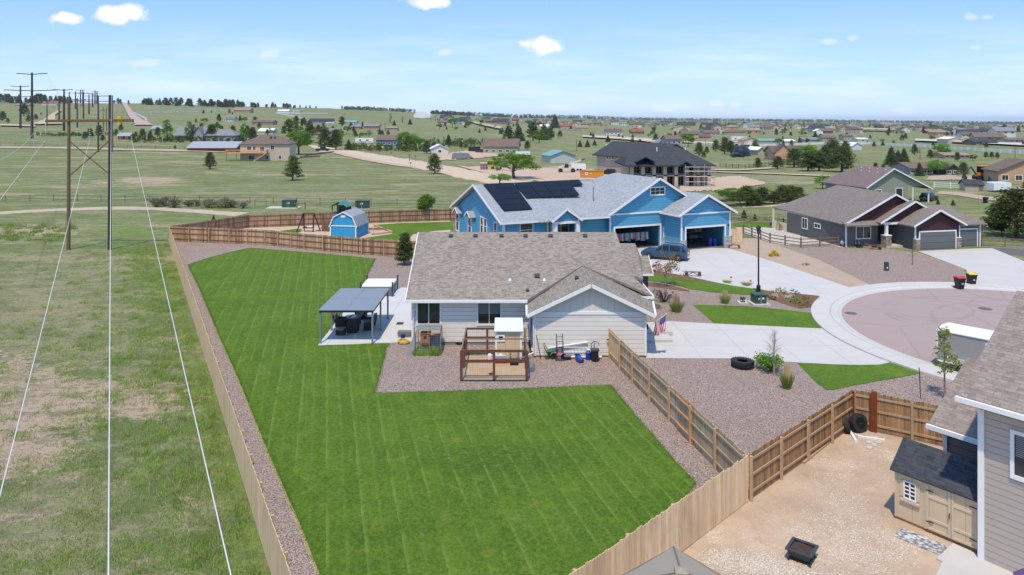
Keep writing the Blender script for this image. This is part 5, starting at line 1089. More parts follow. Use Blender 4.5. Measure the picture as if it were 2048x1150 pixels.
def seat(name, px, py, wd, dp, rz, lab, back=True, arms=True, cat='armchair', cush='cushion'):
    t_ = thing(name, lab, cat, (*PZ(px, py, .07)[:2], .07), rz); b = MB(); b.box(-wd/2, -dp/2, .04, wd/2, dp/2, .36); b.build('seat_base', M['wicker'], t_)
    if arms: 
        for s in (-1, 1): b = MB(); b.box(s*wd/2-.06*(s > 0)-.06*(s < 0)*0-(.0 if s > 0 else 0), -dp/2, .361, s*wd/2+.06*(s < 0)+.06*(s > 0)*0+(.06 if s > 0 else 0), dp/2, .60); b.build('arm', M['wicker'], t_)
    if back: b = MB(); b.ext([(-wd/2, dp/2, .36), (-wd/2, dp/2+.1, .36), (-wd/2, dp/2+.2, .88), (-wd/2, dp/2+.08, .88)], (wd, 0, 0)); b.build('backrest', M['wicker'], t_)
    b = MB(); b.box(-wd/2+.09, -dp/2+.02, .365, wd/2-.09, dp/2-.08, .47); b.build('cushion', M[cush], t_)
    if back: b = MB(); b.ext([(-wd/2+.1, dp/2-.1, .48), (-wd/2+.1, dp/2+.03, .48), (-wd/2+.1, dp/2+.09, .9), (-wd/2+.1, dp/2-.01, .9)], (wd-.2, 0, 0)); b.build('back_cushion', M[cush], t_)
    return t_
seat('footstool', 682, 669, .62, .55, 0, 'low dark wicker footstool at the front left under the pergola', False, False, 'footstool')
seat('armchair', 706, 664, .72, .7, R(180), 'dark wicker armchair with its back to us, next to the footstool')
seat('armchair', 682, 652, .7, .7, R(90), 'dark wicker armchair on the left side of the fire table')
seat('armchair', 722, 637, .75, .7, R(-8), 'dark wicker armchair behind the fire table, its back cushion facing us')
seat('sofa', 738, 656, 1.5, .75, R(-80), 'dark wicker two seat sofa on the right side of the fire table', cat='sofa')
ft = thing('fire_table', 'dark rectangular fire table between the wicker seats', 'table', (*PZ(708, 650, .07)[:2], .07), R(-12)); b = MB(); b.box(-.35, -.5, 0, .35, .5, .55); b.build('base', M['wicker'], ft); b = MB(); b.box(-.42, -.6, .55, .42, .6, .6); b.build('tabletop', M['dmetal'], ft); b = MB(); b.box(-.12, -.35, .6, .12, .35, .63); b.build('burner', M['galv'], ft)
t_ = thing('floor_grate', 'small dark green grate lying in the patio slab', 'grate', (*PZ(800, 647, .07)[:2], .07)); b = MB(); b.box(-.25, -.3, 0, .25, .3, .02); b.build('plate', M['dgreen'], t_); b = MB(); [b.box(-.22, -.27+k*.09, .02, .22, -.24+k*.09, .03) for k in range(6)]; b.build('slat', M['dmetal'], t_)
# hose, bucket, lumber
def coil(px, py, z, r0, r1, turns, rad, mat, name, lab, cat='hose'):
    c = PZ(px, py, z); t_ = c.copy(); pts = []
    for k in range(int(turns*18)): a = k*2*math.pi/18; r = r0+(r1-r0)*random.random(); pts.append(Vector((math.cos(a)*r, math.sin(a)*r*.9, rad+.03*random.random()+k*.0012)))
    b = MB(); b.path(pts, rad, 5); o = b.build(name, M[mat]); o.location = t_; return tag(o, lab, cat)
coil(807, 685, .07, .28, .42, 7, .02, 'yellowp', 'garden_hose', 'yellow garden hose coiled on the patio around the blue bucket')
coil(919, 688, .02, .22, .32, 6, .018, 'blackp', 'garden_hose', 'black hose coiled by the wall behind the brown coop frame')
def bucket(px, py, z, lab, mat='bluep', tilt=0.0, r=.16, h_=.38):
    t_ = thing('bucket', lab, 'bucket', (*PZ(px, py, z)[:2], z+(0 if not tilt else .12))); t_.rotation_euler = (tilt, 0, .6 if tilt else 0)
    b = MB(); b.lathe([(r*.8, 0), (r, h_), (r+.012, h_), (r+.012, h_-.03), (r-.01, h_-.02), (r*.78, .02), (0, .02)], n=14); b.build('body', M[mat], t_)
    b = MB(); b.path([(math.cos(a)*(r+.02), 0, h_-.04-.14*math.sin(a)) for a in np.linspace(0, math.pi, 8)], .006, 4); b.build('handle', M['galv'], t_); return t_
bucket(806, 681, .07, 'blue bucket standing in the yellow hose')
for k in range(6):
    z = .07+(k//2)*.13; c = PZ(812, 679, z); b = MB(); b.box(-.55, -.12, 0, .45, .1, .11, rot=random.uniform(-.08, .08)); o = b.build('timber', M['oldwood']); o.location = (-7.3+random.uniform(-.12, .05), 49.9+(k % 2)*.28, z)
    tag(o, 'grey weathered timber in the small stack at the house corner', 'timber', 'timbers stacked at the house corner')
# small rabbit pen
hp = thing('wire_pen', 'small wire pen of thin posts overgrown with weeds under the left window', 'pen', (-6.2, 46.1, 0))
for x, y in ((0, 0), (1.55, 0), (0, 1.7), (1.55, 1.7), (.8, 1.7)): b = MB(); b.cbox(x, y, 0, .05, .05, 1.42); b.build('post', M['dgreen' if y == 0 else 'hutch'], hp)
b = MB()
for y in (0, 1.7): b.beam((0, y, 1.42), (1.55, y, 1.42), .04, .04)
for x in (0, .8, 1.55): b.beam((x, 0, 1.42), (x, 1.7, 1.42), .04, .04)
b.build('rail', M['hutch'], hp)
b = MB()
for x0, x1 in ((.0, .76), (.82, 1.56)): b.ext([(x0, .6, 1.46), (x1, .6, 1.46), (x1, 1.75, 1.5), (x0, 1.75, 1.5)], (0, 0, .02))
b.build('roof_panel', M['tarp'], hp)
b = MB()
for k in range(12): b.box(.02+k*.13, -.006, .02, .026+k*.13, .0, 1.4); b.box(-.006, .05+k*.14, .02, 0, .056+k*.14, 1.4); b.box(1.555, .05+k*.14, .02, 1.56, .056+k*.14, 1.4)
for k in range(9): z = .1+k*.15; b.box(0, -.008, z, 1.55, -.004, z+.006); b.box(1.552, 0, z, 1.556, 1.7, z+.006)
b.build('wire_mesh', M['galv'], hp)
b = MB(); b.ext([(.62, 1.5, .2), (1.5, 1.2, .45), (1.5, 1.3, 1.1), (.62, 1.52, .8)], (0, .02, 0)); b.build('tarp', M['tarp'], hp)
ht = thing('rabbit_hutch', 'orange brown wooden hutch standing in the small wire pen', 'hutch', (-5.98, 46.9, .25)); b = MB(); b.box(0, 0, .25, .62, .55, .95); b.build('body', M['hutch'], ht); b = MB(); [b.cbox(x, y, -.25, .05, .05, .5) for x in (.04, .58) for y in (.05, .5)]; b.build('leg', M['hutch'], ht)
b = MB(); b.box(.12, -.03, .35, .5, -.003, .85); b.build('door', M['hutch'], ht); b = MB(); b.box(.22, -.045, .62, .42, -.031, .78); b.build('opening', M['blackp'], ht)
n_ = 2600; x = rng.uniform(-6.3, -4.6, n_); y = rng.uniform(46.0, 47.2, n_); blades('weeds', x, y, rng.uniform(.1, .42, n_), .05, M['gblade'], .7, 'tall green weeds growing inside the small wire pen', 'weeds', .01)
t_ = thing('board', 'dark grey warped board leaning on the small wire pen', 'board', (-6.75, 46.2, 0)); b = MB(); b.ext([(0, 0, 0), (.3, .1, 0), (.55, 1.0, .95), (.3, .95, 1.0)], (.03, 0, .02)); b.build('plank', M['grey2'], t_)
# chicken coop run
cp = thing('chicken_run', 'brown timber chicken run with open top and straw floor', 'chicken run', (-2.93, 41.6, 0)); Wc, Dc, Hc = 3.78, 4.5, 1.75
for x, y in ((0, 0), (Wc/2, 0), (Wc, 0), (0, Dc), (1.35, Dc), (2.05, Dc), (Wc, Dc), (0, Dc/2), (Wc, Dc/2)): b = MB(); b.cbox(x, y, 0, .14, .14, Hc); b.build('post', M['coopred'], cp)
for z in (1.1, Hc-.07):
    b = MB(); b.box(0, -.05, z, Wc, .05, z+.13); b.build('rail', M['coopred'], cp)
    b = MB(); b.box(0, Dc-.05, z, 2.1, Dc+.05, z+.12); b.build('rail', M['coopred'], cp)
b = MB(); b.box(-.04, 0, Hc-.06, .04, Dc, Hc+.03); b.box(Wc-.04, 0, Hc-.06, Wc+.04, Dc, Hc+.03); b.box(0, 2.2, Hc-.02, Wc, 2.27, Hc+.05); b.build('top_rail', M['split'], cp)
b = MB(); b.box(.07, Dc-.04, .12, 2.1, Dc+.04, .2); b.box(.0, -.07, 0, Wc, .0, .09); b.build('bottom_rail', M['dgreen'], cp)
b = MB(); b.box(.08, .08, 0, Wc-.08, Dc-.08, .06); b.build('straw_floor', M['straw'], cp)
b = MB()
for k in range(26): b.box(.1+k*.14, -.008, .1, .104+k*.14, -.004, Hc-.1)
for k in range(11): b.box(.08, -.01, .15+k*.15, Wc-.08, -.006, .154+k*.15)
for k in range(14): b.box(.1+k*.14, Dc+.004, .2, .104+k*.14, Dc+.008, Hc-.1)
b.build('wire_mesh', M['dmetal'], cp)
co = thing('chicken_coop', 'tan chicken coop with white sloping roof and tiny window', 'chicken coop', (-1.02, 44.5, .06)); b = MB(); b.ext([(0, 0, .25), (0, 1.35, .25), (0, 1.35, 2.25), (0, 0, 1.95)], (1.62, 0, 0)); b.build('wall', M['shedtan'], co)
b = MB(); b.ext([(-.07, -.15, 1.98), (1.7, -.15, 1.98), (1.7, 1.5, 2.36), (-.07, 1.5, 2.36)], (0, 0, .05)); b.build('roof', M['sheet'], co)
b = MB(); b.box(-.02, -.03, .2, .1, -.003, 1.95); b.box(1.52, -.03, .2, 1.64, -.003, 1.95); b.box(.1, -.05, 1.35, .58, -.004, 1.8); b.build('trim', M['white'], co)
b = MB(); b.box(.2, -.065, 1.48, .46, -.051, 1.68); b.build('window', M['glass'], co)
b = MB(); b.box(.9, -.4, .0, 1.4, -.004, .28); b.build('ramp_box', M['blackp'], co); b = MB(); b.box(.88, -.05, .28, .95, -.005, .7); b.box(1.36, -.05, .28, 1.43, -.005, .7); b.build('door_frame', M['hutch'], co)
for x, y in ((.06, .06), (1.5, .06)): b = MB(); b.cbox(x, y, 0, .1, .1, .25); b.build('leg', M['coopred'], co)
t_ = thing('poultry_feeder', 'red and white poultry feeder box behind the front rail of the run', 'feeder', (*PZ(1001, 727)[:2], .06)); b = MB(); b.box(-.33, -.2, 0, .33, .2, .32); b.build('base', M['redp'], t_); b = MB(); b.box(-.34, -.21, .32, .34, .21, .5); b.lathe([(.18, .5), (.14, .6)], n=10); b.build('lid', M['whitep'], t_); b = MB(); [b.box(x-.06, -.215, .05, x+.06, -.201, .2) for x in (-.2, 0, .2)]; b.build('opening', M['blackp'], t_)
t_ = thing('crate', 'cream plastic slatted crate at the right in the chicken run', 'crate', (*PZ(1031, 724)[:2], .06), R(4)); b = MB(); b.box(-.4, -.1, 0, .4, .3, .5); b.build('body', M['creamp'], t_); b = MB(); [b.box(-.36, -.12, .05+k*.07, .36, -.101, .08+k*.07) for k in range(6)]; b.build('slat', M['shedtan'], t_)
t_ = thing('poultry_drinker', 'white hanging poultry drinker with red base in the run', 'drinker', (-1.3, 42.2, .98)); b = MB(); b.lathe([(.14, .1), (.13, .35), (.05, .42)], n=12); b.build('jar', M['whitep'], t_); b = MB(); b.lathe([(.19, 0), (.2, .1), (.14, .1)], n=12); b.build('base', M['redp'], t_); b = MB(); b.tube((0, 0, .42), (0, 0, .8), .01); b.build('cord', M['dmetal'], t_)
for px, py, lab in ((944, 708, 'left'), (958, 708, 'right')): b = MB(); b.lathe([(.1, 0), (.22, .1), (.2, .1), (.09, .03), (0, .03)], n=12); o = b.build('feed_bowl', M['greenp']); o.location = (*PZ(px, py)[:2], .07); tag(o, lab+' one of the green bowls at the back of the chicken run', 'bowl')
b = MB(); b.ext([(0, 0, 0), (.12, -.03, 0), (.2, .06, 0), (.08, .1, 0)], (0, 0, .05)); b.ext([(.1, .02, .051), (.24, .03, .051), (.16, .12, .051)], (0, 0, .04)); o = b.build('toy', M['orangep']); o.location = (*PZ(977, 751)[:2], .06); tag(o, 'small orange toy on the straw of the run', 'toy')
b = MB(); b.tube((0, 0, .16), (.05, 1.1, .16), .17, .17, 14); o = b.build('mesh_roll', M['grey2']); o.location = PZ(1063, 745); tag(o, 'grey roll lying on the gravel right of the chicken run', 'roll')
# tools along the garage wall
gy = 45.55
def wx(px): return PY(px, 700, gy).x
t_ = thing('snow_shovel', 'blue handled tool leaning in the wall corner left of the garage', 'shovel', (1.2, 47.7, .1)); b = MB(); b.tube((0, 0, .3), (.12, .45, 1.75), .03); b.build('handle', M['bluep'], t_); b = MB(); b.ext([(-.12, -.06, 0), (.12, -.06, 0), (.1, .08, .4), (-.1, .08, .4)], (0, .03, 0)); b.build('blade', M['blackp'], t_)
t_ = thing('metal_rod', 'thin black rod leaning on the left end of the garage wall', 'rod', (wx(1082), gy-.2, 0)); b = MB(); b.tube((0, 0, 0), (-.28, .38, 1.45), .018); b.build('rod', M['blackp'], t_)
t_ = thing('seed_spreader', 'green hopper garden spreader by the garage wall', 'spreader', (wx(1098), gy-.15, 0)); b = MB(); b.lathe([(.08, .28), (.24, .52), (.25, .55)], n=12); b.build('hopper', M['greenp'], t_)
for s in (-.2, .2): b = MB(); b.lathe([(.13, -.03), (.13, .03)], (s, 0, .13), 12, axis='x'); b.build('wheel', M['tyre'], t_)
b = MB(); b.path([(-.1, .05, .3), (-.35, -.05, .9), (-.3, .3, .95), (.0, .05, .35)], .015); b.build('handle', M['blackp'], t_)
def wheel3(parent, x, y, z, r, w_=.05, m_='tyre'):
    b = MB(); b.lathe([(r*.86, -w_/2), (r, -w_/3), (r, w_/3), (r*.86, w_/2), (r*.86, -w_/2)], (x, y, z), 16, axis='x'); o = b.build('wheel', M[m_], parent)
    b = MB(); 
    for k in range(5): a = k*math.pi/5; b.tube((x, y+math.cos(a)*r*.86, z+math.sin(a)*r*.86), (x, y-math.cos(a)*r*.86, z-math.sin(a)*r*.86), .006, n=4)
    b.build('spoke', M['rim'], o)
bk = thing('bicycle', 'small red bicycle parked behind the black hand truck', 'bicycle', (wx(1108), gy-.1, 0), R(75)); wheel3(bk, 0, 0, .2, .2); wheel3(bk, 0, -.62, .2, .2)
b = MB(); b.path([(0, 0, .2), (0, -.2, .48), (0, -.5, .52), (0, -.62, .2)], .022); b.path([(0, -.5, .52), (0, -.3, .22), (0, 0, .2)], .02); b.path([(0, -.3, .22), (0, -.2, .55)], .02); b.build('frame', M['redp'], bk)
b = MB(); b.path([(-.22, -.48, .78), (0, -.52, .68), (.22, -.48, .78)], .015); b.path([(0, -.52, .68), (0, -.5, .5)], .015); b.build('handlebar', M['dmetal'], bk); b = MB(); b.box(-.06, -.28, .55, .06, -.08, .59); b.build('saddle', M['blackp'], bk)
ld = thing('hand_truck', 'upright black hand truck with rungs before the garage wall', 'hand truck', (wx(1119), gy-.15, 0)); b = MB()
for x in (-.2, .2): b.tube((x, 0, .1), (x, .1, 1.6), .025)
for z in (.4, .75, 1.1, 1.4): b.tube((-.2, .07*z, z), (.2, .07*z, z), .018)
b.build('frame', M['dmetal'], ld); b = MB(); b.box(-.3, -.35, .02, .3, 0, .06); b.build('toe_plate', M['dmetal'], ld)
for x in (-.27, .27): b = MB(); b.lathe([(.13, -.03), (.13, .03)], (x, .08, .13), 12, axis='x'); b.build('wheel', M['tyre'], ld)
t_ = thing('plastic_pipe', 'long white pipe leaning sideways along the garage wall', 'pipe', (wx(1097), 45.7, .62)); b = MB(); b.tube((0, 0, 0), (2.5, 0, .38), .05, n=10); b.build('pipe', M['whitep'], t_)
t_ = thing('wire_screen', 'low wire screen standing by the garage wall under the white pipe', 'wire screen', (wx(1128), 45.6, 0)); b = MB()
for k in range(9): b.tube((k*.22, 0, 0), (k*.22, .03, .72), .012, n=4)
for z in (.1, .4, .7): b.tube((0, 0, z), (1.76, 0, z), .012, n=4)
b.build('frame', M['galv'], t_)
t_ = thing('tool_box', 'black low box next to the hand truck', 'box', (wx(1134), gy-.15, 0)); b = MB(); b.box(-.2, -.2, 0, .2, .15, .22); b.build('body', M['blackp'], t_); b = MB(); b.box(-.22, -.22, .22, .22, .17, .32); b.build('lid', M['grey2'], t_)
t_ = thing('sled', 'white and red flat board lying along the garage wall', 'board', (wx(1137), 45.4, 0)); b = MB(); b.box(0, 0, .12, 2.1, .18, .17); b.build('top', M['whitep'], t_); b = MB(); b.box(.02, .02, 0, .9, .16, .12); b.build('base', M['redp'], t_)
bucket(1155, 721, 0, 'upright blue bucket before the garage wall'); bucket(1164, 727, 0, 'tipped over blue bucket on the gravel', tilt=R(-68), r=.2, h_=.42)
t_ = thing('shop_vacuum', 'black lidded cart with a bent handle near the gate', 'cart', (wx(1188), gy-.5, 0)); b = MB(); b.ext([(-.2, -.2, .06), (.2, -.2, .06), (.24, .2, .06), (-.24, .2, .06)], (0, 0, .62)); b.build('body', M['blackp'], t_); b = MB(); b.box(-.26, -.23, .68, .26, .23, .76); b.build('lid', M['dmetal'], t_); b = MB(); b.path([(-.22, .2, .7), (-.2, .25, 1.05), (0, .27, 1.18), (.25, .25, 1.1), (.28, .2, .9)], .02); b.build('handle', M['blackp'], t_)
t_ = thing('water_jug', 'blue and clear container left of the black cart', 'container', (wx(1176), gy-.2, 0)); b = MB(); b.lathe([(.17, 0), (.18, .45), (.1, .55), (.1, .6)], n=12); b.build('body', M['bluep'], t_); b = MB(); b.lathe([(.11, .6), (.11, .66)], n=10); b.build('cap', M['whitep'], t_)
t_ = thing('post_stub', 'short grey metal pipe standing at the garage wall', 'pipe', (wx(1189), 45.65, 0)); b = MB(); b.tube((0, 0, 0), (0, 0, 1.05), .05); b.build('pipe', M['galv'], t_)
# flag
fl = thing('flag', 'American flag hanging from an angled pole at the garage corner', 'flag', (8.55, 46.0, 1.75)); tip = PY(1333, 628, 46.0)-fl.location
b = MB(); b.tube((0, 0, 0), tip, .014); b.lathe([(0, 0), (.03, .02), (0, .06)], tip, 8); b.build('pole', M['whitep'], fl)
W_, Hh = 20, 13; V = []; Fc = []; ca, cb = MB(), MB(); c1 = MB()
hoist0 = tip*.98; hoist1 = tip*.45; 
def fp(u, v):  # u along stripes (fly, hangs down), v along hoist
    p = hoist0.lerp(hoist1, v); return p+Vector((-.10*u+.05*math.sin(v*9+u*3)*u, .10*math.sin(u*5+v*11)*(.3+u), -1.05*u-.05*math.sin(v*6)))
for j in range(Hh):
    for i in range(W_):
        u0, u1, v0, v1 = i/W_, (i+1)/W_, j/Hh, (j+1)/Hh
        tgt = c1 if (u0 < .4 and j < 7) else (ca if j % 2 == 0 else cb)
        tgt.poly([fp(u0, v0), fp(u1, v0), fp(u1, v1), fp(u0, v1)])
ca.build('red_stripe', plain('flag_red', (.55, .03, .05), .8), fl); cb.build('white_stripe', plain('flag_white', (.78, .78, .78), .8), fl); c1.build('canton', plain('flag_blue', (.02, .04, .18), .8), fl)
b = MB()
for i in range(6):
    for j in range(5):
        c = fp(.035+i*.065, .05+j*.11); b.poly([c+Vector((.022*math.cos(a)*(1 if k % 2 == 0 else .42), -.006, .022*math.sin(a)*(1 if k % 2 == 0 else .42))) for k, a in enumerate(np.linspace(math.pi/2, math.pi/2+2*math.pi, 11)[:-1])])
b.build('star', MATS['flag_white'], fl)
# big tyre lying on the rocks
ty = thing('tractor_tyre', 'big black tractor tyre lying flat on the mauve rocks', 'tyre', PZ(1485, 734), .3); ty.scale = (.68, .68, .75)
b = MB(); b.lathe([(.50, .06), (.72, .02), (.90, .06), (.95, .18), (.95, .44), (.90, .56), (.72, .60), (.50, .56), (.46, .5), (.52, .44), (.70, .46), (.80, .4), (.80, .2), (.70, .15), (.52, .16), (.46, .12), (.50, .06)], n=40); b.build('casing', M['tyre'], ty)
b = MB()
for k in range(26):
    for s in (0, 1):
        a0 = (k+.5*s)*2*math.pi/26; a1 = a0+.17; z0, z1 = (.03, .34) if s == 0 else (.59, .28)
        f = lambda a, z, rr: Vector((math.cos(a)*rr, math.sin(a)*rr, z)); w_ = .075
        b.add([f(a0, z0, .94), f(a0+w_, z0, .94), f(a1+w_, z1, .94), f(a1, z1, .94), f(a0, z0, .995), f(a0+w_, z0, .995), f(a1+w_, z1, 1.01), f(a1, z1, 1.01)], [(3, 2, 1, 0), (4, 5, 6, 7), (0, 1, 5, 4), (1, 2, 6, 5), (2, 3, 7, 6), (3, 0, 4, 7)])
b.build('tread', M['tyre'], ty)
# wheels and scraps in the dirt yard corner
def leanwheel(px, py, r, rz, lean, lab, w_=.26):
    t_ = thing('car_wheel', lab, 'wheel', PZ(px, py), rz); t_.rotation_euler = (lean, 0, rz)
    b = MB(); b.lathe([(r*.62, -w_/2), (r*.95, -w_/2), (r, -w_/3), (r, w_/3), (r*.95, w_/2), (r*.62, w_/2), (r*.62, -w_/2)], (0, 0, r), 28, axis='y'); b.build('tyre', M['tyre'], t_)
    b = MB(); b.lathe([(r*.62, -w_*.4), (r*.6, -w_*.46), (r*.55, -w_*.2), (r*.1, -w_*.3), (0, -w_*.32)], (0, 0, r), 24, axis='y'); o = b.build('rim', M['rimd'], t_)
    b = MB()
    for k in range(10): a = k*math.pi/5; b.beam((0, -w_*.42, r), (math.cos(a)*r*.58, -w_*.4, r+math.sin(a)*r*.58), .035, .03)
    b.lathe([(.05, -w_*.5), (.06, -w_*.35)], (0, 0, r), 10, axis='y'); b.build('spoke', M['rim'], o); return t_
leanwheel(1721, 865, .44, R(20), R(-14), 'larger black wheel with spoked rim leaning in the fence corner'); leanwheel(1698, 866, .36, R(62), R(-12), 'smaller black wheel seen edge on, left in the fence corner', .2)
t_ = thing('metal_bracket', 'pale metal bracket standing between the two wheels', 'bracket', PZ(1709, 858), .3); b = MB(); b.path([(-.12, 0, 0), (-.1, 0, .62)], .025); b.path([(.12, -.05, 0), (.14, 0, .62)], .025); b.path([(-.1, 0, .2), (.12, 0, .2)], .02); b.build('frame', M['galv'], t_)
for a, c, lab in (((1697, 860), (1712, 885), 'white pipe lying towards us on the dirt near the wheels'), ((1716, 875), (1769, 883), 'white pipe lying across the dirt beside the pavers')):
    p, q = PZ(*a), PZ(*c); b = MB(); b.beam((0, 0, .06), q-p+Vector((0, 0, .06)), .11, .08); b.beam((q-p)*.97+Vector((0, 0, .06)), q-p+Vector((0, 0, .061))+(q-p)*.01, .13, .1); o = b.build('downspout_piece', M['whitep']); o.location = p; tag(o, lab, 'pipe')
for i, (px, py, a_) in enumerate(((1723, 864, .2), (1738, 886, .5), (1748, 891, 1.2), (1757, 886, .1), (1739, 897, .8), (1750, 877, .4), (1714, 872, 0))):
    b = MB(); b.ext([(math.cos(k*math.pi/3)*.19, math.sin(k*math.pi/3)*.13, 0) for k in range(6)], (0, 0, .06)); o = b.build('paving_stone', M['conc']); o.location = PZ(px, py); o.rotation_euler = (0, 0, a_); tag(o, 'flat grey concrete paver lying on the dirt near the white pipes', 'paver', 'loose pavers on the dirt')
p, q = PZ(1688, 862), PZ(1607, 928); b = MB(); b.beam((0, 0, .05), q-p+Vector((0, 0, .05)), .1, .1); o = b.build('timber', M['rail']); o.location = p; tag(o, 'long pale timber edging on the dirt along the brown fence', 'timber')
# fire pit
fpit = thing('fire_pit', 'black square metal fire pit with peaked mesh lid on the dirt', 'fire pit', (*PZ(1604, 1118)[:2], 0), R(-38)); fpit.scale = (.84, .84, .9); b = MB()
a_, c_ = .47, .34
b.add([(-a_, -a_, .42), (a_, -a_, .42), (a_, a_, .42), (-a_, a_, .42), (-c_, -c_, .1), (c_, -c_, .1), (c_, c_, .1), (-c_, c_, .1)], [(0, 4, 5, 1), (1, 5, 6, 2), (2, 6, 7, 3), (3, 7, 4, 0), (4, 7, 6, 5)]); b.build('bowl', M['dmetal'], fpit)
b = MB()
for s in (-1, 1):
    for t in (-1, 1): b.beam((s*c_, t*c_, .12), (s*(c_+.08), t*(c_+.08), 0), .09, .09)
b.box(-c_-.05, -c_-.05, .06, c_+.05, c_+.05, .12); b.build('leg', M['blackp'], fpit)
b = MB()
for s in (-1, 1): b.beam((-a_-.05, s*a_, .44), (a_+.05, s*a_, .44), .12, .04); b.beam((s*a_, -a_, .445), (s*a_, a_, .445), .12, .04)
b.build('rim', M['dmetal'], fpit); b = MB(); b.box(-a_+.06, -a_+.06, .36, a_-.06, a_-.06, .38); b.build('ash', plain('rusty_ash', (.09, .045, .03), .95, var=.5, scale=12), fpit)
b = MB()
for s in (-1, 1):
    for t in (-1, 1): b.tube((s*(a_-.05), t*(a_-.05), .46), (0, 0, .66), .012, n=5)
for k in range(1, 6):
    f = k/6; 
    for s in (-1, 1): b.tube((-(a_-.05)*f, s*(a_-.05)*f, .46+.2*(1-f)), ((a_-.05)*f, s*(a_-.05)*f, .46+.2*(1-f)), .006, n=4); b.tube((s*(a_-.05)*f, -(a_-.05)*f, .46+.2*(1-f)), (s*(a_-.05)*f, (a_-.05)*f, .46+.2*(1-f)), .006, n=4)
b.build('mesh_lid', M['dmetal'], fpit)
# gazebo top and purple umbrella at the bottom edge
gz = thing('gazebo', 'taupe cloth gazebo roof at the bottom edge before the cream fence', 'gazebo', (4.54, 19.3, 0), R(37.7)); ap = Vector((0, 0, 2.92)); s_ = 1.57; cz = 2.3; b = MB()
cs = [Vector((-s_, -s_, cz)), Vector((s_, -s_, cz)), Vector((s_, s_, cz)), Vector((-s_, s_, cz))]
for k in range(4):
    p, q = cs[k], cs[(k+1) % 4]; m_ = (p+q)/2+Vector((0, 0, -.04)); b.add([p, m_, q, ap], [(0, 1, 3), (1, 2, 3)]); b.ext([p, q, q+Vector((0, 0, -.22)), p+Vector((0, 0, -.22))], ((p+q)/2).normalized()*.01)
b.build('canopy', M['canopy'], gz); b = MB(); b.lathe([(.26, 2.86), (.24, 2.98), (0, 3.05)], n=4); b.build('vent_cap', M['canopy'], gz); b = MB()
for c in cs: b.beam(ap+Vector((0, 0, .015)), c+Vector((0, 0, .015)), .05, .02)
b.build('seam', plain('seam', (.17, .135, .1), .8), gz)
for c in cs: b = MB(); b.cbox(c.x*.96, c.y*.96, 0, .08, .08, cz-.05); b.build('post', M['dmetal'], gz)
um = thing('parasol', 'purple parasol top peeking in at the bottom right corner', 'parasol', (*PY(2088, 1150, 20.4)[:2], 0)); b = MB(); b.lathe([(.0, 2.24), (.3, 2.16), (.75, 1.9)], n=8); b.build('canopy', M['purple'], um); b = MB(); b.tube((0, 0, 0), (0, 0, 2.25), .025); b.build('pole', M['dmetal'], um)
# ---------------------------------------------------------------- wheelie bins
def bin_(px, py, lab, lid, rz=0.0, body='blackp', s=1.0, terr=False):
    t_ = thing('wheelie_bin', lab, 'bin', HIT(px, py) if terr else PZ(px, py), rz, None); b = MB()
    lo, hi = [(-.24, -.24), (.24, -.24), (.24, .22), (-.24, .22)], [(-.33, -.36), (.33, -.36), (.33, .33), (-.33, .33)]
    b.add([(x*s, y*s, .06*s) for x, y in lo]+[(x*s, y*s, 1.0*s) for x, y in hi], [(3, 2, 1, 0), (4, 5, 6, 7), (0, 1, 5, 4), (1, 2, 6, 5), (2, 3, 7, 6), (3, 0, 4, 7)]); b.box(-.35*s, -.38*s, .93*s, .35*s, .35*s, .99*s); b.build('body', M[body], t_)
    b = MB(); b.ext([(-.37*s, -.40*s, 1.005*s), (.37*s, -.40*s, 1.005*s), (.36*s, .0, 1.09*s), (.35*s, .40*s, 1.06*s), (-.35*s, .40*s, 1.06*s), (-.36*s, 0, 1.09*s)], (0, 0, .035)); b.build('lid', M[lid], t_)
    for x in (-.27, .27): b = MB(); b.lathe([(.13*s, -.03), (.13*s, .03)], (x*s, .24*s, .13*s), 12, axis='x'); b.build('wheel', M['tyre'], t_)
    b = MB(); b.box(-.05, -.375*s, .5, .12, -.32*s, .56); b.build('sticker', M['white'], t_); return t_
bin_(1919, 578, 'black wheelie bin with dark red lid on the kerb', 'redp', .1); bin_(1943, 570, 'black wheelie bin with yellow lid on the kerb', 'yellow', -.05); bin_(1971, 406, 'lone dark wheelie bin on the farm track beyond the grey house', 'dmetal', .3, terr=True)
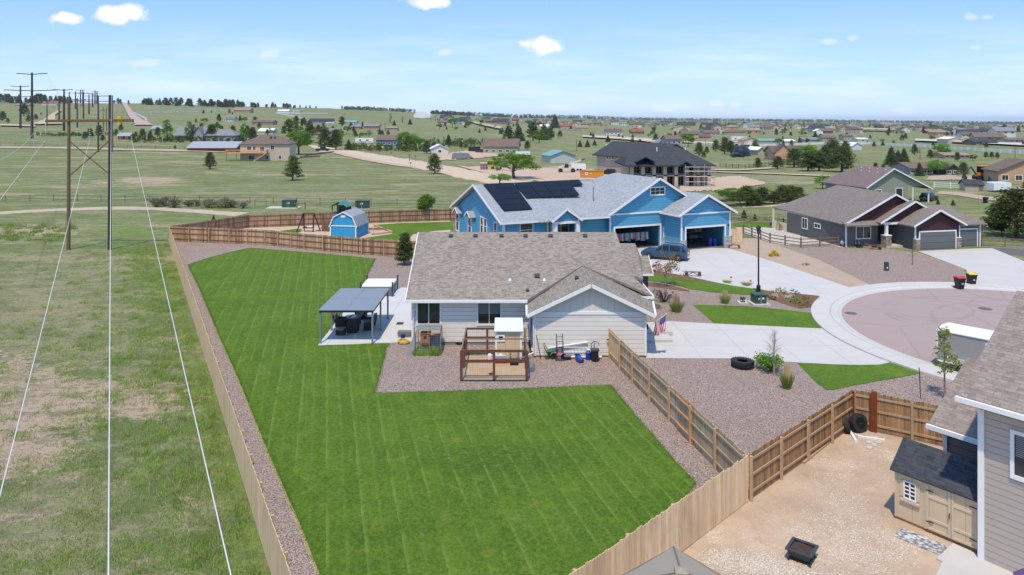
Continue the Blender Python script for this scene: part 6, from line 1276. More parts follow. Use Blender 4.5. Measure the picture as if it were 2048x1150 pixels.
# ---------------------------------------------------------------- vehicles
def car(name, lab, loc, rz, L_=4.9, W_=1.98, Hh=1.75, paint='bluecar', kind='suv', sc_=1.0, cat='car'):
    """nose towards local +x"""
    t_ = thing(name, lab, cat, loc, rz); hw = W_/2
    if kind == 'suv': st = [(-L_/2, .48, .78, .93, Hh*.62), (-L_/2+.08, .30, .84, .97, Hh*.66), (-L_/2+.62, .27, .80, 1.0, Hh*.96), (-.6, .26, .84, 1.0, Hh), (.15, .26, .85, 1.0, Hh*.96), (.95, .26, .88, 1.0, Hh*.63), (L_/2-.5, .28, .92, .97, Hh*.57), (L_/2-.1, .32, .9, .9, Hh*.47), (L_/2, .45, .92, .84, Hh*.38)]
    else: st = [(-L_/2, .5, .95, .95, Hh*.5), (-L_/2+.05, .4, .96, .98, Hh*.58), (-.75, .35, .97, 1.0, Hh*.585), (-.70, .35, .84, 1.0, Hh*.97), (.2, .35, .83, 1.0, Hh), (.75, .35, .85, 1.0, Hh*.93), (1.35, .35, .86, 1.0, Hh*.62), (L_/2-.3, .36, .9, .96, Hh*.57), (L_/2, .45, .92, .88, Hh*.42)]
    belt = Hh*.575; b = MB(); V = []
    for (x, zb, rw, bw, zt) in st:
        wb = hw*bw; zt_ = zt; bl = min(belt, zt_-.02); wr = hw*rw*(bw if bw < 1 else 1)
        V += [(x, -wb*.9, zb), (x, -wb, zb+.2), (x, -wb, bl), (x, -wr*(1 if zt_ < belt+.1 else .97), zt_-.06), (x, -wr*.8, zt_), (x, wr*.8, zt_), (x, wr*(1 if zt_ < belt+.1 else .97), zt_-.06), (x, wb, bl), (x, wb, zb+.2), (x, wb*.9, zb)]
    n_ = 10; Fs = []
    for k in range(len(st)-1):
        for j in range(n_): Fs.append((k*n_+j, k*n_+(j+1) % n_, (k+1)*n_+(j+1) % n_, (k+1)*n_+j))
    Fs += [tuple(range(n_-1, -1, -1)), tuple(range((len(st)-1)*n_, len(st)*n_))]
    b.add(V, Fs); b.build('body', M[paint], t_)
    ring = lambda k, j: Vector(V[k*n_+j])
    def glz(ks, js, e=.012, inset=(.12, .12)):
        g_ = MB()
        for k in ks:
            for j in js:
                a, c, d, f = ring(k, j), ring(k, j+1), ring(k+1, j+1), ring(k+1, j); m_ = (a+c+d+f)/4; nrm = (c-a).cross(f-a).normalized()
                if nrm.dot(m_-Vector((m_.x, 0, .8))) < 0: nrm = -nrm
                P = [m_+(p-m_)*.86+nrm*e for p in (a, c, d, f)]; g_.poly(P)
        return g_
    if kind == 'suv': sides, front, back = (1, 2, 3, 4), (4,), (0,)
    else: sides, front, back = (3, 4, 5), (5,), (2,)
    for js, nm in (((2,), 'side_window'), ((6,), 'side_window')): glz([k for k in sides], js).build(nm, M['glassd'], t_)
    glz(front, (4,)).build('windscreen', M['glassd'], t_)
    if kind == 'suv': glz((0, 1)[:1], (4,)).build('rear_window', M['glassd'], t_)
    rr = .37 if kind == 'suv' else .4
    for x in (-L_/2+.95, L_/2-.92):
        for s in (-1, 1):
            b = MB(); b.lathe([(rr*.62, -.12), (rr*.96, -.12), (rr, -.08), (rr, .08), (rr*.96, .12), (rr*.62, .12)], (x, s*(hw-.07), rr), 20, axis='y'); o = b.build('wheel', M['tyre'], t_)
            b = MB(); b.lathe([(rr*.63, -.115), (rr*.55, -.05), (.0, -.08)] if s < 0 else [(0, .08), (rr*.55, .05), (rr*.63, .115)], (x, s*(hw-.07), rr), 16, axis='y')
            for k in range(5): a = k*2*math.pi/5; b.beam((x, s*(hw+.02), rr), (x+math.cos(a)*rr*.6, s*(hw+.04), rr+math.sin(a)*rr*.6), .07, .03)
            b.build('rim', M['rim'], o)
    for s in (-1, 1):
        b = MB(); b.box(-L_/2-.015, s*hw*.9-.22*(s > 0), belt-.12, -L_/2+.16, s*hw*.9+.22*(s < 0), belt+.05); b.build('tail_light', M['redp'], t_); b = MB(); b.box(L_/2-.2, s*hw*.84-.3*(s > 0), .62, L_/2-.03, s*hw*.84+.3*(s < 0), .76); b.build('headlight', M['glasst'], t_)
    if kind == 'suv':
        for s in (-1, 1): b = MB(); b.path([(-L_/2+.5, s*hw*.68, Hh*.985), (-.2, s*hw*.68, Hh+.05), (.6, s*hw*.68, Hh)], .02, 5); b.build('roof_rail', M['galv'], t_)
        b = MB(); b.box(-L_/2-.03, -hw*.84, .42, -L_/2+.12, hw*.84, .56); b.build('bumper', M['galv'], t_); b = MB(); b.box(-L_/2-.03, -.25, .7, -L_/2-.002, .25, .83); b.build('number_plate', M['white'], t_)
    t_.scale = (sc_,)*3; return t_
pc = (PZ(1296, 516)+PZ(1362, 526))/2
car('parked_car', 'blue family car with silver roof rails parked on the neighbour driveway', (23.2*0+PZ(1334, 521).x, PZ(1334, 521).y+.9, .03), R(157), 5.0, 1.98, 1.72)
car('parked_car', 'dark car parked nose in inside the right open garage', h2m @ Vector((22.9, 1.9, .05)), A2+R(90), 4.7, 1.85, 1.6, 'blackp')
M['maroonp'] = plain('maroon_paint', (.10, .012, .02), .3, .6, var=.05); M['blackpaint'] = plain('black_paint', (.012, .014, .018), .25, .6, var=.05); M['redpaint'] = plain('red_paint', (.42, .015, .02), .3, .6, var=.05); M['whitepaint'] = plain('white_paint', (.75, .76, .77), .35, .5, var=.03)
car('parked_car', 'maroon car parked beside the tan house with chimney', HIT(962, 306), R(178), 5.6, 2.1, 1.9, 'maroonp', sc_=1.0)
car('pickup_truck', 'black pickup truck parked by the deck house at the gravel road', HIT(645, 302), R(-8), 6.0, 2.1, 1.95, 'blackpaint', 'pickup', cat='pickup')
car('pickup_truck', 'bright red pickup truck beside the unfinished dark roofed house', HIT(1231, 344), R(175), 5.8, 2.1, 1.9, 'redpaint', 'pickup', cat='pickup')
car('parked_car', 'black car between the orange container and the red pickup', HIT(1215, 349), R(160), 4.9, 2.0, 1.7, 'blackpaint')
car('parked_car', 'white car parked left of the grey two storey house', HIT(1308, 291), R(5), 6.0, 2.2, 1.9, 'whitepaint')
car('parked_car', 'dark car parked at the right of the mid distance trees by the black dome', HIT(1475, 315), R(10), 6, 2.2, 1.9, 'blackpaint')
car('parked_car', 'dark car under the carport of the sage green house', HIT(1858, 401), R(40), 4.6, 1.9, 1.6, 'blackpaint')
# enclosed trailer in the cul-de-sac
tl = thing('cargo_trailer', 'grey enclosed cargo trailer with white roof parked on the kerb', 'trailer', (25.95, 43.95, 0), R(-48)); b = MB(); b.box(0, 0, .45, 4.6, 2.2, 2.25); b.build('body', plain('trailer_skin', (.30, .29, .28), .5, var=.05), tl)
b = MB(); b.ext([(-.04, -.05, 2.25), (4.64, -.05, 2.25), (4.64, 1.1, 2.36), (4.64, 2.25, 2.25), (-.04, 2.25, 2.25), (-.04, 1.1, 2.36)], (0, 0, .06)); b.box(-.03, -.02, .4, 4.62, -.003, .5); b.box(-.02, -.022, .5, .05, -.004, 2.25); b.build('roof', M['whitep'], tl)
b = MB(); b.box(2.55, -.03, .6, 3.3, -.004, 2.05); b.build('door', M['whitep'], tl); b = MB(); b.box(3.2, -.06, 1.2, 3.26, -.031, 1.35); b.build('door_handle', M['blackp'], tl)
for x in (1.55,):
    b = MB(); b.ext([(x-.55, -.28, .62), (x+.55, -.28, .62), (x+.4, -.28, .8), (x-.4, -.28, .8)], (0, .28, 0)); b.build('mudguard', M['galv'], tl)
    b = MB(); b.lathe([(.2, -.1), (.34, -.1), (.35, 0), (.34, .1), (.2, .1)], (x, -.13, .35), 18, axis='y'); o = b.build('wheel', M['tyre'], tl); b = MB(); b.lathe([(.21, -.11), (.1, -.07), (0, -.12)], (x, -.13, .35), 14, axis='y'); b.build('rim', M['whitep'], o)
b = MB(); b.lathe([(.07, 0), (.07, .03)], (.55, -.03, .75), 10, axis='y'); b.build('fuel_cap', M['whitep'], tl)
b = MB(); b.beam((4.6, .4, .42), (5.7, 1.1, .42), .08, .1); b.beam((4.6, 1.8, .42), (5.7, 1.1, .42), .08, .1); b.build('drawbar', M['dmetal'], tl)
for px, py, r_ in ((1702, 627, .45), (1970, 618, .5)):
    t_ = PZ(px, py); b = MB(); b.lathe([(r_, 0), (r_, .006), (0, .006)], (0, 0, 0), 20); o = b.build('manhole_cover', plain('manhole', (.13, .10, .10), .7)); o.location = (t_.x, t_.y, .022); tag(o, 'round dark manhole cover '+('near the left kerb' if px < 1800 else 'in the right half')+' of the cul-de-sac', 'manhole cover')
# garden things in the front
t_ = thing('picnic_bench', 'low wooden bench at the edge of the neighbour driveway', 'bench', PZ(1386, 553), R(-8)); b = MB(); b.box(-.75, -.18, .42, .75, .18, .48); b.build('seat', M['split'], t_)
for x in (-.6, .6): b = MB(); b.beam((x, 0, .42), (x*1.1, 0, 0), .08, .3); b.build('leg', M['split'], t_)
b = MB(); b.beam((-.55, 0, .1), (0, 0, .4), .05, .06); b.beam((.55, 0, .1), (0, 0, .4), .05, .06); b.build('brace', M['split'], t_)
t_ = thing('wheelbarrow', 'rusty red wheelbarrow before the porch of the dark grey house', 'wheelbarrow', PZ(1748, 499), R(-30)); b = MB(); b.ext([(-.45, -.3, .5), (.45, -.3, .55), (.45, .3, .55), (-.45, .3, .5)], (0, 0, -.06)); b.ext([(-.25, -.2, .44), (.3, -.2, .46), (.3, .2, .46), (-.25, .2, .44)], (0, 0, -.2)); b.build('tray', M['redpost'], t_); b = MB(); b.path([(-1.0, .25, .62), (.5, .12, .25)], .025); b.path([(-1.0, -.25, .62), (.5, -.12, .25)], .025); b.build('handle', M['split'], t_); b = MB(); b.lathe([(.2, -.04), (.2, .04)], (.6, 0, .2), 14, axis='y'); b.build('wheel', M['tyre'], t_)
t_ = thing('lawn_mower', 'small black mower by the window of the dark grey house', 'mower', PZ(1718, 495)); b = MB(); b.box(-.28, -.25, .12, .28, .3, .35); b.build('body', M['blackp'], t_); b = MB(); b.path([(-.22, .3, .3), (-.2, .6, .95), (.2, .6, .95), (.22, .3, .3)], .02); b.build('handle', M['galv'], t_)
for s in (-.3, .3): b = MB(); b.lathe([(.12, -.03), (.12, .03)], (s, -.15, .12), 10, axis='x'); b.build('wheel', M['tyre'], t_)
t_ = thing('gas_meter', 'round grey gas meter at the corner of the dark grey house', 'meter', PZ(1683, 493)); b = MB(); b.lathe([(.02, -.1), (.22, -.08), (.22, .1)], (0, -.2, .5), 14, axis='y'); b.build('meter', M['galv'], t_); b = MB(); b.tube((0, -.15, 0), (0, -.15, .9), .03); b.build('pipe', M['galv'], t_)
t_ = thing('low_bench', 'small wooden stand beside the tan gate at the blue garage', 'bench', PZ(1468, 497)); b = MB(); b.box(-.7, -.2, .4, .7, .2, .46); b.build('seat', M['split'], t_); b = MB(); b.beam((-.5, 0, .4), (-.7, 0, 0), .06, .2); b.beam((.5, 0, .4), (.7, 0, 0), .06, .2); b.build('leg', M['split'], t_)
t_ = thing('swing_seat', 'brown A frame porch swing behind the dark grey house', 'swing', PZ(1569, 461)); b = MB()
for s in (-.9, .9): b.path([(s, -.6, 0), (s, 0, 1.9), (s, .6, 0)], .05)
b.path([(-.9, 0, 1.9), (.9, 0, 1.9)], .05); b.build('frame', M['split'], t_); b = MB(); b.box(-.7, -.25, .5, .7, .25, .56); b.box(-.7, .25, .56, .7, .3, 1.0); b.build('seat', M['split'], t_)
t_ = thing('fire_bowl', 'small blue tub on the patio near the green garden lawn', 'tub', PZ(1546, 451)); b = MB(); b.lathe([(.3, 0), (.45, .4), (.4, .4), (.27, .08), (0, .08)], n=12); b.build('body', M['bluep'], t_); b = MB(); b.lathe([(.46, .38), (.48, .43), (.43, .43)], n=12); b.build('rim', M['bluep'], t_)
# playset and hanging chair in the blue house garden
ps = thing('playhouse', 'wooden play tower with teal gable roof, slide side and ladder by the far fence', 'play tower', (-24.6, 98.5, 0), R(-12)); b = MB()
for x in (0, 2.0):
    for y in (0, 1.6): b.cbox(x, y, 0, .12, .12, 3.5)
b.build('post', M['raild'], ps); b = MB(); b.box(-.1, -.1, 1.5, 2.1, 1.7, 1.62); b.build('platform', M['rail'], ps); b = MB(); b.box(0, -.06, 1.62, 2, -.01, 2.4); b.box(-.07, 0, 1.62, -.02, 1.6, 2.4); b.build('rail_panel', M['grey2'], ps); b = MB(); b.box(.15, 1.5, 1.62, 2, 1.54, 3.4); b.build('back_panel', M['dmetal'], ps)
b = MB(); b.roof([(-.3, -.3, 3.4), (1.0, -.3, 4.1), (1.0, 1.9, 4.1), (-.3, 1.9, 3.4)], .06); b.roof([(1.0, -.3, 4.1), (2.3, -.3, 3.4), (2.3, 1.9, 3.4), (1.0, 1.9, 4.1)], .06); b.build('roof', M['teal'], ps)
b = MB(); b.beam((-.1, .5, 1.6), (-2.0, -.6, 0), .5, .05); b.build('ladder', M['raild'], ps); b = MB(); b.box(-.35, .6, 1.6, -.1, 1.3, 2.6); b.build('slide_top', M['whitep'], ps)
b = MB(); b.box(-1.3, -.5, 0, -.1, -.45, 1.45); b.build('climbing_wall', M['raild'], ps)
hc = thing('hanging_chair', 'dark garden swing frame with padded seat left of the blue barn shed', 'swing', PZ(617, 463), 0); b = MB()
for s in (-1.1, 1.1): b.path([(s-.35, -.5, 0), (s*.65, .1, 2.5), (s+.35, .6, 0)], .08)
b.path([(-.72, .1, 2.5), (.72, .1, 2.5)], .08); b.build('frame', M['blackp'], hc); b = MB(); b.ext([(-.7, -.4, .5), (.7, -.4, .5), (.7, .3, .55), (-.7, .3, .55)], (0, 0, .1)); b.build('seat', M['blackp'], hc); b = MB(); b.box(-.1, -.35, .62, .6, .2, .75); b.build('cushion', M['whitep'], hc)
b = MB(); b.path([(-.6, 0, .6), (-.5, .1, 2.3)], .015); b.path([(.6, 0, .6), (.5, .1, 2.3)], .015); b.build('chain', M['dmetal'], hc)
t_ = thing('sandbox', 'triangular wooden sandbox frame right of the blue barn shed', 'sandbox', (*PZ(760, 460)[:2], .03)); P = [PZ(*p)-PZ(760, 460) for p in ((745, 470), (784, 465.5), (747, 451.5))]; b = MB()
for k in range(3): b.beam(P[k]+Vector((0, 0, .1)), P[(k+1) % 3]+Vector((0, 0, .1)), .2, .16)
b.build('frame', M['post'], t_); b = MB(); b.path([Vector((-2.4, 0, .2)), Vector((.9, .2, .2)), Vector((1.2, -.8, .2)), Vector((-2.0, -1.0, .2))], .08); b.build('inner_frame', M['split'], t_)
# ---------------------------------------------------------------- houses of the middle distance
WC = dict(cream=siding('wall_cream', (.58, .47, .36), .25), white=siding('wall_white', (.66, .65, .62), .25), tan=siding('wall_tan', (.42, .34, .25), .25), grey=siding('wall_grey', (.33, .34, .34), .25), sage=siding('wall_sage', (.36, .36, .27), .25),
          brick=siding('wall_brick', (.40, .22, .15), .2), brown=siding('wall_brown', (.20, .13, .10), .25), blue=siding('wall_blue', (.12, .22, .32), .25), dark=siding('wall_dark', (.07, .08, .09), .25), peach=siding('wall_peach', (.56, .33, .20), .25), red=M['barnred'], metal=siding('wall_metal', (.50, .51, .50), .4), sand=siding('wall_sand', (.47, .385, .30), .3))
RC = dict(brown=shingle('roof_brown', (.13, .095, .08), (.20, .15, .125), .6, .3), grey=shingle('roof_grey', (.17, .18, .19), (.25, .26, .27), .6, .3), char=shingle('roof_charcoal', (.035, .038, .045), (.07, .075, .085), .6, .3), red=shingle('roof_red', (.22, .075, .055), (.30, .11, .08), .6, .3), mauve=shingle('roof_mauve', (.11, .075, .07), (.17, .12, .11), .6, .3),
          white=cm('roof_white', (.72, .72, .71)), metal=cm('roof_metal', (.30, .33, .36)), green=cm('roof_green', (.16, .33, .30)), tan=shingle('roof_tan', (.24, .19, .14), (.32, .26, .2), .6, .3))
def winq(parent, x, y, z, wd, ht, rz=0, cols=1): return window(parent, x, y, z, wd, ht, rz, cols, 1, 'glass', tr=.12)
def ghouse(lab, x0, x1, py, eave, rise, wc, rc, axis='x', depth=10.0, rz=0.0, floors=1, wins=None, garage=0, name='house', cat='house', ov=.5, chim=None, front_gable=None):
    """x0,x1 left and right wall columns, py base row, eave/rise in photo pixels"""
    g_ = HIT((x0+x1)/2, py); s = g_.y/F_PX; wd = (x1-x0)*s; hh = eave*s; rr = rise*s
    t_ = thing(name, lab, cat, g_, rz); b = MB(); a = wd/2
    b.box(-a, 0, -1.5, a, depth, hh)
    b2 = MB(); tk = .2
    if axis == 'x':
        b.ext([(-a, 0, hh), (-a, depth, hh), (-a, depth/2, hh+rr)], (wd, 0, 0)); k = rr/(depth/2)*ov
        b2.roof([(-a-ov, -ov, hh-k+.1), (a+ov, -ov, hh-k+.1), (a+ov, depth/2, hh+rr+.12), (-a-ov, depth/2, hh+rr+.12)], tk); b2.roof([(-a-ov, depth/2, hh+rr+.11), (a+ov, depth/2, hh+rr+.11), (a+ov, depth+ov, hh-k+.1), (-a-ov, depth+ov, hh-k+.1)], tk)
    elif axis == 'hip':
        i = min(depth/2, a*.7); b2.roof([(-a-ov, -ov, hh+.05), (a+ov, -ov, hh+.05), (a-i, depth/2, hh+rr), (-a+i, depth/2, hh+rr)], tk); b2.roof([(-a+i, depth/2, hh+rr-.01), (a-i, depth/2, hh+rr-.01), (a+ov, depth+ov, hh+.05), (-a-ov, depth+ov, hh+.05)], tk)
        b2.roof([(-a-ov, -ov, hh+.05), (-a+i, depth/2, hh+rr), (-a-ov, depth+ov, hh+.05)], tk); b2.roof([(a+ov, -ov, hh+.05), (a+ov, depth+ov, hh+.05), (a-i, depth/2, hh+rr)], tk)
    elif axis == 'flat': b2.ext([(-a-ov, -ov, hh+.3), (a+ov, -ov, hh+.3), (a+ov, depth+ov, hh+rr+.3), (-a-ov, depth+ov, hh+rr+.3)], (0, 0, -.25))
    else:
        b.ext([(-a, 0, hh), (a, 0, hh), (0, 0, hh+rr)], (0, depth, 0)); k = rr/a*ov
        b2.roof([(-a-ov, -ov, hh-k+.1), (0, -ov, hh+rr+.12), (0, depth+ov, hh+rr+.12), (-a-ov, depth+ov, hh-k+.1)], tk); b2.roof([(0, -ov, hh+rr+.11), (a+ov, -ov, hh-k+.1), (a+ov, depth+ov, hh-k+.1), (0, depth+ov, hh+rr+.11)], tk)
    if front_gable:
        gx0, gx1, gr = (v*s for v in front_gable); gm_ = (gx0+gx1)/2; gx0 -= a; gx1 -= a; gm_ -= a; b.ext([(gx0, -.6, -1.5), (gx1, -.6, -1.5), (gx1, -.6, hh), (gm_, -.6, hh+gr), (gx0, -.6, hh)], (0, .59, 0)); b2.roof([(gx0-.4, -1, hh-.1), (gm_, -1, hh+gr+.15), (gm_, depth*.45, hh+gr+.15), (gx0-.4, 1.2, hh-.1)], tk); b2.roof([(gm_, -1, hh+gr+.15), (gx1+.4, -1, hh-.1), (gx1+.4, 1.2, hh-.1), (gm_, depth*.45, hh+gr+.15)], tk)
    b.build('wall', WC[wc], t_); rf_ = b2.build('roof', RC[rc], t_)
    fy = -.62 if front_gable else -.02
    n_ = wins if wins is not None else max(1, int(wd/3.4)); m_ = 2.75 if floors > 1 else 0
    x_g = -a
    if garage:
        gdoor(t_, a-garage*3.1/2-1.0, -.02 if not front_gable else fy, 0, garage*2.9, min(2.3, hh*.85), 0, 'doorwhite')
    for f in range(floors):
        for k in range(n_):
            x = -a+wd*(k+.5)/n_
            if garage and f == 0 and x > a-garage*3.1-1.6: continue
            y_ = fy if (front_gable and gx0 < x < gx1) else -.02
            winq(t_, x, y_, (.9+f*m_) if hh > 2 else .5, 1.3, 1.15 if hh > 2.2 else .7, 0, 2)
    if chim is not None: b = MB(); b.box(chim*a-.5, depth*.4, hh*.5, chim*a+.5, depth*.4+.9, hh+rr+1.0); b.build('chimney', WC['brick'], rf_)
    return t_, wd, hh, rr, s
# deck house
t_, wd, hh, rr, s = ghouse('cream house with brown roof and tall orange wooden deck on the left', 482, 578, 321, 33, 17, 'cream', 'brown', 'hip', 12, R(6), 1, 0)
for x, z, w_ in ((-5.5, 3.6, 1.4), (-3.7, 3.6, .9), (-1.0, 3.3, 1.4), (2.6, 3.9, 1.2), (-4.6, .4, 2.0), (0.6, .4, 1.2), (5.2, .5, .9)): winq(t_, x, -.03, z, w_, 1.5 if z > 3 else 1.3, 0, 2)
b = MB(); b.beam((1.2, 3.2, hh+rr*.62), (1.2, 4.4, hh+rr*.84), .7, .15); b.beam((2.6, 3.2, hh+rr*.62), (2.6, 4.4, hh+rr*.84), .7, .15); b.build('skylight', M['glass'], t_)
dk = thing('deck', 'orange wooden deck with stairs on tall posts at the cream house', 'deck', t_.location+Vector((-.3, 0, 0)), R(6)); D0, D1, dz = -12.5, 1.5, 2.9
b = MB(); b.box(D0, -3.2, dz-.2, D1, -.05, dz); b.build('deck_floor', M['deck'], dk); b = MB()
for a, c in (((D0, -3.2), (D1, -3.2)), ((D0, -3.2), (D0, 0)), ((D1, -3.2), (D1, -.4))): b.beam((*a, dz+1.0), (*c, dz+1.0), .12, .22); b.beam((*a, dz+.15), (*c, dz+.15), .06, .08); L_ = (Vector(c)-Vector(a)).length; n_ = int(L_/.28); [b.beam((*Vector(a).lerp(Vector(c), k/n_), dz), (*Vector(a).lerp(Vector(c), k/n_), dz+1.0), .17, .05) for k in range(n_+1)]
b.build('railing', M['deck'], dk)
for x in np.linspace(D0+.3, D1-.3, 5): b = MB(); b.cbox(x, -3.0, -1.2, .2, .2, dz+1.0); b.build('post', M['split'], dk)
b = MB()
for k in range(14): b.box(1.6+0-.0, -3.2, 0, 1.6, -3.2, 0) if False else b.box(-2.6+k*.30, -4.3, .0+dz*k/14-.06, -2.3+k*.30, -3.25, dz*k/14+.0)
b.beam((-2.6, -4.3, .9), (1.6, -4.3, dz+1.0), .08, .1); b.beam((-2.6, -4.3, 0), (1.6, -4.3, dz), .08, .3); b.build('stairs', M['deck'], dk)
for k, (xa, ya, xb, yb) in enumerate(((610, 312, 668, 305), (600, 316, 640, 314))):
    p, q = HIT(xa, ya), HIT(xb, yb); b = MB(); b.beam((0, 0, .3), q-p+Vector((0, 0, .3)), .3, .7); o = b.build('timber_wall', M['split']); o.location = p; tag(o, ('long upper' if k == 0 else 'short lower')+' dark timber retaining wall right of the deck house', 'retaining wall')
ghouse('long low barn with grey metal roof and red wall left of the deck house', 374, 472, 303, 8, 11, 'red', 'metal', 'x', 12, R(-2), 1, 0, name='barn', cat='barn')
ghouse('small red shed with grey roof by the two pole frame', 236, 259, 279, 8, 5, 'red', 'metal', 'x', 5, 0, 1, 2, name='shed', cat='shed')
ghouse('grey shingle house, left wing behind the column shaped trees', 350, 407, 281, 11, 17, 'grey', 'grey', 'x', 14, R(4), 1, 4, front_gable=(38, 56, 17))
ghouse('grey shingle house wing with wide hip roof left of the deck house', 412, 470, 283, 12, 13, 'grey', 'grey', 'hip', 14, 0, 1, 2)
ghouse('small grey roofed shed behind the first column tree', 302, 328, 262, 5, 5, 'grey', 'metal', 'x', 8, 0, 1, 1, name='shed', cat='shed')
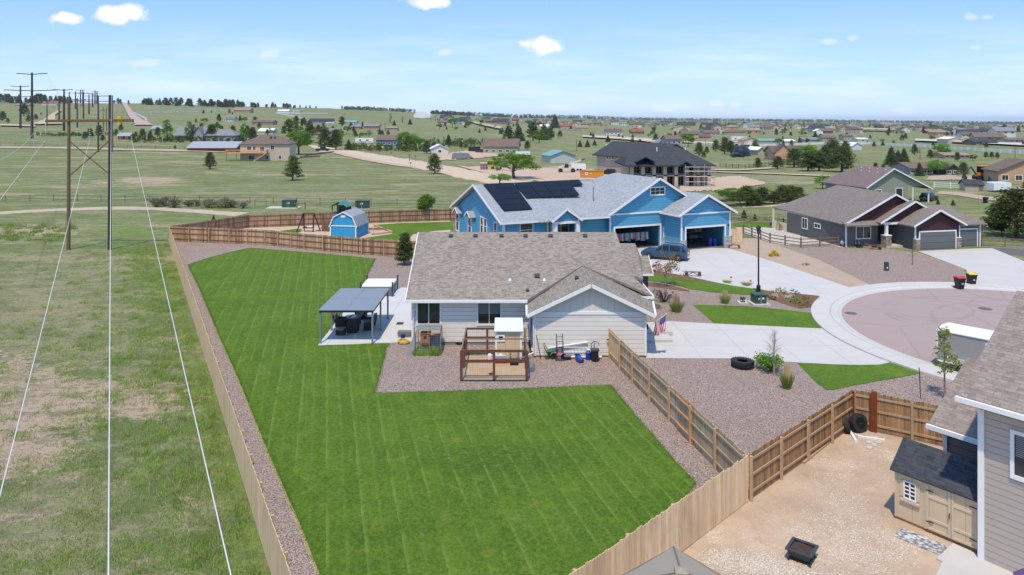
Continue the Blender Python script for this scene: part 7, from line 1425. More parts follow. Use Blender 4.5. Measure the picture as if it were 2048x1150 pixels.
FARM = [
 ('tan house with stone chimney and brown roof in the centre', 966, 1036, 308, 16, 14, 'sage', 'brown', 'x', 9, R(-6), 1, 5, 0, .3), ('white house with tiny high windows left of the tan chimney house', 862, 897, 309, 12, 8, 'white', 'white', 'y', 9, R(10), 1, 1, 0, None),
 ('grey blue house with brown roof behind the yellow sign', 752, 795, 292, 13, 9, 'blue', 'brown', 'x', 9, R(-5), 1, 4, 0, .9), ('white house with grey roof up the slope behind the blue lean-to', 650, 677, 268, 6, 5, 'white', 'grey', 'x', 9, 0, 1, 2, 0, None), ('red roofed low shed left of the white slope house', 629, 648, 270, 3, 3, 'blue', 'red', 'x', 6, 0, 1, 1, 0, None),
 ('metal barn with pale green roof beside the telehandler', 1100, 1152, 326, 15, 9, 'metal', 'green', 'y', 12, R(14), 1, 0, 0, None), ('low brick house with dark red wings on the left hillside', 503, 546, 250, 6, 4, 'brick', 'brown', 'x', 12, 0, 1, 5, 0, None),
 ('white two storey house on the left hillside', 451, 467, 243, 6, 4, 'white', 'grey', 'x', 10, 0, 2, 3, 0, None), ('dark blue ranch house with long roof on the hillside', 618, 664, 246, 5, 4, 'blue', 'char', 'x', 11, 0, 1, 4, 0, None),
 ('brick house with grey roof right of the ranch house', 702, 721, 258, 5, 4, 'brick', 'grey', 'x', 9, 0, 1, 2, 0, None), ('long low brick house below the fence line', 728, 757, 258, 6, 4, 'brick', 'grey', 'x', 10, 0, 1, 4, 0, None), ('small tan ranch house with hip roof standing alone on the grass', 770, 794, 261, 5, 4, 'tan', 'tan', 'hip', 10, 0, 1, 2, 0, None),
 ('house with tan roof and wide gable at the big hilltop barn', 467, 500, 225, 5, 5, 'brick', 'tan', 'x', 14, 0, 1, 3, 0, None), ('white metal barn on the hill crest', 555, 577, 226, 4, 3, 'white', 'white', 'x', 14, 0, 1, 0, 0, None), ('flat white arena building beside the crest barn', 580, 598, 226, 3, 2, 'white', 'metal', 'x', 14, 0, 1, 0, 0, None),
 ('grey green barn left of the brick houses', 684, 712, 247, 3, 3, 'metal', 'green', 'x', 12, 0, 1, 0, 0, None), ('white roofed house peeking over the pale trees', 517, 545, 268, 6, 5, 'white', 'white', 'x', 10, 0, 1, 0, 0, None), ('hill house with white walls and brown roof, left of the crest road', 84, 111, 210, 4, 4, 'white', 'red', 'x', 12, 0, 1, 3, 0, None),
 ('long low tan house left of the red roofed hill house', 30, 56, 213, 3, 3, 'tan', 'grey', 'x', 12, 0, 1, 3, 0, None), ('small low house right of the steel poles on the ridge', 140, 160, 212, 3, 2.5, 'cream', 'tan', 'x', 10, 0, 1, 2, 0, None),
 ('white house half hidden among the ridge pines', 347, 376, 207, 5, 4, 'white', 'white', 'x', 14, 0, 1, 3, 0, None), ('large dark house on the slope below the white dome barn', 880, 903, 243, 8, 5, 'grey', 'char', 'x', 12, 0, 2, 4, 0, None), ('tan house left of the dark slope house', 874, 900, 249, 5, 3, 'cream', 'brown', 'x', 10, 0, 1, 2, 0, None),
 ('dark brown house with pale gable on the far slope', 986, 1017, 248, 6, 5, 'brown', 'char', 'x', 12, 0, 1, 3, 0, None), ('red metal barn on the far slope', 1024, 1041, 242, 3, 3, 'red', 'red', 'x', 9, 0, 1, 0, 0, None), ('low red roofed barn in front of the red metal barn', 1072, 1085, 250, 4, 3, 'red', 'red', 'x', 9, 0, 1, 0, 0, None),
 ('white barn with tall walls among the central firs', 1094, 1106, 249, 5, 3, 'cream', 'white', 'y', 9, 0, 1, 0, 0, None), ('long low white roofed shed by the far firs', 1080, 1104, 255, 3, 3, 'white', 'white', 'x', 9, 0, 1, 0, 0, None),
 ('orange roofed stucco house behind the white wall', 1118, 1145, 257, 5, 4, 'peach', 'red', 'x', 11, 0, 1, 3, 0, None), ('second orange stucco house, right of the first', 1152, 1176, 260, 5, 4, 'peach', 'tan', 'x', 11, 0, 1, 2, 0, None), ('dark red house with white base by the vinyl fence', 1212, 1244, 270, 7, 5, 'white', 'mauve', 'x', 12, 0, 1, 4, 0, None),
 ('red brown house right of the dark red roofed one', 1262, 1288, 268, 5, 5, 'brown', 'red', 'x', 11, 0, 1, 2, 0, None), ('white two storey house with three dark gables far away', 1222, 1238, 250, 6, 4, 'white', 'mauve', 'x', 9, 0, 2, 3, 0, None),
 ('grey two storey house with deck left of the orange tan house', 1333, 1364, 300, 22, 7, 'grey', 'brown', 'x', 9, R(8), 2, 3, 0, None), ('grey side wing of the two storey house', 1316, 1333, 296, 11, 6, 'grey', 'grey', 'y', 8, R(8), 1, 1, 0, None),
 ('orange tan two storey house with brown gables', 1364, 1397, 280, 13, 6, 'peach', 'brown', 'x', 10, 0, 2, 4, 0, None), ('orange tan low wing with porch', 1398, 1421, 279, 6, 5, 'peach', 'mauve', 'x', 9, 0, 1, 3, 0, None), ('wide brown roofed ranch house behind the orange tan house', 1408, 1440, 272, 7, 5, 'sand', 'brown', 'x', 11, 0, 1, 4, 0, None),
 ('hip roofed brown house right of the wide ranch house', 1450, 1489, 269, 5, 6, 'tan', 'brown', 'hip', 12, 0, 1, 4, 0, None), ('tan metal barn right of the big white camper', 1488, 1517, 291, 11, 5, 'cream', 'tan', 'y', 10, R(8), 1, 0, 2, None), ('small tan shed with pale roof beside the red brown roofed house', 1515, 1531, 310, 11, 5, 'sand', 'white', 'y', 8, R(15), 1, 0, 0, None),
 ('white metal barn alone in the field on the right', 1702, 1726, 300, 9, 6, 'white', 'white', 'y', 12, R(15), 1, 0, 2, None), ('tan arched barn behind the firs right of centre', 1346, 1383, 262, 6, 5, 'cream', 'tan', 'y', 14, 0, 1, 0, 0, None), ('brown house with long dark roof at the right of the tan arched barn', 1356, 1392, 252, 4, 4, 'brown', 'char', 'x', 12, 0, 1, 4, 0, None),
 ('grey ranch house with brown roof behind the sage house', 1820, 1866, 349, 13, 9, 'grey', 'brown', 'x', 10, R(2), 1, 4, 0, None), ('dark slate house with big arched white window', 1890, 1919, 350, 13, 9, 'dark', 'brown', 'y', 10, R(10), 1, 2, 0, None),
 ('long low pinkish house with brown roof in the right field', 1889, 1939, 317, 7, 4, 'peach', 'tan', 'x', 9, 0, 1, 5, 0, None), ('cream barn with shallow gable roof beyond the white fence', 1896, 1926, 287, 9, 4, 'cream', 'white', 'y', 12, 0, 1, 0, 0, None),
 ('brown terrace of houses left of the white camper far right', 1645, 1672, 281, 6, 4, 'tan', 'brown', 'x', 11, 0, 1, 4, 0, None), ('stone fronted house right of the brown terrace', 1688, 1706, 281, 9, 3, 'sand', 'brown', 'x', 10, 0, 2, 3, 0, None), ('white low sheds beyond the white barn', 1716, 1736, 283, 5, 2, 'white', 'white', 'x', 10, 0, 1, 1, 0, None),
 ('white house with steep grey gables in the far suburb', 1803, 1820, 265, 7, 4, 'white', 'char', 'y', 9, 0, 2, 2, 0, None), ('red shed in the far suburb', 1853, 1866, 267, 5, 3, 'red', 'tan', 'x', 9, 0, 1, 1, 0, None), ('white barn in the far suburb beside the red one', 1632, 1646, 268, 6, 4, 'white', 'white', 'y', 9, 0, 1, 1, 0, None), ('small red barn left of the white fence far away', 1648, 1658, 262, 6, 3, 'red', 'char', 'y', 9, 0, 1, 0, 0, None),
 ('white farm house with pale roof in the distance', 1560, 1590, 286, 4, 3, 'white', 'white', 'x', 10, 0, 1, 2, 0, None), ('long dark grey barn by the white farm house', 1608, 1640, 284, 5, 3, 'grey', 'grey', 'x', 10, 0, 1, 2, 0, None), ('pale green long barn left of the white farm house', 1518, 1552, 285, 4, 3, 'metal', 'green', 'x', 10, 0, 1, 0, 0, None),
 ('white dark roofed house near the orchard on the far right', 1924, 1945, 275, 6, 5, 'white', 'mauve', 'x', 10, 0, 2, 3, 0, None), ('brown house with white trim at the far right edge', 2018, 2060, 287, 7, 4, 'sand', 'brown', 'x', 12, 0, 1, 4, 0, None), ('dark roofed house below the cream barn on the right', 1950, 1995, 290, 6, 5, 'brown', 'char', 'x', 12, 0, 1, 4, 0, None),
 ('blue grey house left of the pine group far right', 1978, 2005, 280, 5, 4, 'grey', 'grey', 'x', 11, 0, 1, 3, 0, None)]
for (lab, x0, x1, py, ev_, ri, wc, rc, ax_, dp_, rz_, fl_, wn, ga, ch) in FARM:
    ghouse(lab, x0, x1, py, ev_, ri, wc, rc, ax_, dp_, rz_, fl_, wn, ga, 'barn' if 'barn' in lab else ('shed' if 'shed' in lab else 'house'), 'barn' if 'barn' in lab else ('shed' if 'shed' in lab else 'house'), chim=ch)
ghouse('cream house with dark red roof and wide garage behind the trees on the right', 1547, 1630, 320, 15, 12, 'peach', 'mauve', 'x', 12, R(-4), 1, 1, 2, front_gable=(2, 36, 16))
# big white domes and school
g_ = HIT(844, 236); s = g_.y/F_PX; t_ = thing('dome_barn', 'white fabric dome barn on the far slope', 'barn', g_); b = MB(); n_ = 10; P = [(-17*s+17*s*(1-math.cos(math.pi*k/n_)), 0, 13*s*math.sin(math.pi*k/n_)**.6) for k in range(n_+1)]; b.ext(P, (0, 30, 0)); b.build('cover', M['whitep'], t_); b = MB(); b.box(9*s, -.05, 0, 12*s, -.01, 5*s); b.build('door', M['sheet'], t_)
g_ = HIT(1783, 252); s = g_.y/F_PX; t_ = thing('school_building', 'long cream block building on the right horizon', 'building', g_); b = MB(); b.box(-22*s, 0, -3, -4*s, 30, 7.5*s); b.box(-4*s+.1, 2, -3, 21*s, 30, 6.5*s); b.build('wall', WC['cream'], t_); b = MB(); b.box(-22.4*s, -.4, 7.5*s, -3.8*s, 30, 7.9*s); b.build('roof', RC['white'], t_)
# unfinished dark roofed house
g_ = Vector((27.4, 166, 0)); t_ = thing('unfinished_house', 'large unfinished two storey house with charcoal hip roof and open column galleries', 'house', (27.4, 166, 0)); W6 = 18.4
b = MB(); b.box(0, 3.2, 0, W6, 15, 5.0); b.build('wall', WC['sand'], t_)
b = MB()
for x in np.linspace(.3, W6-.3, 8): b2 = MB(); b2.cbox(x, .3, 0, .8, .6, 4.9); b2.build('column', WC['cream'], t_)
b = MB(); b.box(0, 0, 2.35, W6, 3.15, 2.7); b.build('gallery_floor', WC['sand'], t_)
for x in (1.8, 4.4, 7, 9.6, 12.2, 14.8): winq(t_, x, 3.18, .2, 1.5, 1.9, 0, 2); winq(t_, x, 3.18, 2.85, 1.5, 1.8, 0, 2)
b = MB(); hh = 4.95; b.roof([(-1.5, -1, hh), (W6+1, -1, hh), (12.5, 7.5, 9.0), (5, 7.5, 9.0), (-.4, 4, 7)], .3); b.roof([(W6+1, -1, hh), (W6+1, 16, hh), (12.5, 7.5, 9.0)], .3); b.roof([(-1.5, -1, hh), (-.4, 4, 7), (5, 7.5, 9), (-1.5, 16, hh)], .3); b.roof([(-1.5, 16, hh), (5, 7.5, 8.99), (12.5, 7.5, 8.99), (W6+1, 16, hh)], .3)
for cx, rr_, zz in ((3.2, 2.2, 7.0), (12.5, 1.4, 5.9)): b.roof([(cx-rr_, -1.4, hh+.1+(zz > 6)*.8), (cx, -1.4, zz), (cx, 5, zz), (cx-rr_, 3, hh+.9)], .2); b.roof([(cx, -1.4, zz), (cx+rr_, -1.4, hh+.1+(zz > 6)*.8), (cx+rr_, 3, hh+.9), (cx, 5, zz)], .2)
rr_ = b.build('roof', RC['char'], t_); pipe(rr_, (7, 5, 8.0), .9, .12, False, 'whitep'); pipe(rr_, (14, 6, 8.0), .9, .12, False, 'whitep')
sca = thing('scaffolding', 'metal scaffolding at the right corner of the unfinished house', 'scaffolding', (39.6, 164.6, 0)); b = MB()
for x in (0, 2.2, 4.4, 6.8):
    for y in (0, 1.2): b.tube((x, y, 0), (x, y, 5.2 if x < 5 else 4.2), .06, n=5)
for z in (1.2, 2.4, 3.6, 4.6): b.tube((0, 0, z), (6.8, 0, z), .05, n=5)
b.build('frame', M['galv'], sca); b = MB(); b.box(0, 0, 2.4, 4.4, 1.2, 2.5); b.box(0, 0, 3.6, 4.4, 1.2, 3.7); b.build('walkway', M['rail'], sca)
wg = thing('garage_wing', 'long tan garage wing with charcoal roof and tall doors behind the orange container', 'building', (26.3, 224, 0), R(-62)); wl = 21.0
b = MB(); b.box(0, 0, 0, wl, 14, 5.0); b.ext([(0, 0, 5), (0, 14, 5), (0, 7, 8.6)], (wl, 0, 0)); b.build('wall', WC['sand'], wg); b = MB(); b.roof([(-1, -1, 4.7), (wl+8, -1, 4.7), (wl+8, 7, 8.8), (-1, 7, 8.8)], .3); b.roof([(-1, 7, 8.79), (wl+8, 7, 8.79), (wl+8, 15, 4.7), (-1, 15, 4.7)], .3); b.build('roof', RC['char'], wg)
for x, wd_, h_ in ((2.4, 3.4, 4.2), (10.2, 4.6, 3.2)): gdoor(wg, x, -.03, 0, wd_, h_, 0, 'doortan', 'doortan')
for x in (5.8, 7.2, 8.6, 16): winq(wg, x, -.03, 3.6, .7, .8)
# sage green house behind the grey one
A4 = R(12); t_ = thing('house', 'sage green house with long mauve roof and carport behind the dark grey house', 'house', (*HIT(1735, 408)[:2], 0), A4); pxm = 123/1440
b = MB(); Wg = 11.8; b.box(0, 0, 0, 8.6, 12, 3.0); b.ext([(-.2, 0, 3.0), (12.6, 0, 3.0), (5.2, 0, 6.3)], (0, .3, 0)); b.build('wall', M['green'], t_)
b = MB(); b.roof([(-.6, -.5, 3.0), (5.2, -.5, 6.5), (5.1, 9, 6.45), (-.6, 13, 3.0)], .2); b.roof([(5.2, -.5, 6.5), (13.4, -.5, 2.6), (13.4, 13, 2.9), (5.1, 9, 6.45)], .2); b.roof([(5.1, 9, 6.43), (13.4, 13, 2.9), (-.6, 13, 2.98)], .2); r4 = b.build('roof', M['rshingle'], t_)
b = MB(); b.beam((-.6, -.54, 2.9), (5.2, -.54, 6.35), .06, .22); b.beam((13.4, -.54, 2.5), (5.2, -.54, 6.35), .06, .22); b.build('fascia', M['white'], t_)
for x in (9.4, 12.8): b = MB(); b.box(x, -.1, 0, x+.2, .1, 2.8); b.build('carport_post', M['white'], t_)
winq(t_, 6.6, -.04, 1.2, 1.3, 1.5, 0, 1); winq(t_, 2.2, -.04, 1.2, 1.2, 1.3)
for k in range(7): pipe(r4, (4.5-.9*(k % 2), .8+k*1.1, 5.95-.5*(k % 2)), .3, .08, False, 'whitep')
b = MB(); b.box(-7.6, 3, .0, -5.6, 7.5, .9); b.build('deck_box', M['galv'], t_)
# tan house, shed and trailer at the right edge
t_, wd, hh, rr, s = ghouse('tan stucco house with brown gable roof at the right edge', 2003, 2100, 368, 26, 22, 'peach', 'brown', 'y', 9, R(-14), 1, 4)
t_, *_ = ghouse('small tan shed with slate blue roof beside the white rail fence', 1932, 1965, 382, 13, 8, 'sand', 'char', 'x', 3.4, R(-14), 1, 0, name='shed', cat='shed', ov=.2); b = MB(); b.box(.9, -.05, 0, 1.7, -.022, 1.6); b.build('door', M['dgrey'], t_)
def boxtrailer(lab, x0, x1, py, hpx, mat='whitepaint', rz=0.0, name='cargo_trailer', cat='trailer', dp_=2.4):
    g_ = HIT((x0+x1)/2, py); s = g_.y/F_PX; a = (x1-x0)*s/2; hh = hpx*s; t_ = thing(name, lab, cat, g_, rz); lo = .5
    b = MB(); b.ext([(-a, 0, lo), (a, 0, lo), (a, 0, hh-.2), (a-.25, 0, hh), (-a+.1, 0, hh), (-a, 0, hh-.2)], (0, dp_, 0)); b.build('body', M[mat], t_)
    for x in (-.45, .45):
        b = MB(); b.lathe([(.2, -.1), (.38, -.1), (.38, .1), (.2, .1)], (x+.1, .05, .38), 12, axis='y'); b.build('wheel', M['tyre'], t_)
    b = MB(); b.beam((a, dp_/2, .5), (a+1.2, dp_/2, .45), .1, .12); b.build('drawbar', M['dmetal'], t_); return t_, a, hh
boxtrailer('white enclosed trailer on the paddock by the tan stucco house', 1988, 2023, 385, 20)
boxtrailer('plain white cargo trailer behind the telehandler', 1143, 1172, 342, 14); boxtrailer('black box trailer left of the tan chimney house', 937, 961, 304, 11, 'blackpaint')
for lab, x0, x1, py, hp_ in (('large white camper with grey swirls in the middle of the right field', 1463, 1494, 285, 12), ('long white camper behind the grey blue house', 711, 746, 287, 11), ('white camper left of the stone fronted terrace', 1632, 1645, 270, 6), ('white motorhome behind the unfinished house ridge', 1212, 1224, 296, 7), ('small white camper among the hillside houses', 652, 668, 248, 4)):
    t_, a, hh = boxtrailer(lab, x0, x1, py, hp_, name='camper', cat='camper'); b = MB(); b.box(-a*.6, -.03, hh*.5, -a*.35, -.004, hh*.72); b.box(a*.2, -.03, hh*.5, a*.5, -.004, hh*.72); b.build('window', M['glass'], t_); b = MB(); b.box(-a*.9, -.02, hh*.3, a*.9, -.003, hh*.38); b.build('stripe', M['grey2'], t_)
# red and white small trailer, container, excavators, lifts, toilets
t_, a, hh = boxtrailer('white topped dark red stock trailer in front of the tan chimney house', 1031, 1060, 318, 14, 'maroonp'); b = MB(); b.box(-a-.1, -.1, hh*.62, a+.1, 2.5, hh+.1); b.build('roof', M['whitep'], t_)
g_ = HIT(1184, 356); t_ = thing('container', 'orange open top waste container by the unfinished house', 'container', g_, R(-3)); b = MB(); cw, chh, cd = 3.0, 1.9, 2.4
b.ext([(-cw, 0, .2), (cw, 0, .2), (cw+.25, 0, chh), (-cw-.25, 0, chh)], (0, .1, 0)); b.ext([(-cw, cd, .2), (cw, cd, .2), (cw+.25, cd, chh), (-cw-.25, cd, chh)], (0, .1, 0)); b.ext([(-cw, .1, .2), (-cw, cd, .2), (-cw-.25, cd, chh), (-cw-.25, .1, chh)], (.1, 0, 0)); b.ext([(cw-.1, .1, .2), (cw-.1, cd, .2), (cw+.15, cd, chh), (cw+.15, .1, chh)], (.1, 0, 0)); b.box(-cw, .1, .2, cw, cd, .3); b.build('body', cm('container_orange', (.62, .27, .02)), t_)
b = MB(); [b.box(x, -.08, .25, x+.12, -.002, chh-.05) for x in np.linspace(-2.8, 2.7, 8) if not -1.9 < x < -.2]; b.beam((-cw-.3, -.05, chh), (cw+.3, -.05, chh), .12, .14); b.build('rib', cm('container_rib', (.55, .24, .02)), t_); b = MB(); b.lathe([(.38, -.012), (.38, .0)], (-1.5, -.02, 1.15), 16, axis='y'); b.box(-1.0, -.03, 1.0, -.1, -.015, 1.25); b.build('logo_mark', M['whitep'], t_); b = MB(); b.box(-1.65, -.045, 1.05, -1.35, -.034, 1.3); b.box(-.9, -.04, 1.04, -.2, -.031, 1.2); b.build('logo_detail', M['redp'], t_)
def telehandler():
    g_ = HIT(1133, 345); t_ = thing('telehandler', 'cream telescopic handler with raised boom on the pink dirt', 'telehandler', g_, R(178)); c_ = cm('machine_cream', (.60, .57, .48))
    b = MB(); b.ext([(-2.6, -.8, .7), (2.4, -.8, .7), (2.4, -.8, 1.3), (.6, -.8, 1.5), (-2.4, -.8, 1.6)], (0, 1.6, 0)); b.build('body', c_, t_); b = MB(); b.ext([(-.6, .05, 1.5), (.7, .05, 1.5), (.5, .05, 2.6), (-.6, .05, 2.6)], (0, .8, 0)); b.build('cab', M['glassd'], t_)
    b = MB(); b.beam((2.4, -.35, 1.5), (-4.4, -.35, 3.7), .45, .5); b.build('boom', c_, t_); b = MB(); b.beam((-4.2, -.35, 3.6), (-5.6, -.35, 4.1), .25, .3); b.build('boom_tip', M['dmetal'], t_)
    for x in (-1.9, 1.8):
        for y in (-.95, .95): b = MB(); b.lathe([(.3, -.2), (.66, -.2), (.66, .2), (.3, .2)], (x, y, .66), 16, axis='y'); o = b.build('wheel', M['tyre'], t_); b = MB(); b.lathe([(.31, -.22), (0, -.18)], (x, y, .66), 12, axis='y'); b.build('rim', c_, o)
telehandler()
def digger(lab, px, py, col, rz=0.0, mirror=1, k=1.0):
    g_ = HIT(px, py); t_ = thing('excavator', lab, 'excavator', g_, rz); t_.scale = (k, k, k); c_ = cm('machine_'+col, {'yellow': (.68, .38, .02), 'orange': (.70, .22, .03)}[col])
    b = MB(); b.ext([(-1.8, -.7, .7), (1.2, -.7, .7), (1.2, -.7, 1.4), (-1.8, -.7, 1.7)], (0, 1.4, 0)); b.build('body', c_, t_); b = MB(); b.ext([(-.7, -.6, 1.6), (.8, -.6, 1.5), (.7, -.6, 2.7), (-.6, -.6, 2.7)], (0, 1.2, 0)); b.build('cab', M['glassd'], t_); b = MB(); b.box(-.8, -.7, 2.7, .9, .7, 2.82); b.build('cab_roof', c_, t_)
    b = MB(); b.path([(1.2, 0, 1.1), (2.3, 0, 2.6), (3.4, 0, 1.4), (3.5, 0, .4)], .14, 6); b.build('arm', M['dmetal'], t_); b = MB(); b.ext([(3.2, -.4, .1), (3.9, -.4, .3), (3.8, -.4, .8), (3.3, -.4, .7)], (0, .8, 0)); b.build('bucket', M['dmetal'], t_)
    for x, r in ((-1.2, .65), (1.0, .5)):
        for y in (-.8, .8): b = MB(); b.lathe([(r*.4, -.18), (r, -.18), (r, .18), (r*.4, .18)], (x, y, r), 14, axis='y'); b.build('wheel', M['tyre'], t_)
digger('yellow backhoe digger on the dirt lot beside the portable toilets', 979, 339, 'yellow'); digger('orange digger behind the white rail fence on the right', 1965, 360, 'orange', R(180), k=1.3); digger('second orange machine, right of the orange digger', 1982, 359, 'orange', 0, k=1.2)
for i, (px, c_, lab) in enumerate(((964.5, 'redpaint', 'red portable toilet, left one of two, on the dirt lot'), (970, 'bluecar', 'blue portable toilet, right one of two, on the dirt lot'))):
    g_ = HIT(px, 340); t_ = thing('portable_toilet', lab, 'portable toilet', g_); b = MB(); b.box(-.6, 0, 0, .6, 1.2, 2.1); b.build('cabin', M[c_], t_); b = MB(); b.ext([(-.65, -.05, 2.1), (.65, -.05, 2.1), (.5, .6, 2.35), (-.5, .6, 2.35)], (0, 1.2, 0)) if False else b.box(-.66, -.06, 2.1, .66, 1.26, 2.28); b.build('roof', M['whitep'], t_); b = MB(); b.box(-.4, -.03, .15, .4, -.004, 1.95); b.build('door', M['grey2'], t_)
b = MB(); b.lathe([(4.2, 0), (3.9, 2.5), (2.2, 4.3), (0, 5)], n=14); o = b.build('water_tank', M['blackpaint']); o.location = HIT(1483, 312); tag(o, 'dark round domed tank between the trees in the right middle distance', 'tank')
for i, (x0, y0, x1, y1) in enumerate(((1408, 290, 1408, 268),)):
    pass
def tpole(px, py, hpx, lab, m_='polewood'):
    g_ = HIT(px, py); s = g_.y/F_PX; t_ = thing('utility_pole', lab, 'utility pole', g_); b = MB(); b.tube((0, 0, 0), (0, 0, hpx*s), max(.16, .35*s), max(.12, .28*s), 6); b.build('pole', M[m_], t_); b = MB(); b.beam((-3*s, 0, hpx*s*.93), (3*s, 0, hpx*s*.93), max(.15, .4*s), max(.15, .4*s)); b.build('crossarm', M[m_], t_)
for px, py, h_, lab in ((1153, 302, 24, 'tan utility pole beside the green roofed barn'), (1060, 290, 22, 'grey utility pole right of the tan chimney house'), (1698, 310, 24, 'utility pole left of the white barn in the field'), (1762, 292, 14, 'thin utility pole in the far right field'), (1840, 320, 22, 'thin utility pole in front of the pink house'), (1411, 290, 16, 'utility pole at the orange tan house'), (819, 322, 14, 'thin pole by the gravel road'), (862, 244, 9, 'far utility pole left of the dark slope house'), (770, 262, 16, 'far utility pole near the lone ranch house'), (690, 240, 12, 'far utility pole by the crest lane'), (613, 250, 12, 'utility pole near the dark blue ranch house'), (2030, 316, 20, 'white utility pole at the right edge')): tpole(px, py, h_, lab)
b = MB(); P, Q_ = HIT(1115, 262), HIT(1163, 262); b.beam((0, 0, 1.0), Q_-P+Vector((0, 0, 1.0)), .4, 3); o = b.build('boundary_wall', WC['cream']); o.location = P; tag(o, 'long cream wall in front of the orange stucco houses', 'wall')
# ---------------------------------------------------------------- distant suburb: copies of a few houses
protos = []
for k, (wc, rc, ax_, w_, d_, e_, r_, fl_) in enumerate((('tan', 'brown', 'x', 17, 11, 3.0, 2.6, 1), ('grey', 'char', 'x', 15, 10, 5.6, 2.6, 2), ('sand', 'mauve', 'hip', 17, 12, 5.4, 2.8, 2), ('cream', 'brown', 'y', 12, 12, 5.6, 3, 2), ('brown', 'brown', 'x', 18, 11, 3.2, 3, 1), ('white', 'grey', 'x', 14, 10, 5.5, 2.5, 2), ('peach', 'tan', 'hip', 16, 11, 3.2, 2.6, 1), ('dark', 'char', 'x', 16, 10, 3.2, 3, 1))):
    t_ = thing('house', '', 'house', (0, -500, 0)); b = MB(); a = w_/2; b.box(-a, 0, -2, a, d_, e_); b2 = MB(); ov = .5
    if ax_ == 'x': b.ext([(-a, 0, e_), (-a, d_, e_), (-a, d_/2, e_+r_)], (w_, 0, 0)); b2.roof([(-a-ov, -ov, e_-.1), (a+ov, -ov, e_-.1), (a+ov, d_/2, e_+r_+.1), (-a-ov, d_/2, e_+r_+.1)], .25); b2.roof([(-a-ov, d_/2, e_+r_+.09), (a+ov, d_/2, e_+r_+.09), (a+ov, d_+ov, e_-.1), (-a-ov, d_+ov, e_-.1)], .25)
    elif ax_ == 'y': b.ext([(-a, 0, e_), (a, 0, e_), (0, 0, e_+r_)], (0, d_, 0)); b2.roof([(-a-ov, -ov, e_-.1), (0, -ov, e_+r_+.1), (0, d_+ov, e_+r_+.1), (-a-ov, d_+ov, e_-.1)], .25); b2.roof([(0, -ov, e_+r_+.09), (a+ov, -ov, e_-.1), (a+ov, d_+ov, e_-.1), (0, d_+ov, e_+r_+.09)], .25)
    else: i = d_/2; b2.roof([(-a-ov, -ov, e_), (a+ov, -ov, e_), (a-i, i, e_+r_), (-a+i, i, e_+r_)], .25); b2.roof([(-a+i, i, e_+r_-.01), (a-i, i, e_+r_-.01), (a+ov, d_+ov, e_), (-a-ov, d_+ov, e_)], .25); b2.roof([(-a-ov, -ov, e_), (-a+i, i, e_+r_), (-a-ov, d_+ov, e_)], .25); b2.roof([(a+ov, -ov, e_), (a+ov, d_+ov, e_), (a-i, i, e_+r_)], .25)
    b.build('wall', WC[wc], t_); b2.build('roof', RC[rc], t_); b = MB()
    for f in range(fl_): [b.box(x, -.06, .9+f*2.7, x+1.5, -.004, 2.1+f*2.7) for x in np.linspace(-a+1.2, a-3.2, 3)]
    b.build('windows_row' if False else 'window', M['glass'], t_); b = MB(); b.box(a-5.6, -.1, -.2, a-.8, -.062, 2.2) if fl_ == 2 else b.box(-a+.8, -.1, -.2, -a+1.9, -.062, 2.0); b.build('garage_door' if fl_ == 2 else 'door', M['doorwhite'], t_)
    protos.append((tree_of(t_), wc, rc, fl_, t_))
SPOTS = []
rs = random.Random(7)
def band_(n, x0, x1, y0, y1, lab, minsep=9):
    c = 0; tries = 0
    while c < n and tries < n*30:
        tries += 1; px = rs.uniform(x0, x1); py = rs.uniform(y0, y1)
        if any(abs(px-a) < minsep and abs(py-b_) < 2.2 for a, b_, _ in SPOTS): continue
        SPOTS.append((px, py, lab)); c += 1
band_(34, 1250, 2060, 249.5, 253.5, 'far suburb near the horizon'); band_(30, 1500, 2060, 253.5, 259, 'far suburb on the right'); band_(18, 1290, 1560, 245.5, 250, 'far edge of the plain'); band_(22, 1620, 2060, 259, 267, 'nearer rows of the right suburb'); band_(9, 1400, 1640, 257, 268, 'scattered houses right of centre'); band_(9, 1880, 2060, 268, 284, 'houses at the right side'); band_(13, 960, 1240, 240.5, 247, 'far slope behind the dome barn'); band_(5, 900, 980, 243, 250, 'far slope right of the dome barn'); band_(6, 1130, 1330, 247, 256, 'central plain')
nu = {}
for px, py, lab in SPOTS:
    k = rs.randrange(len(protos)); tr_, wc, rc, fl_, t0 = protos[k]; g_ = HIT(px, py)
    c = copy_tree(tr_); c.location = g_; c.rotation_euler = (0, 0, rs.uniform(-.6, .6)); nn = rs.uniform(.9, 1.25); c.scale = (nn, nn, nn)
    side = 'left' if px < 1400 else ('middle' if px < 1750 else 'right')
    c['label'] = f'distant {wc} house, {dict(char="charcoal").get(rc, rc)} roof, {lab}, {side} part'; c['group'] = f'distant houses of the {lab}'
for tr_, *_r in protos:
    for o in [tr_[0]]+[q[0] for q in tr_[1]]: bpy.data.objects.remove(o)
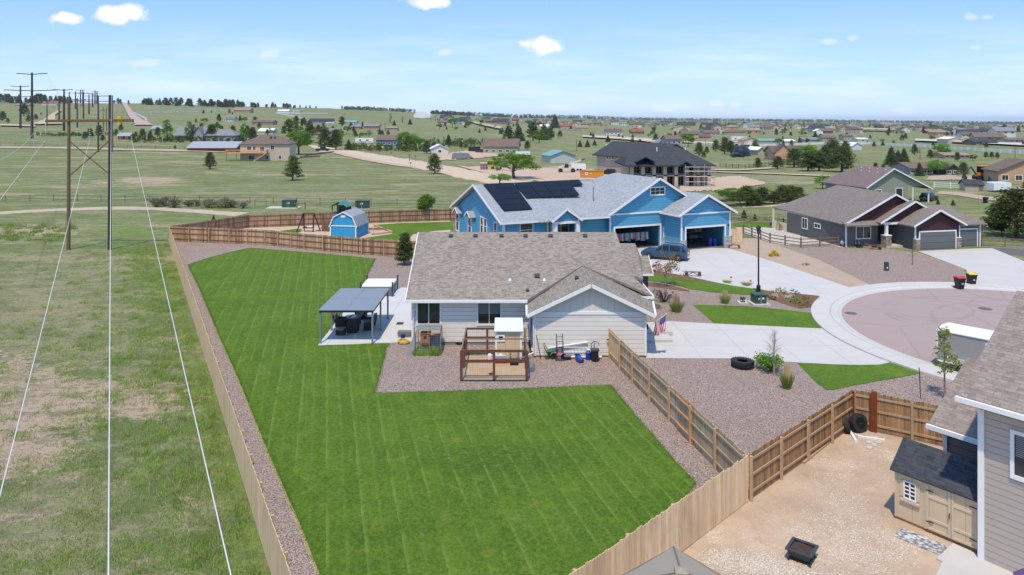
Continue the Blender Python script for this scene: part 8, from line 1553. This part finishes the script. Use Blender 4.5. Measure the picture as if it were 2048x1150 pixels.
# ---------------------------------------------------------------- trees
def cloud(C, rad, per, size, flat=.75, seed=0, droop=0.0):
    r = np.random.default_rng(seed); C = np.asarray(C); rad = np.broadcast_to(np.asarray(rad, float), (len(C),)); n = len(C)*per
    i = np.repeat(np.arange(len(C)), per); d = r.normal(size=(n, 3)); d /= np.linalg.norm(d, axis=1, keepdims=True); d *= (r.random((n, 1))**.45); d[:, 2] *= flat
    p = C[i]+d*rad[i][:, None]; a = r.normal(size=(n, 3)); a /= np.linalg.norm(a, axis=1, keepdims=True); b = np.cross(a, r.normal(size=(n, 3))); b /= np.linalg.norm(b, axis=1, keepdims=True)
    s = size*r.uniform(.6, 1.25, (n, 1)); a *= s; b *= s*.55; a[:, 2] -= droop*size
    V = np.stack([p-a, p+b, p+a, p-b], 1).reshape(-1, 3); return V
def trunk(pts, rads, n=7):
    b = MB()
    for (p, q), (r1, r2) in zip(zip(pts[:-1], pts[1:]), zip(rads[:-1], rads[1:])): b.tube(p, q, r1, r2, n, cap=False)
    return b
def mk(kind, seed, h=8.0, lod=1.0):
    """returns prototype meshes (crown, trunk) of height h"""
    r = random.Random(seed); C = []; Rd = []; b = MB(); V = lambda *a: Vector(a)
    if kind == 'pine':
        lean = r.uniform(-.03, .03)*h; tp = [V(0, 0, -.2), V(lean*.5, 0, h*.4), V(lean, lean*.5, h*.93)]; b = trunk(tp, [h*.028, h*.02, h*.006])
        nb = int(34*(.5+.5*lod))
        for k in range(nb):
            t = .14+.83*(k/nb)**.9; a = k*2.4+r.uniform(-.4, .4); R_ = h*.30*((1-t)**.62)*r.uniform(.55, 1.12)+h*.02; z = h*t; e = V(math.cos(a)*R_+lean*t, math.sin(a)*R_, z+R_*.12)
            if lod > .5: b.tube(V(lean*t, 0, z-.05*h), e, h*.006, h*.002, 4, cap=False)
            C.append(e); Rd.append(h*r.uniform(.08, .12)); 
            if R_ > h*.12: C.append(e.lerp(V(lean*t, 0, z), .42)); Rd.append(h*.095)
        C.append(V(lean, 0, h*.95)); Rd.append(h*.06); return cloud(C, Rd, int(64*lod)+6, h*(.021 if lod > .7 else .045), .66, seed), b, 'pine', 'bark'
    if kind == 'spruce':
        b = trunk([V(0, 0, -.2), V(0, 0, h*.95)], [h*.025, h*.004]); nl = int(15*(.4+.6*lod))
        for k in range(nl):
            t = .05+.9*k/nl; R_ = h*.31*(1-t)+h*.025; m = max(3, int(9*(1-t)+2))
            for j in range(m): a = j*2*math.pi/m+k*.7+r.uniform(-.2, .2); q = R_*r.uniform(.75, 1.05); C.append(V(math.cos(a)*q*.72, math.sin(a)*q*.72, h*t-q*.12)); Rd.append(q*.42+h*.015)
        C.append(V(0, 0, h*.95)); Rd.append(h*.035); return cloud(C, Rd, int(40*lod)+6, h*(.022 if lod > .7 else .05), .6, seed, .4), b, 'spruce', 'bark'
    if kind in ('decid', 'olive', 'young', 'bronze'):
        th = h*.24; b = trunk([V(0, 0, -.2), V(.02*h, 0, th), V(0, .02*h, h*.62)], [h*.03, h*.024, h*.01]); wd = h*(.46 if kind != 'young' else .24)
        for k in range(int(40*(.5+.5*lod))):
            a = r.uniform(0, 6.28); ph = math.acos(r.uniform(-.75, 1)); q = r.uniform(.55, 1.0); e = V(math.cos(a)*math.sin(ph)*wd*q, math.sin(a)*math.sin(ph)*wd*q, h*.60+math.cos(ph)*h*.36*q)
            if lod > .5 and k % 2 == 0: b.tube(V(0, 0, th+r.uniform(0, h*.2)), e, h*.009, h*.003, 4, cap=False)
            C.append(e); Rd.append(h*r.uniform(.09, .14))
        mat = dict(decid='decid', olive='olive', young='decid', bronze='autumn')[kind]; return cloud(C, Rd, int((74 if kind != 'bronze' else 14)*lod)+6, h*(.024 if lod > .7 else .05), .8, seed), b, mat, 'palebark' if kind in ('young', 'bronze') else 'bark'
    if kind == 'poplar':
        b = trunk([V(0, 0, -.2), V(0, 0, h*.9)], [h*.022, h*.005])
        for k in range(46): t = r.uniform(.06, .97); q = h*.105*math.sin(math.pi*min(1, t*.85+.12))**.7; a = r.uniform(0, 6.28); C.append(V(math.cos(a)*q, math.sin(a)*q, h*t)); Rd.append(h*.055)
        return cloud(C, Rd, int(40*lod)+4, h*.018, 1.3, seed), b, 'decid', 'bark'
    if kind in ('bush', 'sage'):
        for k in range(14): a = r.uniform(0, 6.28); q = r.uniform(0, .55)*h; C.append(V(math.cos(a)*q, math.sin(a)*q, h*r.uniform(.2, .75))); Rd.append(h*r.uniform(.22, .34)); b.tube((0, 0, 0), C[-1], h*.02, h*.01, 4, cap=False)
        return cloud(C, Rd, int(60*lod)+4, h*.05, .8, seed), b, 'olive' if kind == 'bush' else 'sageb', 'bark'
PM = {}
def tree(kind, px, py, hpx, lab, group=None, v=0, lod=1.0, name=None, cat='tree', mat=None, sx=1.0, loc=None):
    key = (kind, v, lod)
    if key not in PM:
        V, b, cmat, tm = mk(kind, 17*v+len(kind)*5+3, 8.0, lod); PM[key] = (np_mesh('crown', V, np.arange(len(V)).reshape(-1, 4), M[cmat], link=False), b.data('trunk', M[tm]))
        PM[key][0].name = 'crown'
    g_ = loc if loc is not None else HIT(px, py); hh = hpx*g_.y/F_PX if hpx > 0 else -hpx
    t_ = bpy.data.objects.new(name or {'pine': 'pine_tree', 'spruce': 'fir_tree', 'poplar': 'poplar_tree', 'bush': 'bush', 'sage': 'bush'}.get(kind, 'leafy_tree'), None); COL.objects.link(t_); tag(t_, lab, cat, group)
    t_.location = g_; t_.rotation_euler = (0, 0, rs.uniform(0, 6.28)); k = hh/8.0; t_.scale = (k*sx, k*sx, k)
    c = bpy.data.objects.new('crown' if kind not in ('bush', 'sage') else 'foliage', PM[key][0]); COL.objects.link(c); c.parent = t_
    if mat: c.data = c.data.copy(); c.data.materials[0] = M[mat]
    c = bpy.data.objects.new('trunk' if kind not in ('bush', 'sage') else 'stem', PM[key][1]); COL.objects.link(c); c.parent = t_
    return t_
T = [ # kind, column, base row, height px, label, variant
 ('pine',585,361,50,'lone dark pine in the middle of the meadow below the deck house',0), ('pine',420,338,34,'rounded pine on the meadow left of the deck house',1), ('pine',870,348,42,'tall pine standing at the edge of the gravel road',2), ('decid',597,309,52,'big bright green leafy tree hugging the deck house',0),
 ('young',558,316,44,'thin pale green tree in front of the deck house wall',1), ('decid',1028,357,52,'wide spreading bright tree on the dirt lot behind the blue house',2), ('decid',1000,368,22,'small bright tree below the wide spreading one, over the blue roof',1), ('poplar',334,283,46,'tallest column shaped tree by the grey house',0),
 ('poplar',378,281,38,'left column shaped tree in front of the grey house',1), ('poplar',388,281,32,'right column shaped tree in front of the grey house',2), ('pine',424,282,34,'dark pine against the grey hip roofed wing',3), ('pine',402,279,26,'dark pine between the two grey house wings',2), ('spruce',461,282,18,'small fir at the right end of the grey house',0),
 ('poplar',487,283,36,'leafy column tree behind the red barn roof',1), ('pine',505,284,30,'dark bushy tree just left of the deck house roof',0), ('pine',577,272,34,'dark pine behind the ridge of the deck house',1), ('pine',618,276,34,'dark pine right of the bright green tree',2), ('pine',650,300,46,'tall dark pine beside the black pickup',3), ('pine',672,300,42,'dark pine right of the tallest one by the pickup',0),
 ('spruce',697,300,22,'young fir on the bank above the gravel road',1), ('decid',812,296,34,'bright leafy tree right of the grey blue house',1), ('decid',828,296,26,'lower leafy tree next to the white house clearing',0), ('pine',853,307,26,'dark pine left of the small white house',1), ('spruce',886,308,24,'dark fir standing before the small white house',2), ('spruce',897,290,22,'dark fir behind the white house roof',0), ('pine',922,296,14,'small round pine near the black trailer',2),
 ('spruce',1017,287,40,'tall pointed fir behind the tan chimney house',0), ('spruce',1037,282,34,'tall fir right of the pointed one, behind the chimney',1), ('pine',1066,282,38,'dark pine in the group of four right of the chimney house',0), ('decid',1078,286,26,'bright green tree in front of the dark group',2), ('spruce',1088,280,34,'middle fir of the dark central group',2), ('pine',1102,280,26,'right hand pine of the dark central group',3), ('pine',1120,275,14,'small round pine right of the dark central group',1),
 ('spruce',1110,256,28,'tall dark fir far behind the central group',1), ('pine',1054,299,18,'little pine right of the tan chimney house',2), ('spruce',1160,294,14,'small fir by the white vinyl fence, first of three',0), ('spruce',1175,294,15,'small fir by the white vinyl fence, second of three',1), ('spruce',1189,291,12,'small fir by the white vinyl fence, third of three',2), ('spruce',1216,284,14,'dark fir at the distant gravel road',2), ('pine',1265,288,12,'round pine left of the grey two storey house',0), ('pine',1280,290,12,'round pine beside the white car',1), ('pine',1311,283,16,'dark pine left of the grey two storey house wing',3),
 ('decid',1376,294,28,'leafy tree at the right corner of the grey two storey house',0), ('pine',1398,312,28,'first dark pine in the row right of the dark roof',1), ('pine',1414,307,14,'short dark pine in the row',2), ('pine',1408,316,14,'low dark pine in front of the row',0), ('pine',1432,303,24,'middle tall pine of the row',3), ('pine',1449,308,34,'big dark pine at the right end of the row',0), ('pine',1462,309,28,'dark pine just right of the big one in the row',2), ('pine',1473,307,20,'small pine left of the dark domed tank',1), ('pine',1510,306,26,'dark pine before the small tan shed',1),
 ('pine',1516,337,22,'round pine at the left of the dirt circle trees',2), ('pine',1555,338,26,'broad dark pine left of the big tree group',0), ('decid',1538,318,14,'small bright tree before the red brown roofed house',1), ('pine',1588,335,38,'dark pine at the left of the big tree group',1), ('decid',1612,330,40,'lighter leafy tree inside the big tree group',2), ('pine',1616,342,40,'dark low pine in front of the big tree group',3), ('pine',1638,342,40,'dark pine in the middle of the big tree group',0), ('spruce',1650,334,46,'tall dark fir in the big tree group',1), ('pine',1668,318,40,'dark pine behind the big tree group',2), ('pine',1684,344,52,'largest dark pine at the right end of the big tree group',1), ('pine',1690,316,34,'dark pine at the upper right of the group',3), ('decid',1559,292,16,'bright thin tree above the red brown roof',1),
 ('decid',1645,378,28,'bright leafy tree at the left end of the mauve roof',2), ('young',852,442,56,'bright green young tree in the garden before the far brown fence',1), ('decid',1465,402,28,'bright yellow green tree left of the dark hedge firs',0), ('olive',1480,412,30,'reddish bronze shrub tree before the hedge firs',1),
 ('pine',1495,409,38,'leftmost tree of the dark hedge',0), ('pine',1511,412,26,'low tree, second in the dark hedge',1), ('pine',1524,408,34,'third tree of the dark hedge, taller',2), ('pine',1548,408,26,'round wide pine in the middle of the dark hedge',0), ('pine',1566,404,34,'tall tree right of the round pine in the hedge',1), ('pine',1581,402,31,'fir near the right end of the hedge',2), ('pine',1596,399,26,'rightmost round pine of the hedge',3),
 ('spruce',1488,437,18,'small fir behind the rail fence of the garden lawn',0), ('spruce',1510,441,14,'tiny fir in the garden bed',1), ('pine',1766,342,14,'round pine above the mauve roof ridge',0), ('spruce',1783,330,38,'tall dark fir left of the orchard',0), ('spruce',1796,325,26,'second dark fir left of the orchard',1), ('spruce',1808,325,30,'third dark fir left of the orchard',2), ('pine',1829,310,22,'dark pine right of the firs in the field',1), ('pine',1861,317,18,'dark pine by the low pinkish house',2), ('decid',1883,315,30,'pale green large tree before the pinkish house',0),
 ('pine',1810,345,22,'dark pine left of the grey ranch house',1), ('spruce',1839,352,28,'dark fir before the grey ranch house',0), ('decid',1875,350,32,'pale olive tree between the grey and the slate house',1), ('pine',1927,354,30,'big dark tree right of the slate house',2), ('pine',1751,341,16,'small pine above the roof vents',3), ('pine',1915,322,18,'round dark tree before the pinkish house',3), ('olive',1946,322,14,'yellowish bush tree right of the pinkish house',0), ('pine',1972,316,13,'left of the pair of round trees on the right',1), ('pine',1983,316,13,'right of the pair of round trees on the right',0), ('pine',1995,317,12,'lone round dark tree right of the pair',2),
 ('olive',1983,350,16,'small olive tree before the tan stucco house',1), ('spruce',1979,366,14,'small dark fir at the white rail fence',2), ('pine',2034,476,100,'huge dark leafy tree leaning in at the right edge above the garage',0), ('pine',1998,460,60,'smaller dark tree left of the huge one',2), ('olive',2003,472,26,'thin dry shrub under the dark pines at the right',1), ('spruce',1876,412,14,'low juniper by the sage house carport',0), ('spruce',1906,411,12,'small juniper right of the first',1), ('pine',2052,385,24,'dark pine at the right edge by the stucco house',3),
 ('pine',48,232,26,'dark tree between the two tall steel poles',0), ('pine',57,244,14,'dark bush tree at the foot of the tallest pole',1), ('pine',5,242,20,'dark tree at the left edge of the hillside',2), ('pine',72,240,12,'small dark tree right of the tallest pole',3), ('pine',16,246,10,'little tree at the left edge',1), ('pine',82,230,5,'tiny lone tree on the left hill',0)]
for k in ((180,276,20),(170,279,16),(198,270,20),(205,283,14),(242,262,14),(255,276,10),(285,279,22),(300,277,16),(315,274,20),(271,275,12),(350,298,8),(232,270,12)):
    T.append(('pine', k[0], k[1], k[2], f'{("very low","low","medium","tall","very tall")[min(4,(k[2]-8)//3)]} dark scrub tree {"left of" if k[0]<230 else ("beside" if k[0]<275 else "right of")} the red shed', len(T) % 4))
for i, (kind, px, py, hp_, lab, v) in enumerate(T):
    y_ = HIT(px, py).y; tree(kind, px, py, hp_, lab, mat='olive' if 'right edge above' in lab or 'smaller dark tree left' in lab else None, group='scrub trees near the red shed' if 'dark scrub tree' in lab else None, v=v % 4, lod= 1.0 if y_ < 420 else .35, sx=dict(pine=1.3, spruce=1.35, decid=1.4, poplar=1.6).get(kind, 1.2)*(1.45 if 'right edge above' in lab or 'smaller dark tree' in lab else 1.75 if 'hedge' in lab or 'fir near the right' in lab or 'fir right of the round' in lab else 1.6 if 'wide spreading' in lab else 1.45 if 'hedge' in lab or 'big tree group' in lab else 1))
# ridge woods and scattered distant trees: copies with shared meshes
def scatter(n, x0, x1, yfun, h0, h1, lab, grp, kinds=('pine', 'pine', 'pine', 'spruce'), lod=.35, seed=1):
    r = random.Random(seed)
    for k in range(n):
        px = r.uniform(x0, x1); yy = yfun(px, r); kd = r.choice(kinds); hh = r.uniform(h0, h1); lb = lab
        if 'ridge' not in lab:
            a = min(LM, key=lambda m: abs(m[0]-px)+3*abs(m[1]-yy)); f = (hh-h0)/(h1-h0); d = px-a[0]; e = yy-a[1]
            rel = ('left of' if d < -8 else 'right of' if d > 8 else 'behind' if e < 0 else 'in front of')
            if abs(d) > 8 and abs(e) > 4: rel = ('beyond and ' if e < 0 else 'nearer and ')+rel
            lb = f"{('small', 'medium', 'large')[min(2, int(f*3))]} {dict(pine='dark pine', spruce='dark fir', decid='leafy tree')[kd]} {rel} the {a[2]}"
        if USED.setdefault(lb, grp) != grp: lb = lb.replace(' the ', ' and close to the ', 1)
        tree(kd, px, yy, hh, lb, grp, r.randrange(3), lod, sx=1.25)
LM = []; USED = {}
for f in FARM:
    w_ = f[0].split(); cut = next((i for i, q in enumerate(w_) if i > 2 and q in ('in', 'on', 'at', 'behind', 'left', 'right', 'beside', 'standing', 'up', 'below', 'by', 'among', 'peeking', 'half', 'alone', 'far', 'beyond', 'near')), 8); w_ = w_[:min(cut, 5)]
    while w_[-1] in ('with', 'and', 'of', 'the', 'roof,', 'tiny'): w_ = w_[:-1]
    LM.append(((f[1]+f[2])/2, f[3], ' '.join(w_).rstrip(',')))
LM += [(844, 236, 'white dome barn'), (1783, 252, 'cream school block'), (530, 320, 'deck house'), (1590, 320, 'red brown roofed house'), (1310, 372, 'unfinished house')]
sk = lambda px: float(np.interp(px, SKX, SKY))
scatter(64, 282, 476, lambda x, r: sk(x)+r.uniform(.4, 3.5), 8, 16, 'dark ridge pine in the wood right of the hill road', 'ridge pines right of the hill road', seed=2)
scatter(52, -30, 142, lambda x, r: sk(x)+r.uniform(.4, 4), 9, 18, 'dark pine in the wood on the upper left ridge', 'ridge pines at upper left', seed=3)
scatter(26, 478, 592, lambda x, r: sk(x)+r.uniform(.4, 2.5), 6, 12, 'dark pine on the ridge above the hilltop barns', 'ridge pines above the barns', seed=4)
for i, (px, h_) in enumerate(((228, 8), (236, 12), (241, 10), (257, 8), (600, 7), (612, 6), (620, 7), (632, 6), (660, 3), (684, 8), (689, 6))): tree('pine', px, sk(px)+1.5, h_, ('single pine at the top of the hill road', 'single pine on the bare ridge')[px > 500]+f', {("first", "second", "third", "fourth", "fifth", "sixth", "seventh")[i if i < 4 else i-4]} from the left', None, i % 3, .35)
def wood(name, lab, x0, x1, yf, n, h0, h1, seed, mat='pine', spread=1.0):
    r = np.random.default_rng(seed); C = []; Rd = []
    for k in range(n):
        px = r.uniform(x0, x1); g_ = HIT(px, yf(px)+r.uniform(0, spread)); s = g_.y/F_PX; h_ = r.uniform(h0, h1)*s
        for j in range(3): C.append((g_.x+r.normal()*h_*.2, g_.y+r.normal()*h_*.2, g_.z+h_*(.25+.28*j))); Rd.append(h_*(.42-.1*j))
    V = cloud(C, Rd, 16, float(np.mean(Rd))*.42, .9, seed); o = np_mesh(name, V, np.arange(len(V)).reshape(-1, 4), M[mat]); tag(o, lab, 'woodland', kind='stuff')
wood('distant_wood', 'thin dark line of pines along the horizon left of the dome barn', 690, 830, lambda x: sk(x)+.5, 170, 4, 8, 1, spread=1.2)
wood('distant_wood', 'dark line of pines along the central horizon', 862, 1225, lambda x: sk(x)+.6, 420, 3.5, 8.5, 2, spread=1.5)
wood('distant_wood', 'bluish dark line of woods along the right horizon', 1225, 2080, lambda x: sk(x)+.5, 1000, 2.5, 5.5, 3, spread=1.6)
wood('suburb_trees', 'mixed small trees among the far houses on the right', 1250, 2080, lambda x: sk(x)+2, 900, 2.5, 5.5, 4, 'pine', 11)
wood('suburb_trees', 'lighter leafy trees among the far houses on the right', 1250, 2080, lambda x: sk(x)+3, 190, 2.5, 5, 5, 'decid', 14)
wood('suburb_trees', 'small trees between the houses on the far central slope', 870, 1250, lambda x: sk(x)+4, 160, 2.5, 6, 6, 'pine', 12)
wood('scrub_belt', 'low green and brown scrub belt in the shallow valley behind the white house', 800, 1010, lambda x: 284, 170, 5, 12, 7, 'olive', 12)
wood('scrub_belt', 'olive bushes between the gravel road and the grey blue house', 690, 860, lambda x: 300-(860-x)*.02, 90, 8, 15, 8, 'olive', 5)
wood('scrub_belt', 'dark low scrub along the left lane below the steel poles', 70, 232, lambda x: 270, 100, 4, 8, 9, 'olive', 3)
wood('scrub_belt', 'mixed scrub in front of the grey shingle house', 262, 480, lambda x: 281, 90, 6, 13, 10, 'olive', 5)
scatter(44, 400, 700, lambda x, r: r.uniform(248, 284), 9, 20, 'dark tree among the hillside houses above the deck house', 'trees among the hillside houses', ('pine', 'pine', 'decid'), seed=12)
scatter(22, 620, 860, lambda x, r: r.uniform(246, 284), 6, 14, 'small tree among the houses left of centre', 'small trees left of centre', ('pine', 'spruce', 'decid'), seed=13)
scatter(26, 880, 1180, lambda x, r: r.uniform(247, 268), 6, 12, 'small tree on the far central slope', 'trees on the far central slope', ('pine', 'spruce', 'decid'), seed=14)
scatter(40, 1180, 1560, lambda x, r: r.uniform(253, 280), 5, 13, 'tree among the scattered houses right of centre', 'trees right of centre', ('pine', 'spruce', 'decid', 'decid'), seed=15)
scatter(50, 1560, 2060, lambda x, r: r.uniform(257, 300), 6, 14, 'tree in the far fields on the right', 'trees in the right fields', ('pine', 'spruce', 'decid', 'pine'), seed=16)
for i, (px, py, h_, k) in enumerate(((781,246,20,'poplar'),(805,246,14,'poplar'),(407,228,9,'pine'),(423,226,5,'pine'),(459,227,9,'pine'),(465,229,5,'pine'),(438,244,16,'pine'),(490,247,14,'decid'),(480,243,12,'pine'),(392,245,8,'pine'),(905,256,22,'decid'),(879,258,14,'decid'),(936,256,14,'decid'),(892,248,9,'pine'))):
    tree(k, px, py, h_, ('tall green column tree alone on the hillside' if i == 0 else 'shorter green column tree right of the tall lone one' if i == 1 else f'{("dark","rounded")[i%2]} hillside tree standing {("left of","beside","right of")[i%3]} the {("brick house","hilltop barn","white hill house","dark slope house")[(px>470)+(px>700)*2 if px<880 else 3]}'), 'lone hillside trees' if i > 1 else None, i % 3, .5)
for i, (px, py, h_) in enumerate(((313,414,17),(333,412,16),(348,415,17),(377,413,12),(392,413,11),(417,415,16),(436,414,13),(451,415,17),(463,415,14),(486,416,12))):
    tree('sage', px, py, h_*1.4, sx=1.35, lab= f'grey green sage bush, {("first","second","third","fourth","fifth","sixth","seventh","eighth","ninth","tenth")[i]} from the left in the brush row beyond the dirt track', group='sage bushes beyond the dirt track', v=i % 3, lod=1.0, cat='bush')
# garden plants near the houses
tree('pine', 808, 530, 64, 'young dense pine between the brown fence and the pale house roof', None, 2, 1.8, sx=.98)
tree('spruce', 427, 451, 22, 'tiny blue spruce poking over the brown fence corner', None, 1, 1.0)
tree('bronze', 1331, 573, 75, 'slim bronze leafed tree in the mulch bed by the blue car', None, 1, 1.2, sx=.8)
tree('bush', 1541, 742, 46, sx=1.25, lab= 'rounded light green shrub beside the tractor tyre', name='shrub', cat='shrub', mat='decid')
def grasses(px, py, hh, lab, plume=True, wd_=.22, n_=260):
    t_ = thing('ornamental_grass', lab, 'grass', PZ(px, py)); a = rng.uniform(0, 6.28, n_); q = rng.random(n_)**.5*wd_; x, y = np.cos(a)*q*.6, np.sin(a)*q*.6; ht = rng.uniform(.45, .72, n_)*hh; w_ = .012
    V = np.stack([np.stack([x-w_, y, x*0], 1), np.stack([x+w_, y, x*0], 1), np.stack([x+np.cos(a)*q*1.5, y+np.sin(a)*q*1.5, ht], 1)], 1).reshape(-1, 3); np_mesh('blades', V, np.arange(3*n_).reshape(-1, 3), M['gblade'], t_)
    if plume: m = n_; ht = rng.uniform(.6, 1.0, m)*hh; V = np.stack([np.stack([x*.8-w_*1.6, y*.8, ht*.3], 1), np.stack([x*.8+w_*1.6, y*.8, ht*.3], 1), np.stack([x*1.1, y*1.1, ht], 1)], 1).reshape(-1, 3); np_mesh('plume', V, np.arange(3*m).reshape(-1, 3), M['plume'], t_)
grasses(1353, 624, 1.5, 'tall ornamental grass with cream plumes near the pale house corner', wd_=.4, n_=420); grasses(1450, 607, 1.25, 'ornamental grass clump with cream tips between the two front lawns', wd_=.33); grasses(1574, 778, 1.6, 'tall tan plumed grass clump in front of the bare tree', wd_=.26, n_=340)
grasses(1455, 566, .45, 'small green grass tuft on the garden strip', False, .3); grasses(1493, 571, .55, 'green grass tuft beside a tiny red flag on the garden strip', False, .35)
M['ylgreen'] = leaf('yellow_green_leaves', (.20, .28, .02), (.38, .46, .06), tr=.45)
def twigs(px, py, hh, lab, mat='palebark', seed=1, spread=.35, leafm=None, n_=70, name='bare_tree', lf=220, ls=.05):
    r = random.Random(seed); t_ = thing(name, lab, 'tree', PZ(px, py)); b = MB(); b.tube((0, 0, 0), (0, 0, hh*.55), hh*.016, hh*.01, 6); b.tube((0, 0, hh*.55), (.03, 0, hh), hh*.01, .004, 5); b.build('trunk', M[mat], t_); b = MB(); E_ = []
    for k in range(n_):
        z = hh*r.uniform(.3, .92); a = r.uniform(0, 6.28); l = hh*spread*(1.1-z/hh)*r.uniform(.5, 1.1); e = Vector((math.cos(a)*l, math.sin(a)*l, z+l*.7)); b.tube((0, 0, z), e, .009, .003, 3, cap=False); E_.append(e)
        for j in range(2): f = Vector((0, 0, z)).lerp(e, r.uniform(.4, .8)); e2 = f+Vector((r.uniform(-.2, .2), r.uniform(-.2, .2), .2))*hh*.3; b.tube(f, e2, .006, .002, 3, cap=False)
    b.build('branch', M[mat], t_)
    if leafm: V = cloud(E_, hh*.055, lf//len(E_)+1, ls, .9, seed); np_mesh('leaves', V, np.arange(len(V)).reshape(-1, 4), M[leafm], t_)
    return t_
twigs(1548, 752, 2.9, 'bare pale branched tree standing beside the light green shrub', seed=3); twigs(1889, 797, 4.0, 'young maple with sparse yellow green leaves before the cargo trailer', 'palebark', 5, .21, 'ylgreen', 46, 'young_maple', 400, .09)
twigs(1825, 530, 2.3, 'small bare young tree in the mauve gravel before the grey garage', 'bark', 6, .25, n_=24); twigs(794, 450, 2.6, 'thin bare staked tree on the blue house garden lawn', 'palebark', 7, .12, n_=14); twigs(370, 497, 1.5, 'thin bare whip tree in the far corner gravel, left one', 'palebark', 8, .12, n_=8); twigs(393, 492, 1.6, 'thin bare whip tree in the far corner gravel, right one', 'palebark', 9, .12, n_=8); twigs(382, 491, 1.0, 'tiny green sapling between the two bare whips', 'bark', 10, .2, 'decid', 10, 'sapling', 60, .04)
t_ = thing('tree_stake', 'thin dark metal stake left of the young maple', 'stake', PZ(1868, 798)+Vector((-.0, 0, 0))); t_.location = PZ(1869, 798); t_.location.x -= .75; b = MB(); b.tube((0, 0, 0), (-.08, 0, 1.7), .025); b.build('stake', M['dmetal'], t_)
t_ = thing('purple_shrub', 'dark purple twiggy shrub near the steps of the pale house', 'shrub', PZ(1329, 604)); b = MB(); E_ = []
for k in range(40): a = rs.uniform(0, 6.28); l = rs.uniform(.3, 1.0); e = Vector((math.cos(a)*l, math.sin(a)*l*.8, rs.uniform(.4, 1.05))); b.tube((0, 0, 0), e, .02, .008, 4, cap=False); E_.append(e); E_.append(e*.7)
b.build('branch', cm('purple_bark', (.05, .03, .03)), t_); V = cloud(E_, .12, 9, .045, .9, 4); np_mesh('leaves', V, np.arange(len(V)).reshape(-1, 4), M['maroon'], t_)
def clump(px, py, r_, mat, lab, name='flower_clump', cat='plant', n_=160, sz=.05, hh=.3):
    t_ = thing(name, lab, cat, HIT(px, py)); C = [(rs.uniform(-r_, r_), rs.uniform(-r_, r_)*.7, rs.uniform(.05, hh)) for _ in range(12)]; V = cloud(C, r_*.35, n_//12, sz, .8, int(px)); np_mesh('foliage', V, np.arange(len(V)).reshape(-1, 4), M[mat], t_); b = MB(); b.lathe([(r_*.15, 0), (r_*.1, hh*.5)], n=6); b.build('stem', M['bark'], t_)
FL = {'pinkf': (.6, .12, .16), 'whitef': (.75, .7, .66), 'yellowf': (.75, .55, .03)}
for k, c in FL.items(): M[k] = leaf(k, sc(c, .6), c)
for i, (px, py, m_, d_) in enumerate(((1543,600,'olive','dull green'),(1556,594,'whitef','pale pink'),(1567,590,'gblade','fresh green'),(1574,598,'whitef','cream flowered'),(1581,605,'gblade','bluish green'),(1586,597,'whitef','white flowered'),(1592,601,'sageb','grey green'),(1562,584,'sageb','small grey'),(1600,606,'gblade','low green'),(1611,600,'decid','bright green'),(1572,594,'yellowf','yellow flowered'),(1606,613,'olive','olive'),(1590,588,'maroon','dark bronze'),(1551,587,'plume','tan tipped'))): clump(px, py, .35+.12*(i % 3), m_, f'{d_} plant in the flower bed at the kerb right of the street lamp', hh=.35)
clump(1367, 553, .4, 'lime', 'round yellow green shrub left of the picnic bench', 'shrub', hh=.55); clump(1311, 545, .45, 'pinkf', 'orange pink flowering plant near the pale house roof edge', hh=.6); clump(1301, 612, .3, 'pinkf', 'low pink flowers by the entrance steps', hh=.25); clump(1316, 618, .3, 'sageb', 'small grey plant beside the pink flowers', hh=.4); clump(1551, 512, .75, 'ylw', 'low golden yellow shrub on the tan gravel slope', 'shrub', n_=700, sz=.07, hh=.45); clump(1612, 530, .4, 'mulchy' if False else 'autumn', 'flat rusty brown plant on the tan slope', 'shrub', hh=.12)
clump(1447, 1031, .12, 'gblade', 'small weed at the cream fence in the dirt yard', 'weed', n_=60, hh=.15); clump(1664, 878, .15, 'gblade', 'small weed at the second post of the brown fence', 'weed', n_=80, hh=.2); clump(1577, 932, .2, 'gblade', 'small green weed at the foot of the brown fence in the dirt yard', 'weed', n_=90, hh=.2)
for i in range(9):
    g_ = HIT(1466+i*9+rs.uniform(-3, 3), 440+rs.uniform(-1.5, 2)); V = cloud([(0, 0, .15)], .35, 50, .06, .7, i); t_ = thing('bush', f'low reddish shrub number-free in the bed behind the garden lawn', 'shrub', g_); t_['label'] = 'low reddish shrub in the bed behind the small green garden lawn'; t_['group'] = 'low shrubs behind the garden lawn'; np_mesh('foliage', V, np.arange(len(V)).reshape(-1, 4), M['maroon' if i % 2 else 'sageb'], t_)
# small red utility flags
for px, py, lab in ((1460, 566, 'tiny pink marker flag on the garden strip, left'), (1499, 573, 'tiny pink marker flag on the garden strip, right')): t_ = thing('marker_flag', lab, 'flag', PZ(px, py)); b = MB(); b.tube((0, 0, 0), (0, 0, .6), .01); b.build('stick', M['galv'], t_); b = MB(); b.box(0, -.005, .45, .2, .005, .62); b.build('flag_cloth', M['orangep'], t_)

# ---------------------------------------------------------------- haze over the plain
b = MB(); b.box(-12000, -80, -420, 12000, 16400, 95); hm = bpy.data.materials.new('haze'); hm.use_nodes = True; n = NT(hm.node_tree)
pv_ = n.n('ShaderNodeVolumePrincipled', {'Color': (.86, .91, .98), 'Density': .00006, 'Anisotropy': .2}); ho = n.n('ShaderNodeOutputMaterial'); n.t.links.new(pv_.outputs[0], ho.inputs['Volume'])
tag(b.build('haze', hm), 'thin pale haze over the whole plain', 'haze', kind='stuff')
